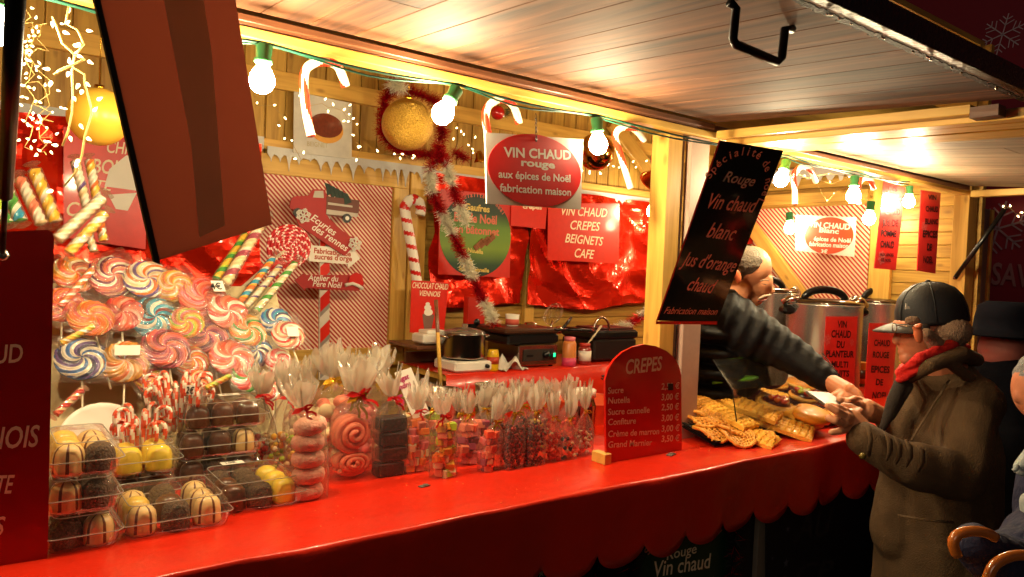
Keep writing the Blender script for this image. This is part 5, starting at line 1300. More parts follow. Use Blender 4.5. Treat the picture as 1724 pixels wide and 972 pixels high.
def slab(a, b, wd, th, h, label, mt=M_WAF, pit=.024):
    p0 = tp(*a, h+th); p1 = tp(*b, h+th); p0 -= TN*th; p1 -= TN*th; L = (p1-p0).length
    m = basis(p0, p1-p0, TN.cross(p1-p0), TN)
    nu = int(L/pit)*4; nv = max(1, int(wd/pit))*4
    def f(u, v):
        i = round(u*nu) % 4; j = round(v*nv) % 4; e = min(u, 1-u)*L; e2 = min(v, 1-v)*wd
        rnd = 1-.45*max(0, 1-min(e, e2)/.012)**2; pit_ = .0055 if (i in (1, 2, 3) and j in (1, 2, 3)) else 0
        return Vector((u*L+.003*noise.noise(Vector((v*7, h*50, 2))), (v-.5)*wd+.005*noise.noise(Vector((u*4, 0, h*90))), th*rnd-pit_+.005*noise.noise(Vector((u*5, v*3, h*200)))))
    mb = MB(); mb.grid(nu, nv, f, smooth=False)
    n = nu+1; top = list(mb.v)
    edge = [i for i in range(n)] + [j*n+nu for j in range(1, nv+1)] + [nv*n+i for i in range(nu-1, -1, -1)] + [j*n for j in range(nv-1, 0, -1)]
    b0 = len(mb.v); mb.v += [Vector((top[e].x, top[e].y, 0)) for e in edge]
    for q in range(len(edge)): r_ = (q+1) % len(edge); mb.f.append([edge[q], b0+q, b0+r_, edge[r_]]); mb.mi.append(0); mb.sm.append(False)
    o = mb.build('waffle', mt, None, m); return tag(o, label, 'waffle', 'waffles on the wire tray')
slab((1130, 668), (1310, 741), .12, .028, .0, 'long golden waffle lying lowest, nearest the lacy ones')
slab((1130, 644), (1372, 726), .14, .030, .002, 'long golden waffle lying in the middle of the tray')
slab((1140, 634), (1314, 697), .13, .030, .034, 'golden waffle lying on top of the other long ones')
slab((1190, 628), (1330, 668), .12, .028, .004, 'golden waffle at the back of the tray behind the glass')
slab((1248, 646), (1352, 694), .10, .028, .030, 'golden waffle lying behind the round chocolate beignets')
slab((1150, 655), (1268, 712), .11, .026, .030, 'golden waffle stacked second from the front of the pile')
def lacy(px, py, r, h, label, seed):
    c = tp(px, py, h+.012)-TN*.012; n_ = 5; mb = MB()
    def hz(x, y): return .008*math.sin(x*48+seed)+.007*math.cos(y*44+seed*2)+.012
    for i in range(-n_, n_+1):
        for ax in (0, 1):
            pts = []
            for j in range(-16, 17):
                a = i/n_*r; b_ = j/16*r
                if a*a+b_*b_ > r*r: continue
                x, y = (a, b_) if ax else (b_, a)
                if not ax: x += .35*a
                pts.append((x+.005*math.sin(b_*80+i), y+.005*math.cos(b_*70+i), hz(x, y)))
            if len(pts) > 2: mb.tube(pts, .0030, 6, flat=1.7)
    pts = [(r*math.cos(2*math.pi*k/36)*(1+.06*math.sin(k*2.3)), r*math.sin(2*math.pi*k/36)*(1+.06*math.sin(k*2.3)), hz(r*math.cos(2*math.pi*k/36), r*math.sin(2*math.pi*k/36))) for k in range(37)]
    mb.tube(pts, .006, 6)
    tag(mb.build('lacy_waffle', M_WAFL, None, basis(c, (math.cos(seed), math.sin(seed)*TS.y, math.sin(seed)*TS.z), TN.cross(Vector((math.cos(seed), math.sin(seed)*TS.y, math.sin(seed)*TS.z))), TN)), label, 'waffle', 'curly thin waffles on the wire tray')
for i, (px, py, r, dz, lb) in enumerate([(1200, 724, .066, .0, 'curly thin waffle at the front left of the wire tray'), (1240, 733, .062, .004, 'curly thin waffle at the front edge under the glass corner'), (1190, 706, .066, .012, 'curly thin waffle stacked on the left edge of the tray'),
    (1226, 716, .062, .018, 'curly thin waffle stacked in the middle of the front pile'), (1278, 733, .052, .006, 'curly thin waffle right of the glass corner'), (1186, 690, .06, .024, 'curly thin waffle behind the front pile at the white post')]):
    lacy(px, py, r, dz, lb, i*1.3)
def dough(px, py, rx, ry, th, h, label, topping=None, heart=False, seed=0):
    c = tp(px, py, h)
    o = thing('beignet', label, 'beignet', mat=basis(c, (1, 0, 0), TS, TN), group='fried beignets on the tray'); mb = MB()
    def jit(i, a): return (1+.05*noise.noise(Vector((math.cos(a)*2, math.sin(a)*2, seed+i*.3)))) * (1-.34*max(0, math.cos(a-2.0))**6 if heart else 1)
    mb.lathe([(0, 0), (rx*.7, .0), (rx*.95, th*.25), (rx, th*.5), (rx*.94, th*.78), (rx*.7, th*.96), (rx*.3, th*1.02), (0, th)], 30, mi=lambda i, k: 1 if i in (2, 3) and not heart else 0, jit=jit, sy=ry/rx); mb.build('dough', [M_BEIG, M_BEIG2], o, I4, True)
    if topping:
        mb = MB(); mb.lathe([(rx*.86, th*.86), (rx*.80, th*1.03), (rx*.3, th*1.12), (0, th*1.1)], 26, jit=jit, sy=ry/rx); s_ = mb.build('spread', M_NUT, o, I4, True)
        rr = random.Random(seed)
        for k in range(10):
            a = rr.random()*6.28; q = rx*.62*math.sqrt(rr.random()); mb = MB(); mb.ball((q*math.cos(a), q*math.sin(a)*ry/rx, th*1.1+.009), (.0135, .0135, .010), 10, 7)
            mb.build('candy_button', candy(topping[k % len(topping)]), s_, I4, True)
M_BEIG2 = mat('pale_dough', (244, 196, 104), .5, var=.06)
dough(1302, 700, .066, .06, .035, .0, 'round beignet under the chocolate one with orange sweets', seed=1)
dough(1304, 686, .068, .062, .03, .034, 'round beignet spread with chocolate and orange sweets, left of two', ['orange', 'red', 'orange', 'coral'], seed=2)
dough(1350, 674, .068, .062, .032, .014, 'round beignet spread with chocolate and green and red sweets, right of two', ['lime', 'red', 'cream', 'red', 'lime'], seed=3)
dough(1358, 715, .068, .062, .04, .002, 'plain beignet lying beneath the heart shaped one', seed=4)
dough(1362, 706, .092, .080, .044, .040, 'large plain heart shaped beignet at the front right', heart=True, seed=5)
dough(1404, 708, .062, .056, .04, .002, 'plain beignet at the right end by the customer hands', seed=6)
dough(1296, 650, .085, .075, .035, .010, 'plain round beignet at the back behind the glass', seed=7)
dough(1345, 652, .08, .07, .03, .0, 'flat beignet at the back right beside the white paper sheet', seed=8)
zt = ZC+.14
# green tongs
M_LIME = mat('lime_plastic', (116, 196, 30), .35)
tg = thing('tongs', 'bright green plastic serving tongs lying behind the glass guard', 'tongs', A(1240, 640, z=zt+.04))
for (a, b_) in (((1192, 641), (1237, 623)), ((1200, 645), (1258, 637))):
    p0 = A(*a, z=zt+.045); p1 = A(*b_, z=zt+.06)
    d = (p1-p0).normalized(); mb = MB(); mb.tube([p0, p0.lerp(p1, .6)], .006, 8); mb.tube([p0.lerp(p1, .55), p0.lerp(p1, .8), p1, p1+d*.04, p1+d*.055], [.008, .03, .036, .022, .003], 12, flat=.28, up=(0, 0, 1)); mb.build('arm', M_LIME, tg)
# acrylic guard
gx0, gx1 = 2.27, 3.02
pb = A(1245, 742, x=gx0); pm = A(1233, 657, x=gx0); pt = A(1200, 606, x=gx0)
pb.z = ZC+.004
gd = thing('glass_guard', 'clear bent acrylic guard in front of the waffles', 'glass guard', ((gx0+gx1)/2, pb.y, ZC))
print('guard', pb, pm, pt)
def pane(nm, a, b_, th=.004):
    y = (b_-a); n = Vector((1, 0, 0)).cross(y).normalized(); mid = (a+b_)/2; L = y.length; mb = MB()
    mb.box((0, 0, 0), (gx1-gx0, L, th)); mb.build(nm, F_CLEAR, gd, basis(Vector(((gx0+gx1)/2, mid.y, mid.z)), (1, 0, 0), y))
pane('front_pane', pb, pm); pane('top_pane', pm+(pt-pm)*.01, pt)
for e in (gx0, gx1):
    mb = MB(); mb.tube([(e, pb.y, pb.z), (e, pm.y, pm.z), (e, pt.y, pt.z)], .0022, 5); mb.build('edge', M_BLACK, gd)
mb = MB(); c = A(1352, 640, z=ZC+.12); mb.box((0, 0, 0), (.22, .14, .002), m=Matrix.Translation(c+Vector((.05, .1, .0))) @ Matrix.Rotation(.2, 4, 'Z') @ Matrix.Rotation(.15, 4, 'X')); tag(mb.build('paper_sheet', M_PAPER), 'white paper sheet lying behind the beignets', 'paper')

mb = MB(); rr = random.Random(3)
for i in range(170):
    c = A(rr.uniform(1100, 1420), rr.uniform(742, 764), z=ZC+.003) if i % 3 else A(rr.uniform(330, 1000), rr.uniform(800, 890), z=ZC+.003)
    if c.y < 1.49: continue
    q = rr.uniform(.0008, .0022); mb.ball(c, (q, q*.8, q*.6), 5, 4)
tag(mb.build('crumbs', mat('crumb', (232, 170, 90), .7)), kind='stuff')
# ================================================================== back table and kitchen things
TZ = 1.14; TY = 2.93
tb = thing('back_table', 'table under a red cloth along the back wall holding the cooking gear', 'table', (2.9, 3.15, 0))
mb = MB(); mb.box((2.85, 3.17, TZ-.02), (2.0, .46, .03)); mb.build('tabletop', W_BEAM, tb)
for x_ in (1.92, 3.78):
    for y_ in (2.99, 3.35): mb = MB(); mb.box((x_, y_, TZ/2-.02), (.05, .05, TZ-.03)); mb.build('leg', W_BEAM, tb)
mb = MB(); NU = 90; rows = []
for (y, z) in ((3.42, 0), (3.1, 0), (TY+.015, 0), (TY, -.006)): rows.append([Vector((1.83+2.05*i/NU, y, TZ+z)) for i in range(NU+1)])
for j in range(1, 6): rows.append([Vector((1.83+2.05*i/NU, TY-.012*math.sin(i*.5+2*math.sin(i*.13))*j/5-.01, TZ-.10*j)) for i in range(NU+1)])
vs = [v for r in rows for v in r]; mb.add(vs, [(j*(NU+1)+i, j*(NU+1)+i+1, (j+1)*(NU+1)+i+1, (j+1)*(NU+1)+i) for j in range(len(rows)-1) for i in range(NU)], 0, True)
tag(mb.build('tablecloth', M_CLOTH), 'red cloth hanging over the back table under the waffle iron', 'tablecloth')
def bt(px, py, z=TZ): return A(px, py, z=z)
# burner and glass lidded pot
yb_ = 3.05
c = A(780, 612, y=yb_); c.z = TZ; k = mpp(c)
o = thing('hot_plate', 'white hot plate under the steel pot on the back table', 'hot plate', c); mb = MB(); mb.box((0, 0, .028), (.22, .20, .05), bev=.008); mb.build('body', M_WHITE, o, I4, True)
mb = MB(); mb.lathe([(.085, .053), (.085, .060), (0, .060)], 24); mb.build('plate', M_BLACK, o, I4, True)
mb = MB(); mb.lathe([(.010, 0), (.010, .015), (0, .015)], 12, m=Matrix.Translation((.07, -.10, .028)) @ Matrix.Rotation(math.pi/2, 4, 'X')); mb.build('knob', M_BLACK, o, I4, True)
def pot(c, r, h, label, lid='glass', mt=M_STEEL):
    o = thing('cooking_pot', label, 'pot', c)
    mb = MB(); mb.lathe([(0, 0), (r*.96, 0), (r, .008), (r, h-.004), (r*1.03, h), (r*.97, h), (r*.97, .01)], 36); mb.build('body', mt, o, I4, True)
    for s_ in (-1, 1):
        mb = MB(); mb.tube([(s_*r, -.03, h*.85), (s_*r*1.2, -.03, h*.88), (s_*r*1.32, 0, h*.9), (s_*r*1.2, .03, h*.88), (s_*r, .03, h*.85)], .005, 8); mb.build('handle', mt, o, I4, True)
    mb = MB(); mb.lathe([(r*1.03, h+.002), (r*.9, h+.012), (r*.5, h+.024), (.015, h+.028), (.015, h+.045), (0, h+.045)], 32)
    mb.build('lid', film('pot_lid', clear=.55, haze=.25, rough=.05) if lid == 'glass' else mt, o, I4, True)
pot(c+Vector((0, 0, .062)), .105, .12, 'steel stock pot with two handles and a glass lid on the hot plate')
# waffle iron
c = A(905, 627, y=2.98); c.z = TZ
o = thing('waffle_iron', 'steel and black waffle iron with a green lit knob on the back table', 'waffle iron', c)
mb = MB(); mb.box((0, .14, .065), (.26, .28, .11), bev=.006); mb.build('housing', M_STEEL, o, I4, True)
mb = MB(); mb.box((0, -.0035, .066), (.20, .004, .06)); mb.build('control_panel', mat('panel_dark', (90, 84, 78), .3, .7), o, I4, True)
for i, (x_, m_) in enumerate(((.045, M_BLACK), (.088, emis('green_glow', (.02, .8, .25), 1.2, False)))):
    mb = MB(); mb.lathe([(.021, 0), (.018, .018), (0, .018)], 18, m=Matrix.Translation((x_, -.006, .066)) @ Matrix.Rotation(math.pi/2, 4, 'X'))
    mb.build('knob' if i == 0 else 'lit_switch', M_BLACK, o, I4, True)
mb = MB(); mb.box((.088, -.026, .066), (.012, .003, .02)); mb.build('indicator_light', MATS['green_glow'], o, I4, True)
mb = MB(); mb.box((-.06, -.0065, .064), (.04, .003, .012)); mb.build('slot', M_BLACK, o, I4, True)
mb = MB(); mb.box((-.03, .13, .148), (.34, .26, .05), bev=.01); mb.build('lower_plate', M_BLACK, o, I4, True)
mb = MB(); mb.box((-.04, .13, .190), (.36, .27, .03), bev=.01); mb.build('upper_plate', mat('plate_brown', (84, 52, 36), .35, .4), o, I4, True)
mb = MB(); mb.tube([(.10, -.0, .195), (.17, -.03, .198)], .006, 8); mb.tube([(.17, -.03, .198), (.29, -.08, .196)], .010, 10); mb.build('handle', M_BLACK, o, I4, True)
for i, dx in enumerate((-.11, .11)): 
    for dy in (.03, .25): mb = MB(); mb.lathe([(.012, 0), (.014, .012)], 10, m=Matrix.Translation((dx, dy, 0))); mb.build('foot', M_BLACK, o, I4, True)
# second grill
c = A(1035, 625, y=3.02); c.z = TZ
o = thing('contact_grill', 'closed black contact grill with a steel loop handle beside the wall corner', 'grill', c)
mb = MB(); mb.box((0, .14, .07), (.34, .28, .12), bev=.01); mb.build('base', mat('grill_brown', (44, 32, 30), .4, .3), o, I4, True)
mb = MB(); mb.box((0, .14, .155), (.36, .29, .05), bev=.012); mb.build('lid', M_BLACK, o, I4, True)
mb = MB(); mb.box((.04, .14, .184), (.28, .2, .012), bev=.004); mb.build('top_plate', mat('grill_red', (72, 30, 30), .4, .3), o, I4, True)
mb = MB(); mb.tube([(-.12+.06*math.cos(a), -.0, .185+.07*math.sin(a)) for a in [math.pi*k/12 for k in range(13)]], .007, 8); mb.build('loop_handle', M_STEEL, o, I4, True)
# bottles, jars and cups
def jar_thing(nm, px, py, y, prof, mt, label, cat, lidprof=None, lidmt=None, bz=None, band=None):
    c = A(px, py, y=y); c.z = TZ if bz is None else bz
    o = thing(nm, label, cat, c); mb = MB(); mb.lathe(prof, 24); mb.build('body', mt, o, I4, True)
    if lidprof: mb = MB(); mb.lathe(lidprof, 20); mb.build('lid', lidmt, o, I4, True)
    if band:
        mb = MB(); mb.lathe([(band[2], band[0]), (band[2], band[1])], 24); mb.build('label', band[3], o, I4, True)
jar_thing('mustard_bottle', 829, 625, 2.97, [(0, 0), (.028, 0), (.030, .01), (.030, .075), (.026, .10), (.024, .105), (0, .105)], mat('mustard', (226, 176, 24), .35), 'yellow squeeze bottle standing upside down beside the waffle iron', 'bottle', [(.022, -.001), (.022, .02)], M_BLACK, band=(.035, .07, .0306, mat('label_red', (190, 60, 30), .5)))
jar_thing('pink_jar', 957, 625, 2.98, [(0, 0), (.036, 0), (.038, .008), (.038, .05), (.037, .12), (.030, .135), (0, .135)], mat('orange_fill', (222, 134, 70), .3, coat=.5), 'tall jar of orange sauce with a pink lid beside the waffle iron', 'jar', [(.030, .135), (.031, .155), (0, .157)], mat('pink_lid', (232, 120, 130), .4), band=(.0, .045, .0386, mat('pink_band', (220, 70, 110), .4)))
jar_thing('jam_jar', 983, 625, 3.0, [(0, 0), (.034, 0), (.036, .006), (.036, .085), (.028, .10), (0, .10)], mat('jam', (150, 40, 34), .2, coat=.8), 'glass jam jar with a pale paper label right of the pink lidded jar', 'jar', [(.029, .10), (.030, .115), (0, .116)], mat('check_lid', (200, 60, 50), .4), band=(.02, .075, .0366, M_PAPER))
jar_thing('paper_cup', 862, 548, 3.15, [(0, 0), (.030, 0), (.038, .085), (.036, .085), (.030, .01)], M_PAPER, 'white paper cup with red print standing above the waffle iron', 'cup', bz=A(862, 556, y=3.15).z, band=(.03, .06, .036, mat('cup_print', (210, 90, 70), .6)))
jar_thing('brown_cup', 893, 553, 3.2, [(0, 0), (.03, .0), (.04, .03), (.034, .055), (0, .06)], M_STEEL, 'upturned steel ladle bowl behind the paper cup', 'ladle', bz=A(893, 560, y=3.2).z)
jar_thing('takeaway_cup', 1449, 650, 2.2, [(0, 0), (.030, 0), (.040, .12), (.042, .122), (.038, .12)], mat('cup_orange', (214, 140, 40), .5), 'orange paper cup standing between the two leaning maroon placards', 'cup', bz=ZC+.02, band=(.03, .08, .0375, M_CHOC))
# red box on the shelf behind the pot
c = A(797, 560, y=3.30); o = thing('tea_box', 'red and black drink packet standing behind the steel pot', 'packet', c); k = mpp(c)
mb = MB(); mb.box((0, 0, 30*k), (34*k, .05, 60*k), bev=.003); mb.build('box', mat('packet_red', (210, 40, 24), .4), o, I4, True)
mb = MB(); mb.box((0, -.027, 8*k), (34.5*k, .004, 15*k)); mb.build('label', M_BLACK, o, I4, True)
mb = MB(); mb.lathe([(6*k, 0), (6*k, .002), (0, .002)], 16, m=Matrix.Translation((0, -.0285, 18*k)) @ Matrix.Rotation(math.pi/2, 4, 'X')); mb.build('seal', M_BLACK, o, I4, True)
# white shelf device under the chocolat placard
c = A(725, 577, y=3.2); o = thing('kitchen_scale', 'white kitchen scale standing under the Chocolat chaud placard', 'scale', c); k = mpp(c)
mb = MB(); mb.box((0, 0, 8*k), (52*k, .12, 16*k), bev=.008); mb.build('body', M_WHITE, o, I4, True)
mb = MB(); mb.box((2*k, 0, 19*k), (36*k, .09, 6*k), bev=.004); mb.build('plate', M_WHITE, o, I4, True)
sh_ = thing('wall_shelf', 'dark narrow wooden shelf left of the back table', 'shelf', A(720, 585, y=3.3)); mb = MB(); c = A(735, 579, y=3.28); mb.box(c, (.40, .30, .018), bev=.003); mb.build('board', W_DARK, sh_)
mb = MB(); mb.box(A(735, 600, y=3.36), (.38, .02, .06)); mb.build('rail', W_DARK, sh_)
# stick, whisk, ladle, napkin, tongs
mb = MB(); p = [A(734, 505, y=2.72), A(737, 560, y=2.70), A(742, 650, y=2.66)]; mb.tube(p, .0085, 10, mi=lambda i, k: 1 if i == 0 else 0)
tag(mb.build('wooden_pole', [W_BEAM, W_DARK]), 'wooden pole standing upright in front of the steel pot', 'pole')
w0 = A(925, 560, y=3.25); o = thing('whisk', 'steel balloon whisk leaning behind the waffle iron', 'whisk', w0); k = mpp(w0)
for i in range(5):
    a = math.pi*i/5; mb = MB(); L = 45*k; pts = []
    for j in range(13): t = math.pi*j/12; q = 15*k*math.sin(t)*(1 if j <= 12 else 1); pts.append((q*math.cos(a)*math.copysign(1, 1)+ .3*L*(1-math.cos(t))/2, q*math.sin(a), L*.3+L*(1-math.cos(t))/2*.8))
    pts2 = [(-x+.6*L*(1-math.cos(math.pi*j/12))/2, -y, z) for j, (x, y, z) in enumerate(pts)]
    mb.tube(pts+pts2[::-1], .0012, 4); mb.build('wire', M_STEEL, o, I4, True)
mb = MB(); mb.tube([(0, 0, 0), (.02, 0, 20*k)], .006, 8); mb.build('handle', M_STEEL, o, I4, True)
o = thing('ladle', 'steel ladle with a black handle lying beside the whisk', 'ladle', A(940, 560, y=3.18)); mb = MB(); mb.tube([A(945, 556, y=3.18), A(962, 535, y=3.2)], .0085, 8); mb.build('handle', M_BLACK, o); mb = MB(); mb.ball(A(940, 556, y=3.17), (.035, .03, .022), 14, 10); mb.build('bowl', M_STEEL, o)
mb = MB(); mb.grid(10, 8, lambda u, v: Vector((.17*(u-.5)+.02*math.sin(v*7), .12*(v-.5), .05*max(0, 1-abs(u-.5)*4)*(1+.5*math.sin(v*9))+.006*math.sin(u*22)+.004)), smooth=False)
n_ = mb.build('napkin', M_PAPER, None, Matrix.Translation(Vector((A(858, 628, y=2.96).x, 2.98, TZ+.002)))); n_.modifiers.new('t', 'SOLIDIFY').thickness = .001
tag(n_, 'crumpled white napkin beside the waffle iron on the back table', 'napkin')
mb = MB(); mb.tube([A(985, 585, y=2.98), A(1012, 549, y=3.04)], [.004, .009], 8, flat=.5, mi=0); tag(mb.build('spatula', mat('pale_wood', (222, 206, 170), .6)), 'pale wooden spatula standing in the jam jar', 'spatula')
# ================================================================== wine urns on the right
M_URN = mat('urn_steel', (206, 202, 196), .26, .8, var=.1, scale=8)
def urn(px, py, y, rpx, h, label, rot=0):
    c = A(px, py, y=y); r = rpx*mpp(c); c.z = ZC
    hh = A(px, py, y=y).z-ZC
    o = thing('wine_urn', label, 'urn', mat=Matrix.Translation(c) @ Matrix.Rotation(rot, 4, 'Z'), group='steel mulled wine urns')
    mb = MB(); mb.lathe([(0, 0), (r*.97, 0), (r, .01), (r, hh-.01), (r*1.03, hh), (r*1.03, hh+.008), (r*.97, hh+.01)], 44); mb.build('body', M_URN, o, I4, True)
    mb = MB(); mb.lathe([(r*1.02, hh+.008), (r*1.0, hh+.02), (r*.6, hh+.034), (0, hh+.04)], 36); mb.build('lid', mat('lid_smoke', (120, 108, 96), .12, .9), o, I4, True)
    mb = MB(); mb.tube([(r*.62*math.cos(a), 0, hh+.03+.055*math.sin(a)) for a in [math.pi*k/12 for k in range(13)]], .013, 10, flat=1.6); mb.build('lid_handle', M_BLACK, o, I4, True)
    for s_ in (-1, 1):
        mb = MB(); mb.box((0, 0, 0), (.075, .075, .05), bev=.016, m=Matrix.Translation((s_*(r+.02), 0, hh-.03))); mb.build('side_handle', M_BLACK, o, I4, True)
        mb = MB(); mb.tube([(s_*r*.8, -.03, hh+.012), (s_*(r+.01), -.02, hh+.03), (s_*(r+.05), 0, hh+.002)], .018, 8, flat=1.2); mb.build('clamp', M_STEEL, o, I4, True)
urn(1388, 514, 2.20, 60, 0, 'nearest steel wine urn with the maroon planteur placard', -.5)
urn(1292, 494, 2.62, 50, 0, 'steel wine urn behind the vendor, partly hidden by his head', -.3)
urn(1478, 512, 2.30, 42, 0, 'steel wine urn behind the customer cap', -.5)
# ================================================================== baubles, bells, hanging canes
M_GLIT = mat('gold_glitter', (255, 214, 96), .34, 1, col2=(120, 66, 6), scale=230, bump=1, bscale=200)
M_MIRG = mat('gold_mirror', (214, 160, 84), .10, 1, var=.03)
M_PEARL = mat('pearl_gold', (255, 202, 72), .35, .2, var=.05)
def bauble(px, py, y, rpx, mt, label, hang=40):
    c = A(px, py, y=y); r = rpx*mpp(c); o = thing('bauble', label, 'bauble', c); mb = MB(); mb.ball((0, 0, 0), r, 36, 24); mb.build('ball', mt, o, I4, True)
    mb = MB(); mb.lathe([(r*.16, r*.96), (r*.16, r*1.10), (0, r*1.12)], 12); mb.build('cap', M_GOLD, o, I4, True)
    mb = MB(); mb.tube([(0, 0, r*1.1), (0, 0, r*1.1+hang*mpp(c))], .0012, 4); mb.build('cord', M_GOLD, o, I4, True)
bauble(686, 210, 2.35, 43, M_GLIT, 'large gold glitter bauble hanging beside the second bulb', 45)
bauble(166, 197, 2.45, 48, M_PEARL, 'large pale gold bauble behind the fairy lights at the left', 190)
bauble(1003, 256, 2.6, 31, M_MIRG, 'shiny mirror gold bauble behind the bulb over the white hanging sign', 45)
bauble(1108, 268, 3.1, 14, mat('red_ball', (190, 24, 20), .15, coat=1), 'small shiny red bauble above the gold bell', 20)
bauble(838, 190, 2.9, 12, MATS['red_ball'], 'small red bauble hanging below the fir sprig', 16)
def bell(px, py, y, s, rot, mt, label):
    c = A(px, py, y=y); k = s*mpp(c); o = thing('bell', label, 'bell', mat=Matrix.Translation(c) @ Matrix.Rotation(rot, 4, 'Y'))
    mb = MB(); mb.lathe([(k*.02, k), (k*.35, k*.95), (k*.5, k*.6), (k*.6, k*.1), (k*.95, -k*.45), (k*1.0, -k*.5), (k*.9, -k*.48), (k*.5, k*.1)], 26); mb.build('bell_body', mt, o, I4, True)
    mb = MB(); mb.ball((0, 0, -k*.5), k*.18, 10, 8); mb.build('clapper', M_GOLD, o, I4, True)
bell(1105, 298, 3.05, 24, .7, M_GOLD, 'gold bell tilted beside the wooden post')
bell(808, 266, 3.2, 12, -.3, M_GOLD, 'small gold bell left of the white hanging sign')
RW = [mat('cane_red', (214, 44, 24), .2, coat=.9), mat('cane_white', (246, 226, 200), .2, coat=.9)]
def hcane(pts, rpx, label, y=YH-.05):
    P_ = [A(*p, y=y+.012*math.sin(i)) for i, p in enumerate(pts)]; q = []
    for i in range(len(P_)-1):
        a, b_, c_, d_ = P_[max(i-1, 0)], P_[i], P_[i+1], P_[min(i+2, len(P_)-1)]
        for k in range(10):
            t = k/10; q.append(.5*((2*b_)+(c_-a)*t+(2*a-5*b_+4*c_-d_)*t*t+(3*b_-a-3*c_+d_)*t**3))
    q.append(P_[-1]); r = rpx*mpp(P_[0]); mb = MB(); mb.tube(q, r, 18, mi=lambda i, k: 0 if ((k+i//2) % 18) < 7 else 1)
    tag(mb.build('candy_cane', RW), label, 'candy cane', 'candy canes hooked over the festoon cable')
hcane([(524, 230), (517, 195), (512, 150), (514, 120), (528, 107), (548, 104), (566, 110), (575, 125), (582, 146)], 7.5, 'hanging candy cane in front of the doughnut poster')
hcane([(834, 281), (826, 245), (818, 205), (820, 183), (832, 171), (848, 168), (862, 176), (869, 190), (874, 208)], 6.5, 'hanging candy cane over the left edge of the white hanging sign')
hcane([(1062, 318), (1052, 285), (1042, 252), (1036, 230), (1042, 218), (1056, 214), (1068, 218), (1078, 228), (1084, 237)], 5.5, 'hanging candy cane between the mirror bauble and the wooden post')
hcane([(1338, 345), (1338, 320), (1336, 298), (1341, 287), (1351, 281), (1362, 284), (1368, 293), (1373, 306)], 4.8, 'hanging candy cane right of the bulb by the black sign')
hcane([(1446, 345), (1444, 325), (1446, 310), (1452, 302), (1460, 300), (1467, 306), (1471, 318)], 4.5, 'hanging candy cane beside the bulb above the Blanc sign')
# big flat candy cane
P_ = [A(*p, y=3.36) for p in ((703, 482), (697, 440), (690, 400), (683, 362), (681, 348), (688, 338), (697, 335), (706, 341), (709, 354), (707, 362))]
mb = MB(); q = []
for i in range(len(P_)-1):
    nn_ = max(4, int((P_[i+1]-P_[i]).length/.006))
    for k in range(nn_): q.append(P_[i].lerp(P_[i+1], k/nn_))
q.append(P_[-1]); mb.tube(q, 8.6*mpp(P_[0]), 20, mi=lambda i, k: 0 if ((i*2+abs(k-10)) % 22) < 7 else 1, flat=1)
tag(mb.build('candy_cane', [M_RED, M_WHITE]), 'large white candy cane decoration with red bands between shutter and foil', 'candy cane')
# ================================================================== tinsel
M_TR = mat('tinsel_red', (222, 22, 40), .25, .5, coat=.4); M_TW = mat('tinsel_white', (248, 240, 214), .5)
def tinsel(path, r, label, pattern, dens=1500, seed=0, y=None):
    rr = random.Random(seed); P_ = [Vector(p) for p in path]; Ls = [(P_[i+1]-P_[i]).length for i in range(len(P_)-1)]; T = sum(Ls)
    mb = MB(); n = int(dens*T*.9)
    for i in range(n):
        t = rr.random()*T; k = 0; u = t
        while k < len(Ls)-1 and u > Ls[k]: u -= Ls[k]; k += 1
        c = P_[k].lerp(P_[k+1], min(1, u/Ls[k])); d = Vector((rr.gauss(0, 1), rr.gauss(0, 1), rr.gauss(0, 1))).normalized()
        w = d.orthogonal().normalized()*.0018; L = r*rr.uniform(.6, 1.15)
        mi = 0 if pattern is None else (0 if int(t/pattern[0]+pattern[1]) % 2 == 0 else 1)
        q = c+Vector((rr.gauss(0, 1), rr.gauss(0, 1), rr.gauss(0, 1)))*r*.12
        mb.add([q-w, q+w, q+d*L+w*.5, q+d*L-w*.5], [(0, 1, 2, 3)], mi)
    o = mb.build('tinsel_garland', [M_TR, M_TW]); return tag(o, label, 'tinsel')
tinsel([A(735, 243, y=3.1), A(746, 262, y=3.1), A(758, 300, y=3.1), A(768, 330, y=3.1), A(786, 376, y=3.1)], .040, 'short red and white tinsel strand hanging in front of the green oval poster', (.105, 0), 7000, 1)
tinsel([A(745, 262, y=3.08), A(722, 285, y=3.1), A(728, 325, y=3.15), A(745, 360, y=3.2), A(768, 405, y=3.2), A(790, 455, y=3.2), A(806, 490, y=3.18), A(826, 530, y=3.15), A(836, 552, y=3.1)], .040, 'long red and white tinsel garland falling across the green oval poster', (.13, .3), 7000, 2)
tinsel([A(1034, 556, y=3.25), A(1060, 545, y=3.25), A(1085, 530, y=3.22), A(1106, 515, y=3.2)], .045, 'red and white tinsel garland lying over the contact grill', (.11, .9), 7000, 3)
tinsel([A(660, 130, y=3.3), A(672, 145, y=3.3), A(735, 170, y=3.3), A(745, 225, y=3.3), A(735, 262, y=3.3), A(672, 254, y=3.3), A(643, 225, y=3.3), A(648, 165, y=3.3), A(668, 145, y=3.3)], .045, 'square wreath of dark red tinsel behind the gold glitter bauble', None, 6000, 4)
tinsel([A(660, 140, y=3.2), A(678, 150, y=3.2)], .05, 'tuft of white tinsel at the top left of the red tinsel wreath', (9, 1), 7000, 5)
tinsel([A(765, 255, y=3.3), A(785, 268, y=3.3)], .045, 'tuft of red tinsel just right of the gold bauble wreath', None, 6000, 6)
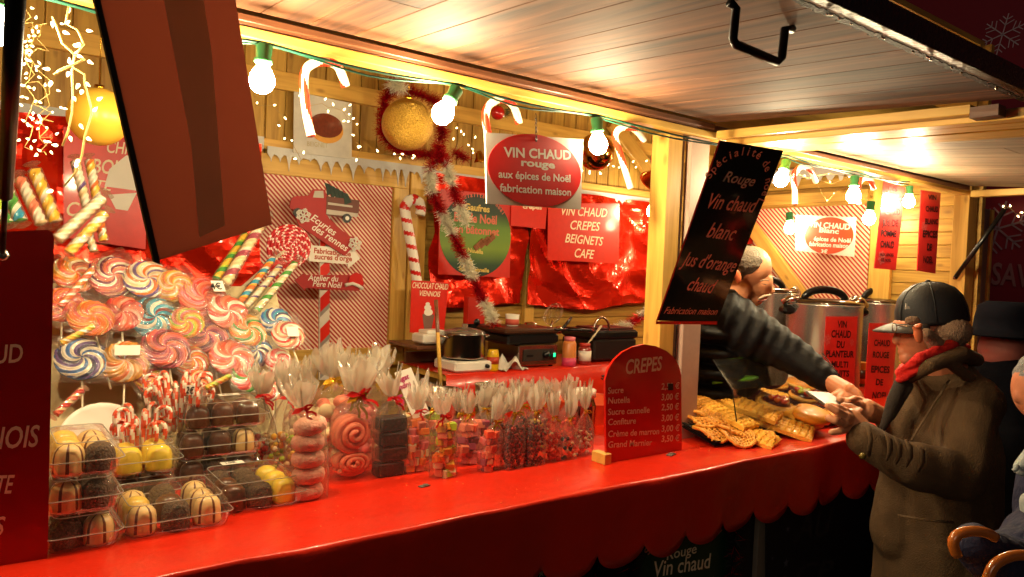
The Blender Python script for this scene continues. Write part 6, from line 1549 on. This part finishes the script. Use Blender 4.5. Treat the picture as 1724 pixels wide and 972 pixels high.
# fir sprig
mb = MB(); rr = random.Random(5)
pts = [A(846, 175, y=2.9)+Vector((.035*math.cos(a), 0, .04*math.sin(a)-.02)) for a in [i*.4 for i in range(16)]]
for p in pts:
    for _ in range(26):
        d = Vector((rr.gauss(0, 1), rr.gauss(0, .6), rr.gauss(0, 1))).normalized(); w = d.orthogonal()*.0011; mb.add([p-w, p+w, p+d*.028], [(0, 1, 2)])
tag(mb.build('fir_wreath', mat('fir_needles', (22, 58, 34), .6)), 'small green fir wreath hanging over the white Vin chaud sign', 'wreath')
# ================================================================== fairy lights
def fairy(paths, label, r=.0035, wr=.0012, seed=0, drop=0, glow=1, wmt=None):
    rr = random.Random(seed); P_ = [Vector(p) for p in paths]; o = thing('fairy_lights', label, 'fairy lights', P_[0])
    mb = MB(); mb.tube(P_, wr, 5); mb.build('wire', wmt or M_WIRE, o)
    gb = MB(); n = 0
    for p in P_[::1]:
        q = p+Vector((rr.gauss(0, 1), rr.gauss(0, .4), rr.gauss(0, 1)))*.012; d = (q-p).normalized() if (q-p).length > 1e-5 else Vector((0, 0, 1))
        m = along(q, q+d); gb = MB(); gb.lathe([(0, -r*1.2), (r*.8, -r*.6), (r, 0), (r*.6, r*1.4), (0, r*2.6)], 7, m=m); gb.build('light', M_FAIRY, o)
def wander(a, b, n, amp, y, seed):
    rr = random.Random(seed); out = []
    for i in range(n):
        t = i/(n-1); out.append(A(a[0]+(b[0]-a[0])*t+rr.uniform(-amp, amp), a[1]+(b[1]-a[1])*t+rr.uniform(-amp, amp)*.6, y=y+rr.uniform(-.03, .03)))
    return out
fairy(wander((48, 5), (52, 255), 26, 12, 1.95, 1), 'dense strand of warm fairy lights hanging right beside the black strut', .0024, .0010, 1)
fairy(wander((62, 30), (75, 265), 26, 18, 2.0, 2), 'tangled strand of warm fairy lights in the middle of the left bunch', .0024, .0010, 2)
fairy(wander((40, 60), (85, 240), 18, 16, 2.05, 5), 'loose strand of warm fairy lights crossing the left bunch', .0024, .0010, 5)
fairy([A(*p, y=1.7) for p in ((88, 28), (97, 50), (104, 72), (125, 92), (143, 100), (120, 110), (100, 118), (90, 126), (118, 112), (142, 125), (143, 142), (152, 175), (155, 190), (143, 230), (138, 262), (128, 290), (108, 314))], 'thick fairy light cable looping in front of the pale gold bauble', .0036, .0022, 3)
fairy([A(*p, y=1.72) for p in ((116, 10), (110, 40), (130, 50), (141, 75), (125, 95), (121, 120), (122, 160), (121, 190), (115, 220), (105, 246))], 'thick fairy light cable hanging in a loop from the header', .0032, .0022, 4)
fairy(wander((500, 165), (592, 200), 9, 14, 3.38, 6), 'strand of small fairy lights over the doughnut poster', .0042, .001, 6)
fairy(wander((595, 180), (610, 262), 8, 10, 3.4, 7), 'strand of small fairy lights right of the doughnut poster', .0042, .001, 7)
fairy(wander((440, 170), (520, 275), 8, 14, 3.38, 8), 'strand of small fairy lights left of the doughnut poster', .0042, .001, 8)
fairy(wander((640, 262), (705, 268), 6, 8, 3.2, 9), 'strand of small fairy lights under the gold glitter bauble', .0042, .001, 9)
fairy(wander((770, 215), (800, 270), 9, 14, 3.4, 10), 'strand of small fairy lights right of the second bulb', .0042, .001, 10)
fairy(wander((985, 290), (1100, 270), 14, 16, 3.4, 11), 'strand of small fairy lights along the corner brace', .0046, .001, 11)
fairy(wander((1100, 310), (1120, 335), 6, 10, 3.3, 12), 'cluster of small fairy lights below the gold bell', .0046, .001, 12)
fairy([A(*p, y=1.86) for p in ((1330, 288), (1360, 300), (1395, 292), (1430, 298), (1400, 310), (1370, 300), (1392, 340), (1410, 320))], 'loose pale fairy light wire hanging above the Blanc sign', .003, .0016, 13)

o = fairy([A(*p, x=6.5) for p in ((1690, 345), (1702, 352), (1712, 362), (1722, 358), (1730, 366))], 'few cold coloured lights on the dark neighbouring stall', .006, .002, 21)
# ================================================================== people
SK = mat('skin', (222, 150, 108), .45, var=.10, scale=9, sss=.06, bump=.12, bscale=120)
SKD = mat('skin_ruddy', (206, 128, 92), .5, var=.12, scale=9, sss=.06, bump=.12, bscale=120)
HAIRG = mat('grey_hair', (126, 112, 96), .6, var=.3, scale=50, bump=1.0, bscale=170)
def pm(p): return mpp(p)
def C_(a, ra, b, rb):
    """tapered limb between two places (px, py, depth), radii in photo px"""
    p, q = PD(*a), PD(*b); return ('c', p, ra*pm(p), q, rb*pm(q))
def E_(c, rx, ry, rz=None, yaw=0, roll=0):
    """ellipsoid: half sizes in photo px seen from the camera (x right, y up, z depth)"""
    p = PD(*c); k = pm(p); M_ = (MW @ Matrix.Rotation(rad(roll), 3, 'Z') @ Matrix.Rotation(rad(yaw), 3, 'Y'))
    return ('e', p, (rx*k, ry*k, (rz or rx)*k), M_)
def hand(parent, wrist, palm, pr, fingers, voxel=.0026, mt=None, name='hand'):
    """palm, wrist and five bent fingers as one surface; fingers: list of (points, r0, r1) in (px,py,depth), px"""
    L = [C_(wrist, pr*.72, palm, pr*.86)]
    for pts, r0, r1 in fingers:
        n = len(pts)-1
        L.append(C_(palm, pr*.55, pts[0], r0*1.15))
        for i in range(n):
            a = r0+(r1-r0)*i/n; b = r0+(r1-r0)*(i+1)/n; L.append(C_(pts[i], a, pts[i+1], b))
    return blob(name, L, mt or SK, parent, voxel, 2)
# ---- customer in cap and brown coat
cu = thing('person', 'man in a dark cap, red scarf and brown coat holding a phone over the counter', 'person', PD(1580, 800, 2.5)*1)
M_COAT = mat('brown_wool', (102, 76, 48), .85, var=.22, scale=26, bump=.55, bscale=260)
M_COATD = mat('coat_lapel', (60, 48, 40), .8, var=.2, bump=.4, bscale=200)
def folds(a, f, seed, stretch=(1, 1, 1)):
    return lambda co: a*(noise.noise(Vector((co.x*f*stretch[0], co.y*f*stretch[1], co.z*f*stretch[2]+seed)))+.5*noise.noise(Vector((co.x*f*2.3, co.y*f*2.3, co.z*f*1.4+seed))))
D0 = 2.45
coat = blob('coat', [
  C_((1592, 655, 2.50), 62, (1586, 760, 2.50), 88), C_((1586, 760, 2.50), 88, (1580, 900, 2.52), 98), C_((1580, 900, 2.52), 98, (1578, 1150, 2.52), 108), C_((1578, 1150, 2.52), 108, (1578, 1320, 2.52), 112),
  C_((1560, 645, 2.62), 40, (1636, 672, 2.42), 46), C_((1600, 622, 2.5), 26, (1592, 660, 2.5), 50),
  C_((1640, 678, 2.36), 46, (1612, 800, 2.24), 44), C_((1612, 800, 2.24), 44, (1530, 782, 2.20), 37), C_((1530, 782, 2.20), 37, (1455, 742, 2.22), 31),
  C_((1560, 672, 2.62), 34, (1530, 730, 2.66), 30), C_((1530, 730, 2.66), 30, (1492, 706, 2.62), 22),
  C_((1530, 700, 2.50), 34, (1512, 900, 2.50), 46)], M_COAT, cu, .009, 3, folds(.013, 8, 3, (1, 1, .4)))
# collar, lapel, flaps, buttons
blob('collar', [C_((1526, 640, 2.42), 9, (1566, 616, 2.28), 12), C_((1566, 616, 2.28), 12, (1618, 596, 2.32), 14), C_((1618, 596, 2.32), 14, (1644, 606, 2.48), 12), C_((1600, 612, 2.30), 10, (1632, 636, 2.34), 10)], M_COAT, cu, .006, 3)
blob('lapel', [C_((1522, 632, 2.40), 10, (1506, 672, 2.40), 12), C_((1506, 672, 2.40), 12, (1486, 722, 2.40), 6), C_((1530, 650, 2.40), 8, (1500, 700, 2.40), 8)], M_COATD, cu, .006, 2)
for nm, pts, r in (('cuff_strap', [(1462, 716, 2.16), (1466, 740, 2.14), (1462, 768, 2.15)], 4), ('pocket_flap', [(1512, 868, 2.30), (1560, 876, 2.25), (1605, 880, 2.24)], 4), ('sleeve_seam', [(1598, 640, 2.32), (1560, 700, 2.30), (1534, 742, 2.22)], 2.4)):
    mb = MB(); P3 = [PD(*p) for p in pts]; mb.tube(P3, r*mpp(P3[0]), 8, flat=.5); mb.build(nm, M_COAT, cu)
mb = MB(); mb.ball(PD(1452, 768, 2.13), .010, 12, 8); mb.build('button', mat('coat_button', (120, 100, 40), .25, .4), cu)
# sleeve creases
mb = MB()
for i, (x, y) in enumerate(((1496, 742), (1512, 748), (1530, 752), (1550, 760))):
    P3 = [PD(x-6, y-14+i, 2.10), PD(x+2, y, 2.085), PD(x+3, y+18, 2.09), PD(x-3, y+34, 2.11)]
    m_ = MB(); m_.tube(P3, [2*mpp(P3[0]), 6*mpp(P3[0]), 6*mpp(P3[0]), 2*mpp(P3[0])], 8, flat=.6); m_.build('sleeve_crease', M_COAT, cu)
# legs below
blob('trousers', [C_((1550, 1250, 2.52), 52, (1548, 1470, 2.52), 38), C_((1612, 1250, 2.52), 52, (1612, 1470, 2.52), 38)], mat('dark_trousers', (30, 28, 34), .8), cu, .016, 3)
# head
head = blob('head', [E_((1572, 548, D0), 54, 56, 45), E_((1545, 566, D0), 34, 42, 36), C_((1536, 592, D0), 22, (1527, 602, D0), 13), C_((1575, 575, D0), 38, (1590, 640, 2.5), 40),
  C_((1516, 560, D0), 9, (1509, 574, D0), 7), E_((1520, 545, D0), 12, 9, 24), C_((1521, 588, D0), 8, (1519, 592, D0), 7)], SKD, cu, .0045, 3)
ear = blob('ear', [E_((1546, 562, 2.27), 8, 17, 5, roll=8), C_((1540, 552, 2.27), 4, (1549, 548, 2.26), 4)], mat('ear_skin', (232, 122, 76), .5, sss=.1), cu, .003, 2)
blob('hair', [E_((1590, 558, D0-.03), 40, 32, 44), C_((1560, 562, 2.31), 10, (1585, 590, 2.35), 16), E_((1536, 540, 2.33), 14, 8, 6)], mat('cap_hair', (176, 140, 112), .65, var=.25, scale=60, bump=1, bscale=220), cu, .005, 1, folds(.002, 90, 1))
M_CAP = mat('dark_cap', (20, 18, 23), .6, var=.12, bump=.25, bscale=300)
# cap: crown lathe squashed, oriented with head
cm = Matrix.Translation(PD(1568, 531, D0)) @ (MW @ Matrix.Rotation(rad(6), 3, 'Z')).to_4x4() @ Matrix.Rotation(-math.pi/2, 4, 'X')
cap = thing('cap', 'dark baseball cap with a small white flag mark on the customer head', 'cap', mat=cm)
k = mpp(PD(1568, 531, D0))*.955
mb = MB(); mb.lathe([(60*k, -14*k), (60.5*k, -8*k), (59*k, 12*k), (53*k, 32*k), (42*k, 46*k), (26*k, 55*k), (9*k, 59*k), (0, 60*k)], 36, sy=.86, jit=lambda i, a: 1+(.012 if abs(math.sin(a*3)) < .08 else 0)); mb.build('crown', M_CAP, cap, I4, True)
for q in range(3):
    a = math.pi*q/3+.2; mb = MB(); pts = [(r_*k*math.cos(a)*1.01, r_*k*.86*math.sin(a)*1.01, z_*k) for r_, z_ in ((60.5, -8), (59, 12), (53, 32), (42, 46), (26, 55.4), (0, 60.4))]
    mb.tube(pts+[(-x, -y, z) for x, y, z in pts[::-1][1:]], .9*k, 5); mb.build('seam', M_CAP, cap, I4, True)
mb = MB(); mb.ball((0, 0, 60*k), (5*k, 5*k, 3*k), 10, 6); mb.build('top_button', M_CAP, cap, I4, True)
def vis(u, v):
    a = math.pi+(u-.5)*2.1; q = 57+v*44*math.cos((u-.5)*2.6); return Vector((q*k*math.cos(a), q*.86*k*math.sin(a), (-10-9*v*v-10*abs(u-.5)**2*4*v)*k))
mb = MB(); mb.grid(16, 6, vis); q = mb.build('visor', mat('cap_visor', (58, 50, 48), .6, bump=.2, bscale=300), cap, I4, True); q.modifiers.new('t', 'SOLIDIFY').thickness = .004
fb_ = Board(PD(1528, 517, 2.245), ray(1528+400, 517)-ray(1528, 517), (0, 0, 1))
mb = MB(); q = [fb_.at(*c) for c in ((1524, 521), (1525, 511), (1527, 511), (1528, 515), (1531, 516), (1532, 520))]; mb.prism(q, .002); mb.build('flag_mark', M_WHITE, cap, fb_.m)
mb = MB(); P3 = [PD(1510, 548, 2.30), PD(1525, 549, 2.27), PD(1540, 550, 2.25)]; mb.tube(P3, .0016, 6); mb.tube([PD(1506+4*math.cos(a), 552+8*math.sin(a), 2.33) for a in [i*.7 for i in range(10)]], .0014, 5)
tag(mb.build('eyeglasses', mat('glasses', (150, 120, 90), .2, .8)), 'thin framed eyeglasses under the visor of the dark cap', 'glasses')
M_SCARF = mat('red_scarf', (226, 30, 22), .8, var=.2, scale=14, bump=.5, bscale=150)
sc_ = blob('scarf', [C_((1514, 630, 2.38), 6, (1548, 603, 2.30), 9), C_((1514, 640, 2.38), 6, (1560, 614, 2.30), 7), C_((1548, 603, 2.30), 9, (1600, 581, 2.33), 9), C_((1560, 614, 2.30), 7, (1610, 590, 2.33), 7), C_((1600, 581, 2.33), 9, (1626, 586, 2.5), 8), C_((1516, 630, 2.40), 9, (1524, 620, 2.58), 9)], M_SCARF, None, .004, 1, folds(.003, 34, 5, (1, 1, 2.4)))
tag(sc_, 'bright red scarf round the neck of the customer in the cap', 'scarf')
# hands and phone
hand(cu, (1456, 726, 2.24), (1432, 706, 2.26), 22, [
  ([(1422, 694, 2.24), (1408, 686, 2.23), (1396, 683, 2.24)], 8, 6), ([(1424, 702, 2.22), (1408, 692, 2.205), (1394, 684, 2.21)], 8, 5.6),
  ([(1420, 712, 2.22), (1406, 708, 2.20), (1395, 704, 2.21)], 8, 6.2), ([(1428, 722, 2.24), (1414, 726, 2.22), (1400, 728, 2.22)], 7, 5.4),
  ([(1446, 694, 2.30), (1432, 686, 2.31), (1420, 684, 2.31)], 7.5, 6)], name='left_hand')
mb = MB(); c = PD(1413, 708, 2.212); mb.lathe([(.0135, -.002), (.0142, 0), (.0135, .002)], 18, m=along(c, PD(1400, 705, 2.212))); mb.build('ring', mat('ring_gold', (214, 190, 140), .12, 1), cu)
hand(cu, (1482, 700, 2.56), (1458, 690, 2.48), 22, [
  ([(1446, 682, 2.46), (1430, 677, 2.44), (1414, 673, 2.43)], 7.5, 5.6), ([(1446, 698, 2.46), (1430, 700, 2.43), (1416, 694, 2.42)], 7.5, 5.5),
  ([(1448, 704, 2.46), (1434, 708, 2.44), (1420, 704, 2.42)], 7, 5.4), ([(1452, 710, 2.46), (1440, 714, 2.45), (1428, 712, 2.44)], 6.5, 5),
  ([(1450, 676, 2.50), (1438, 672, 2.46), (1428, 676, 2.42)], 7, 5.5)], name='right_hand')
ph_ = [PD(1376, 661, 2.45), PD(1416, 664, 2.50), PD(1428, 706, 2.36), PD(1397, 694, 2.30)]
cc = sum(ph_, Vector())/4; mm_ = basis(cc, ph_[1]-ph_[0], ph_[0]-ph_[3])
w_ = (ph_[1]-ph_[0]).length; h_ = (ph_[0]-ph_[3]).length
mb = MB(); mb.box((0, 0, 0), (w_, h_, .010), bev=.004); o = mb.build('phone', mat('phone_grey', (70, 62, 56), .3, coat=.4), None, mm_); tag(o, 'dark grey phone held in both hands of the customer', 'phone')
# ---- vendor
ve = thing('person', 'grey haired vendor with a moustache in a dark quilted jacket reaching over the beignets', 'person', PD(1215, 700, 3.0))
dv_ = 3.05
blob('head', [E_((1264, 452, dv_), 34, 38, 34, roll=-12), E_((1276, 476, dv_), 24, 26, 26, roll=-20), C_((1278, 492, dv_), 15, (1272, 504, dv_), 12), C_((1293, 478, dv_-.02), 5.5, (1300, 491, dv_-.02), 5), C_((1245, 480, dv_), 24, (1218, 520, dv_), 30), E_((1289, 468, dv_-.02), 8, 5, 16, roll=-30), C_((1288, 498, dv_), 6, (1284, 500, dv_), 6)], SK, ve, .0045, 3)
blob('ear', [E_((1242, 466, 2.93), 6, 12, 4, roll=10)], MATS['ear_skin'], ve, .003, 2)
blob('hair', [E_((1254, 443, dv_-.01), 34, 30, 35, roll=-10), E_((1238, 452, dv_), 20, 28, 32)], HAIRG, ve, .005, 1, folds(.003, 60, 2))
blob('moustache', [C_((1297, 497, dv_-.03), 2.0, (1286, 499, dv_-.06), 2.6), C_((1286, 499, dv_-.06), 2.6, (1277, 504, dv_-.07), 1.6)], mat('moustache_grey', (196, 172, 144), .8, bump=1, bscale=300), ve, .0025, 1)
for (x, y) in ((1288, 474),):
    mb = MB(); mb.tube([PD(x-8, y-1, 2.93), PD(x, y-3, 2.925), PD(x+6, y-1, 2.94)], .0026, 6); mb.build('eyebrow', MATS['moustache_grey'], ve)
    mb = MB(); mb.tube([PD(x-6, y+4, 2.93), PD(x, y+5, 2.925), PD(x+4, y+6, 2.93)], .0016, 5); mb.build('eye', mat('eye_dark', (40, 24, 18), .3), ve)
mb = MB(); mb.tube([PD(1276, 508, 2.95), PD(1284, 507, 2.94), PD(1290, 505, 2.95)], .003, 6); mb.build('mouth', mat('lip', (130, 50, 40), .5), ve)
M_JACK = mat('quilted_jacket', (15, 14, 17), .6, var=.12, scale=20, bump=.2, bscale=60, spec=.25)
J = [C_((1226, 592, 3.10), 52, (1296, 626, 3.05), 30), C_((1222, 640, 3.12), 56, (1222, 760, 3.12), 56), C_((1205, 545, 3.1), 62, (1180, 640, 3.1), 78), C_((1180, 640, 3.1), 78, (1175, 900, 3.1), 80), C_((1228, 512, 3.08), 26, (1200, 545, 3.1), 50), C_((1140, 560, 3.2), 40, (1110, 640, 3.25), 34), C_((1110, 640, 3.25), 34, (1130, 700, 3.15), 28)]
# quilted sleeve: chambers puffing along the arm
arm = [((1212, 536, 3.0), 56), ((1238, 550, 2.98), 54), ((1263, 562, 2.95), 49), ((1285, 572, 2.93), 43), ((1306, 583, 2.90), 39), ((1326, 594, 2.87), 35), ((1345, 606, 2.84), 32), ((1362, 618, 2.81), 29), ((1378, 630, 2.78), 26), ((1391, 640, 2.76), 23)]
for i_, (p, r) in enumerate(arm): J.append(E_(p, 12+r*.16, r*.97, r, roll=(-24 if p[0] < 1330 else -36)))
for (a, ra), (b, rb) in zip(arm[:-1], arm[1:]): J.append(C_(a, ra*.91, b, rb*.91))
for i in range(6): J.append(E_((1186-i*2, 560+i*32, 3.04), 66+i*2, 20, 72, roll=-6))
blob('jacket', J, M_JACK, ve, .007, 4, folds(.003, 20, 8))
blob('collar', [C_((1206, 505, 3.0), 14, (1240, 520, 2.96), 14), C_((1240, 520, 2.96), 14, (1258, 545, 2.96), 8)], M_JACK, ve, .006, 2)
hand(ve, (1396, 642, 2.74), (1424, 660, 2.68), 20, [
  ([(1432, 668, 2.64), (1442, 678, 2.62), (1446, 690, 2.62)], 7.5, 5.5), ([(1424, 672, 2.64), (1430, 684, 2.62), (1430, 694, 2.62)], 7.5, 5.5),
  ([(1414, 672, 2.64), (1417, 684, 2.63), (1414, 692, 2.63)], 7.5, 5.5), ([(1404, 668, 2.65), (1405, 680, 2.64), (1403, 688, 2.65)], 6.5, 5),
  ([(1432, 654, 2.64), (1444, 662, 2.62), (1450, 672, 2.61)], 7, 5.5)], name='hand')
# ---- man in a dark hat further back
hm = thing('person', 'passer-by in a dark brimmed hat and dark coat behind the customer', 'person', PD(1690, 800, 3.3))
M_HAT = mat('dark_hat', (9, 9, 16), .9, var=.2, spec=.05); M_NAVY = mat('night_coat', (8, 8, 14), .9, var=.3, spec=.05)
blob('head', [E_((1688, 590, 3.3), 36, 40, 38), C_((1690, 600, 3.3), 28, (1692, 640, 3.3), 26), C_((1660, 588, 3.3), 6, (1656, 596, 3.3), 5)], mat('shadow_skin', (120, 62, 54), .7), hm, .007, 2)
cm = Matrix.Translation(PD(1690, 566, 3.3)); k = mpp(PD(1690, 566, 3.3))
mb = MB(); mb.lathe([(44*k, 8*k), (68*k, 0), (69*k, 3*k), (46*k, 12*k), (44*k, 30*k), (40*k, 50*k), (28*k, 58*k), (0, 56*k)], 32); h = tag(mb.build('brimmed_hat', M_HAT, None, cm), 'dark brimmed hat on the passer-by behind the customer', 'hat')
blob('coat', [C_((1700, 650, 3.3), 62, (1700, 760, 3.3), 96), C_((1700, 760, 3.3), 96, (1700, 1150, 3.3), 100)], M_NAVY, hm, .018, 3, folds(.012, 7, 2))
# ---- person at the right edge, sleeve with tan bag handles
ed = thing('person', 'grey haired person in a navy coat and grey collar cut by the right edge', 'person', PD(1760, 900, 1.75))
blob('head', [E_((1752, 655, 1.9), 42, 56, 44), C_((1714, 664, 1.9), 7, (1712, 672, 1.9), 6)], SKD, ed, .006, 2)
blob('hair', [E_((1766, 640, 1.9), 52, 52, 50)], mat('edge_hair', (150, 148, 150), .7, var=.3, scale=50, bump=1, bscale=160), ed, .006, 1, folds(.004, 50, 4))
M_COL = mat('grey_collar', (176, 186, 186), .8, var=.15, bump=.4)
blob('collar', [C_((1722, 788, 1.62), 15, (1760, 760, 1.66), 26), C_((1712, 786, 1.60), 6, (1708, 792, 1.60), 5)], M_COL, ed, .006, 2)
blob('shirt', [C_((1736, 846, 1.60), 18, (1760, 920, 1.6), 30)], M_COL, ed, .006, 2)
M_BLUE = mat('navy_coat', (44, 46, 78), .8, var=.25, scale=20, bump=.5, bscale=90)
blob('coat', [C_((1800, 830, 1.75), 78, (1810, 1000, 1.75), 105), C_((1790, 880, 1.66), 60, (1705, 960, 1.52), 54), C_((1705, 960, 1.52), 54, (1655, 930, 1.42), 40), C_((1655, 930, 1.42), 40, (1640, 912, 1.40), 32)], M_BLUE, ed, .008, 3, folds(.008, 16, 6))
bgn = thing('handbag', 'handbag with shiny tan ring handles held over the navy sleeve', 'handbag', PD(1690, 1040, 1.40))
M_TAN = mat('tan_leather', (206, 112, 40), .22, coat=.8, var=.15)
for pts in (((1612, 936), (1603, 918), (1608, 902), (1624, 895), (1646, 894), (1664, 898), (1676, 906)), ((1662, 980), (1668, 958), (1682, 944), (1702, 936), (1724, 934), (1742, 940))):
    P3 = [PD(x, y, 1.33) for x, y in pts]; q = []
    for i in range(len(P3)-1):
        for t in range(4): q.append(P3[i].lerp(P3[i+1], t/4))
    q.append(P3[-1]); q = [q[0]]+[(q[max(i-2, 0)]+q[i]*2+q[min(i+2, len(q)-1)])/4 for i in range(1, len(q)-1)]+[q[-1]]
    mb = MB(); mb.tube(q, 9*mpp(P3[0]), 14); mb.build('handle', M_TAN, bgn)
mb = MB(); mb.box((0, 0, -.06), (.24, .12, .22), bev=.02, m=Matrix.Translation(PD(1672, 1060, 1.42))); mb.build('bag_body', M_TAN, bgn)
# dark garlands and tinsel under the counter edge
for i, (px, lb) in enumerate(((1006, 'dark garland hanging below the counter left of the white front post'), (1064, 'dark garland hanging left of the round green poster'), (1238, 'dark garland with red glints right of the round green poster'))):
    rr = random.Random(i); mb = MB()
    p0 = A(px, 870, y=1.535); 
    for _ in range(1500):
        z = .95-.6*rr.random(); d = Vector((rr.gauss(0, 1), rr.gauss(0, .5), rr.gauss(0, .8))).normalized(); w = d.orthogonal().normalized()*.0014; c = Vector((p0.x, p0.y, z))
        mb.add([c-w, c+w, c+d*.048], [(0, 1, 2)], 1 if rr.random() < .06 else 0)
    tag(mb.build('garland', [mat('dark_garland', (16, 22, 22), .5), M_TR]), lb, 'garland')
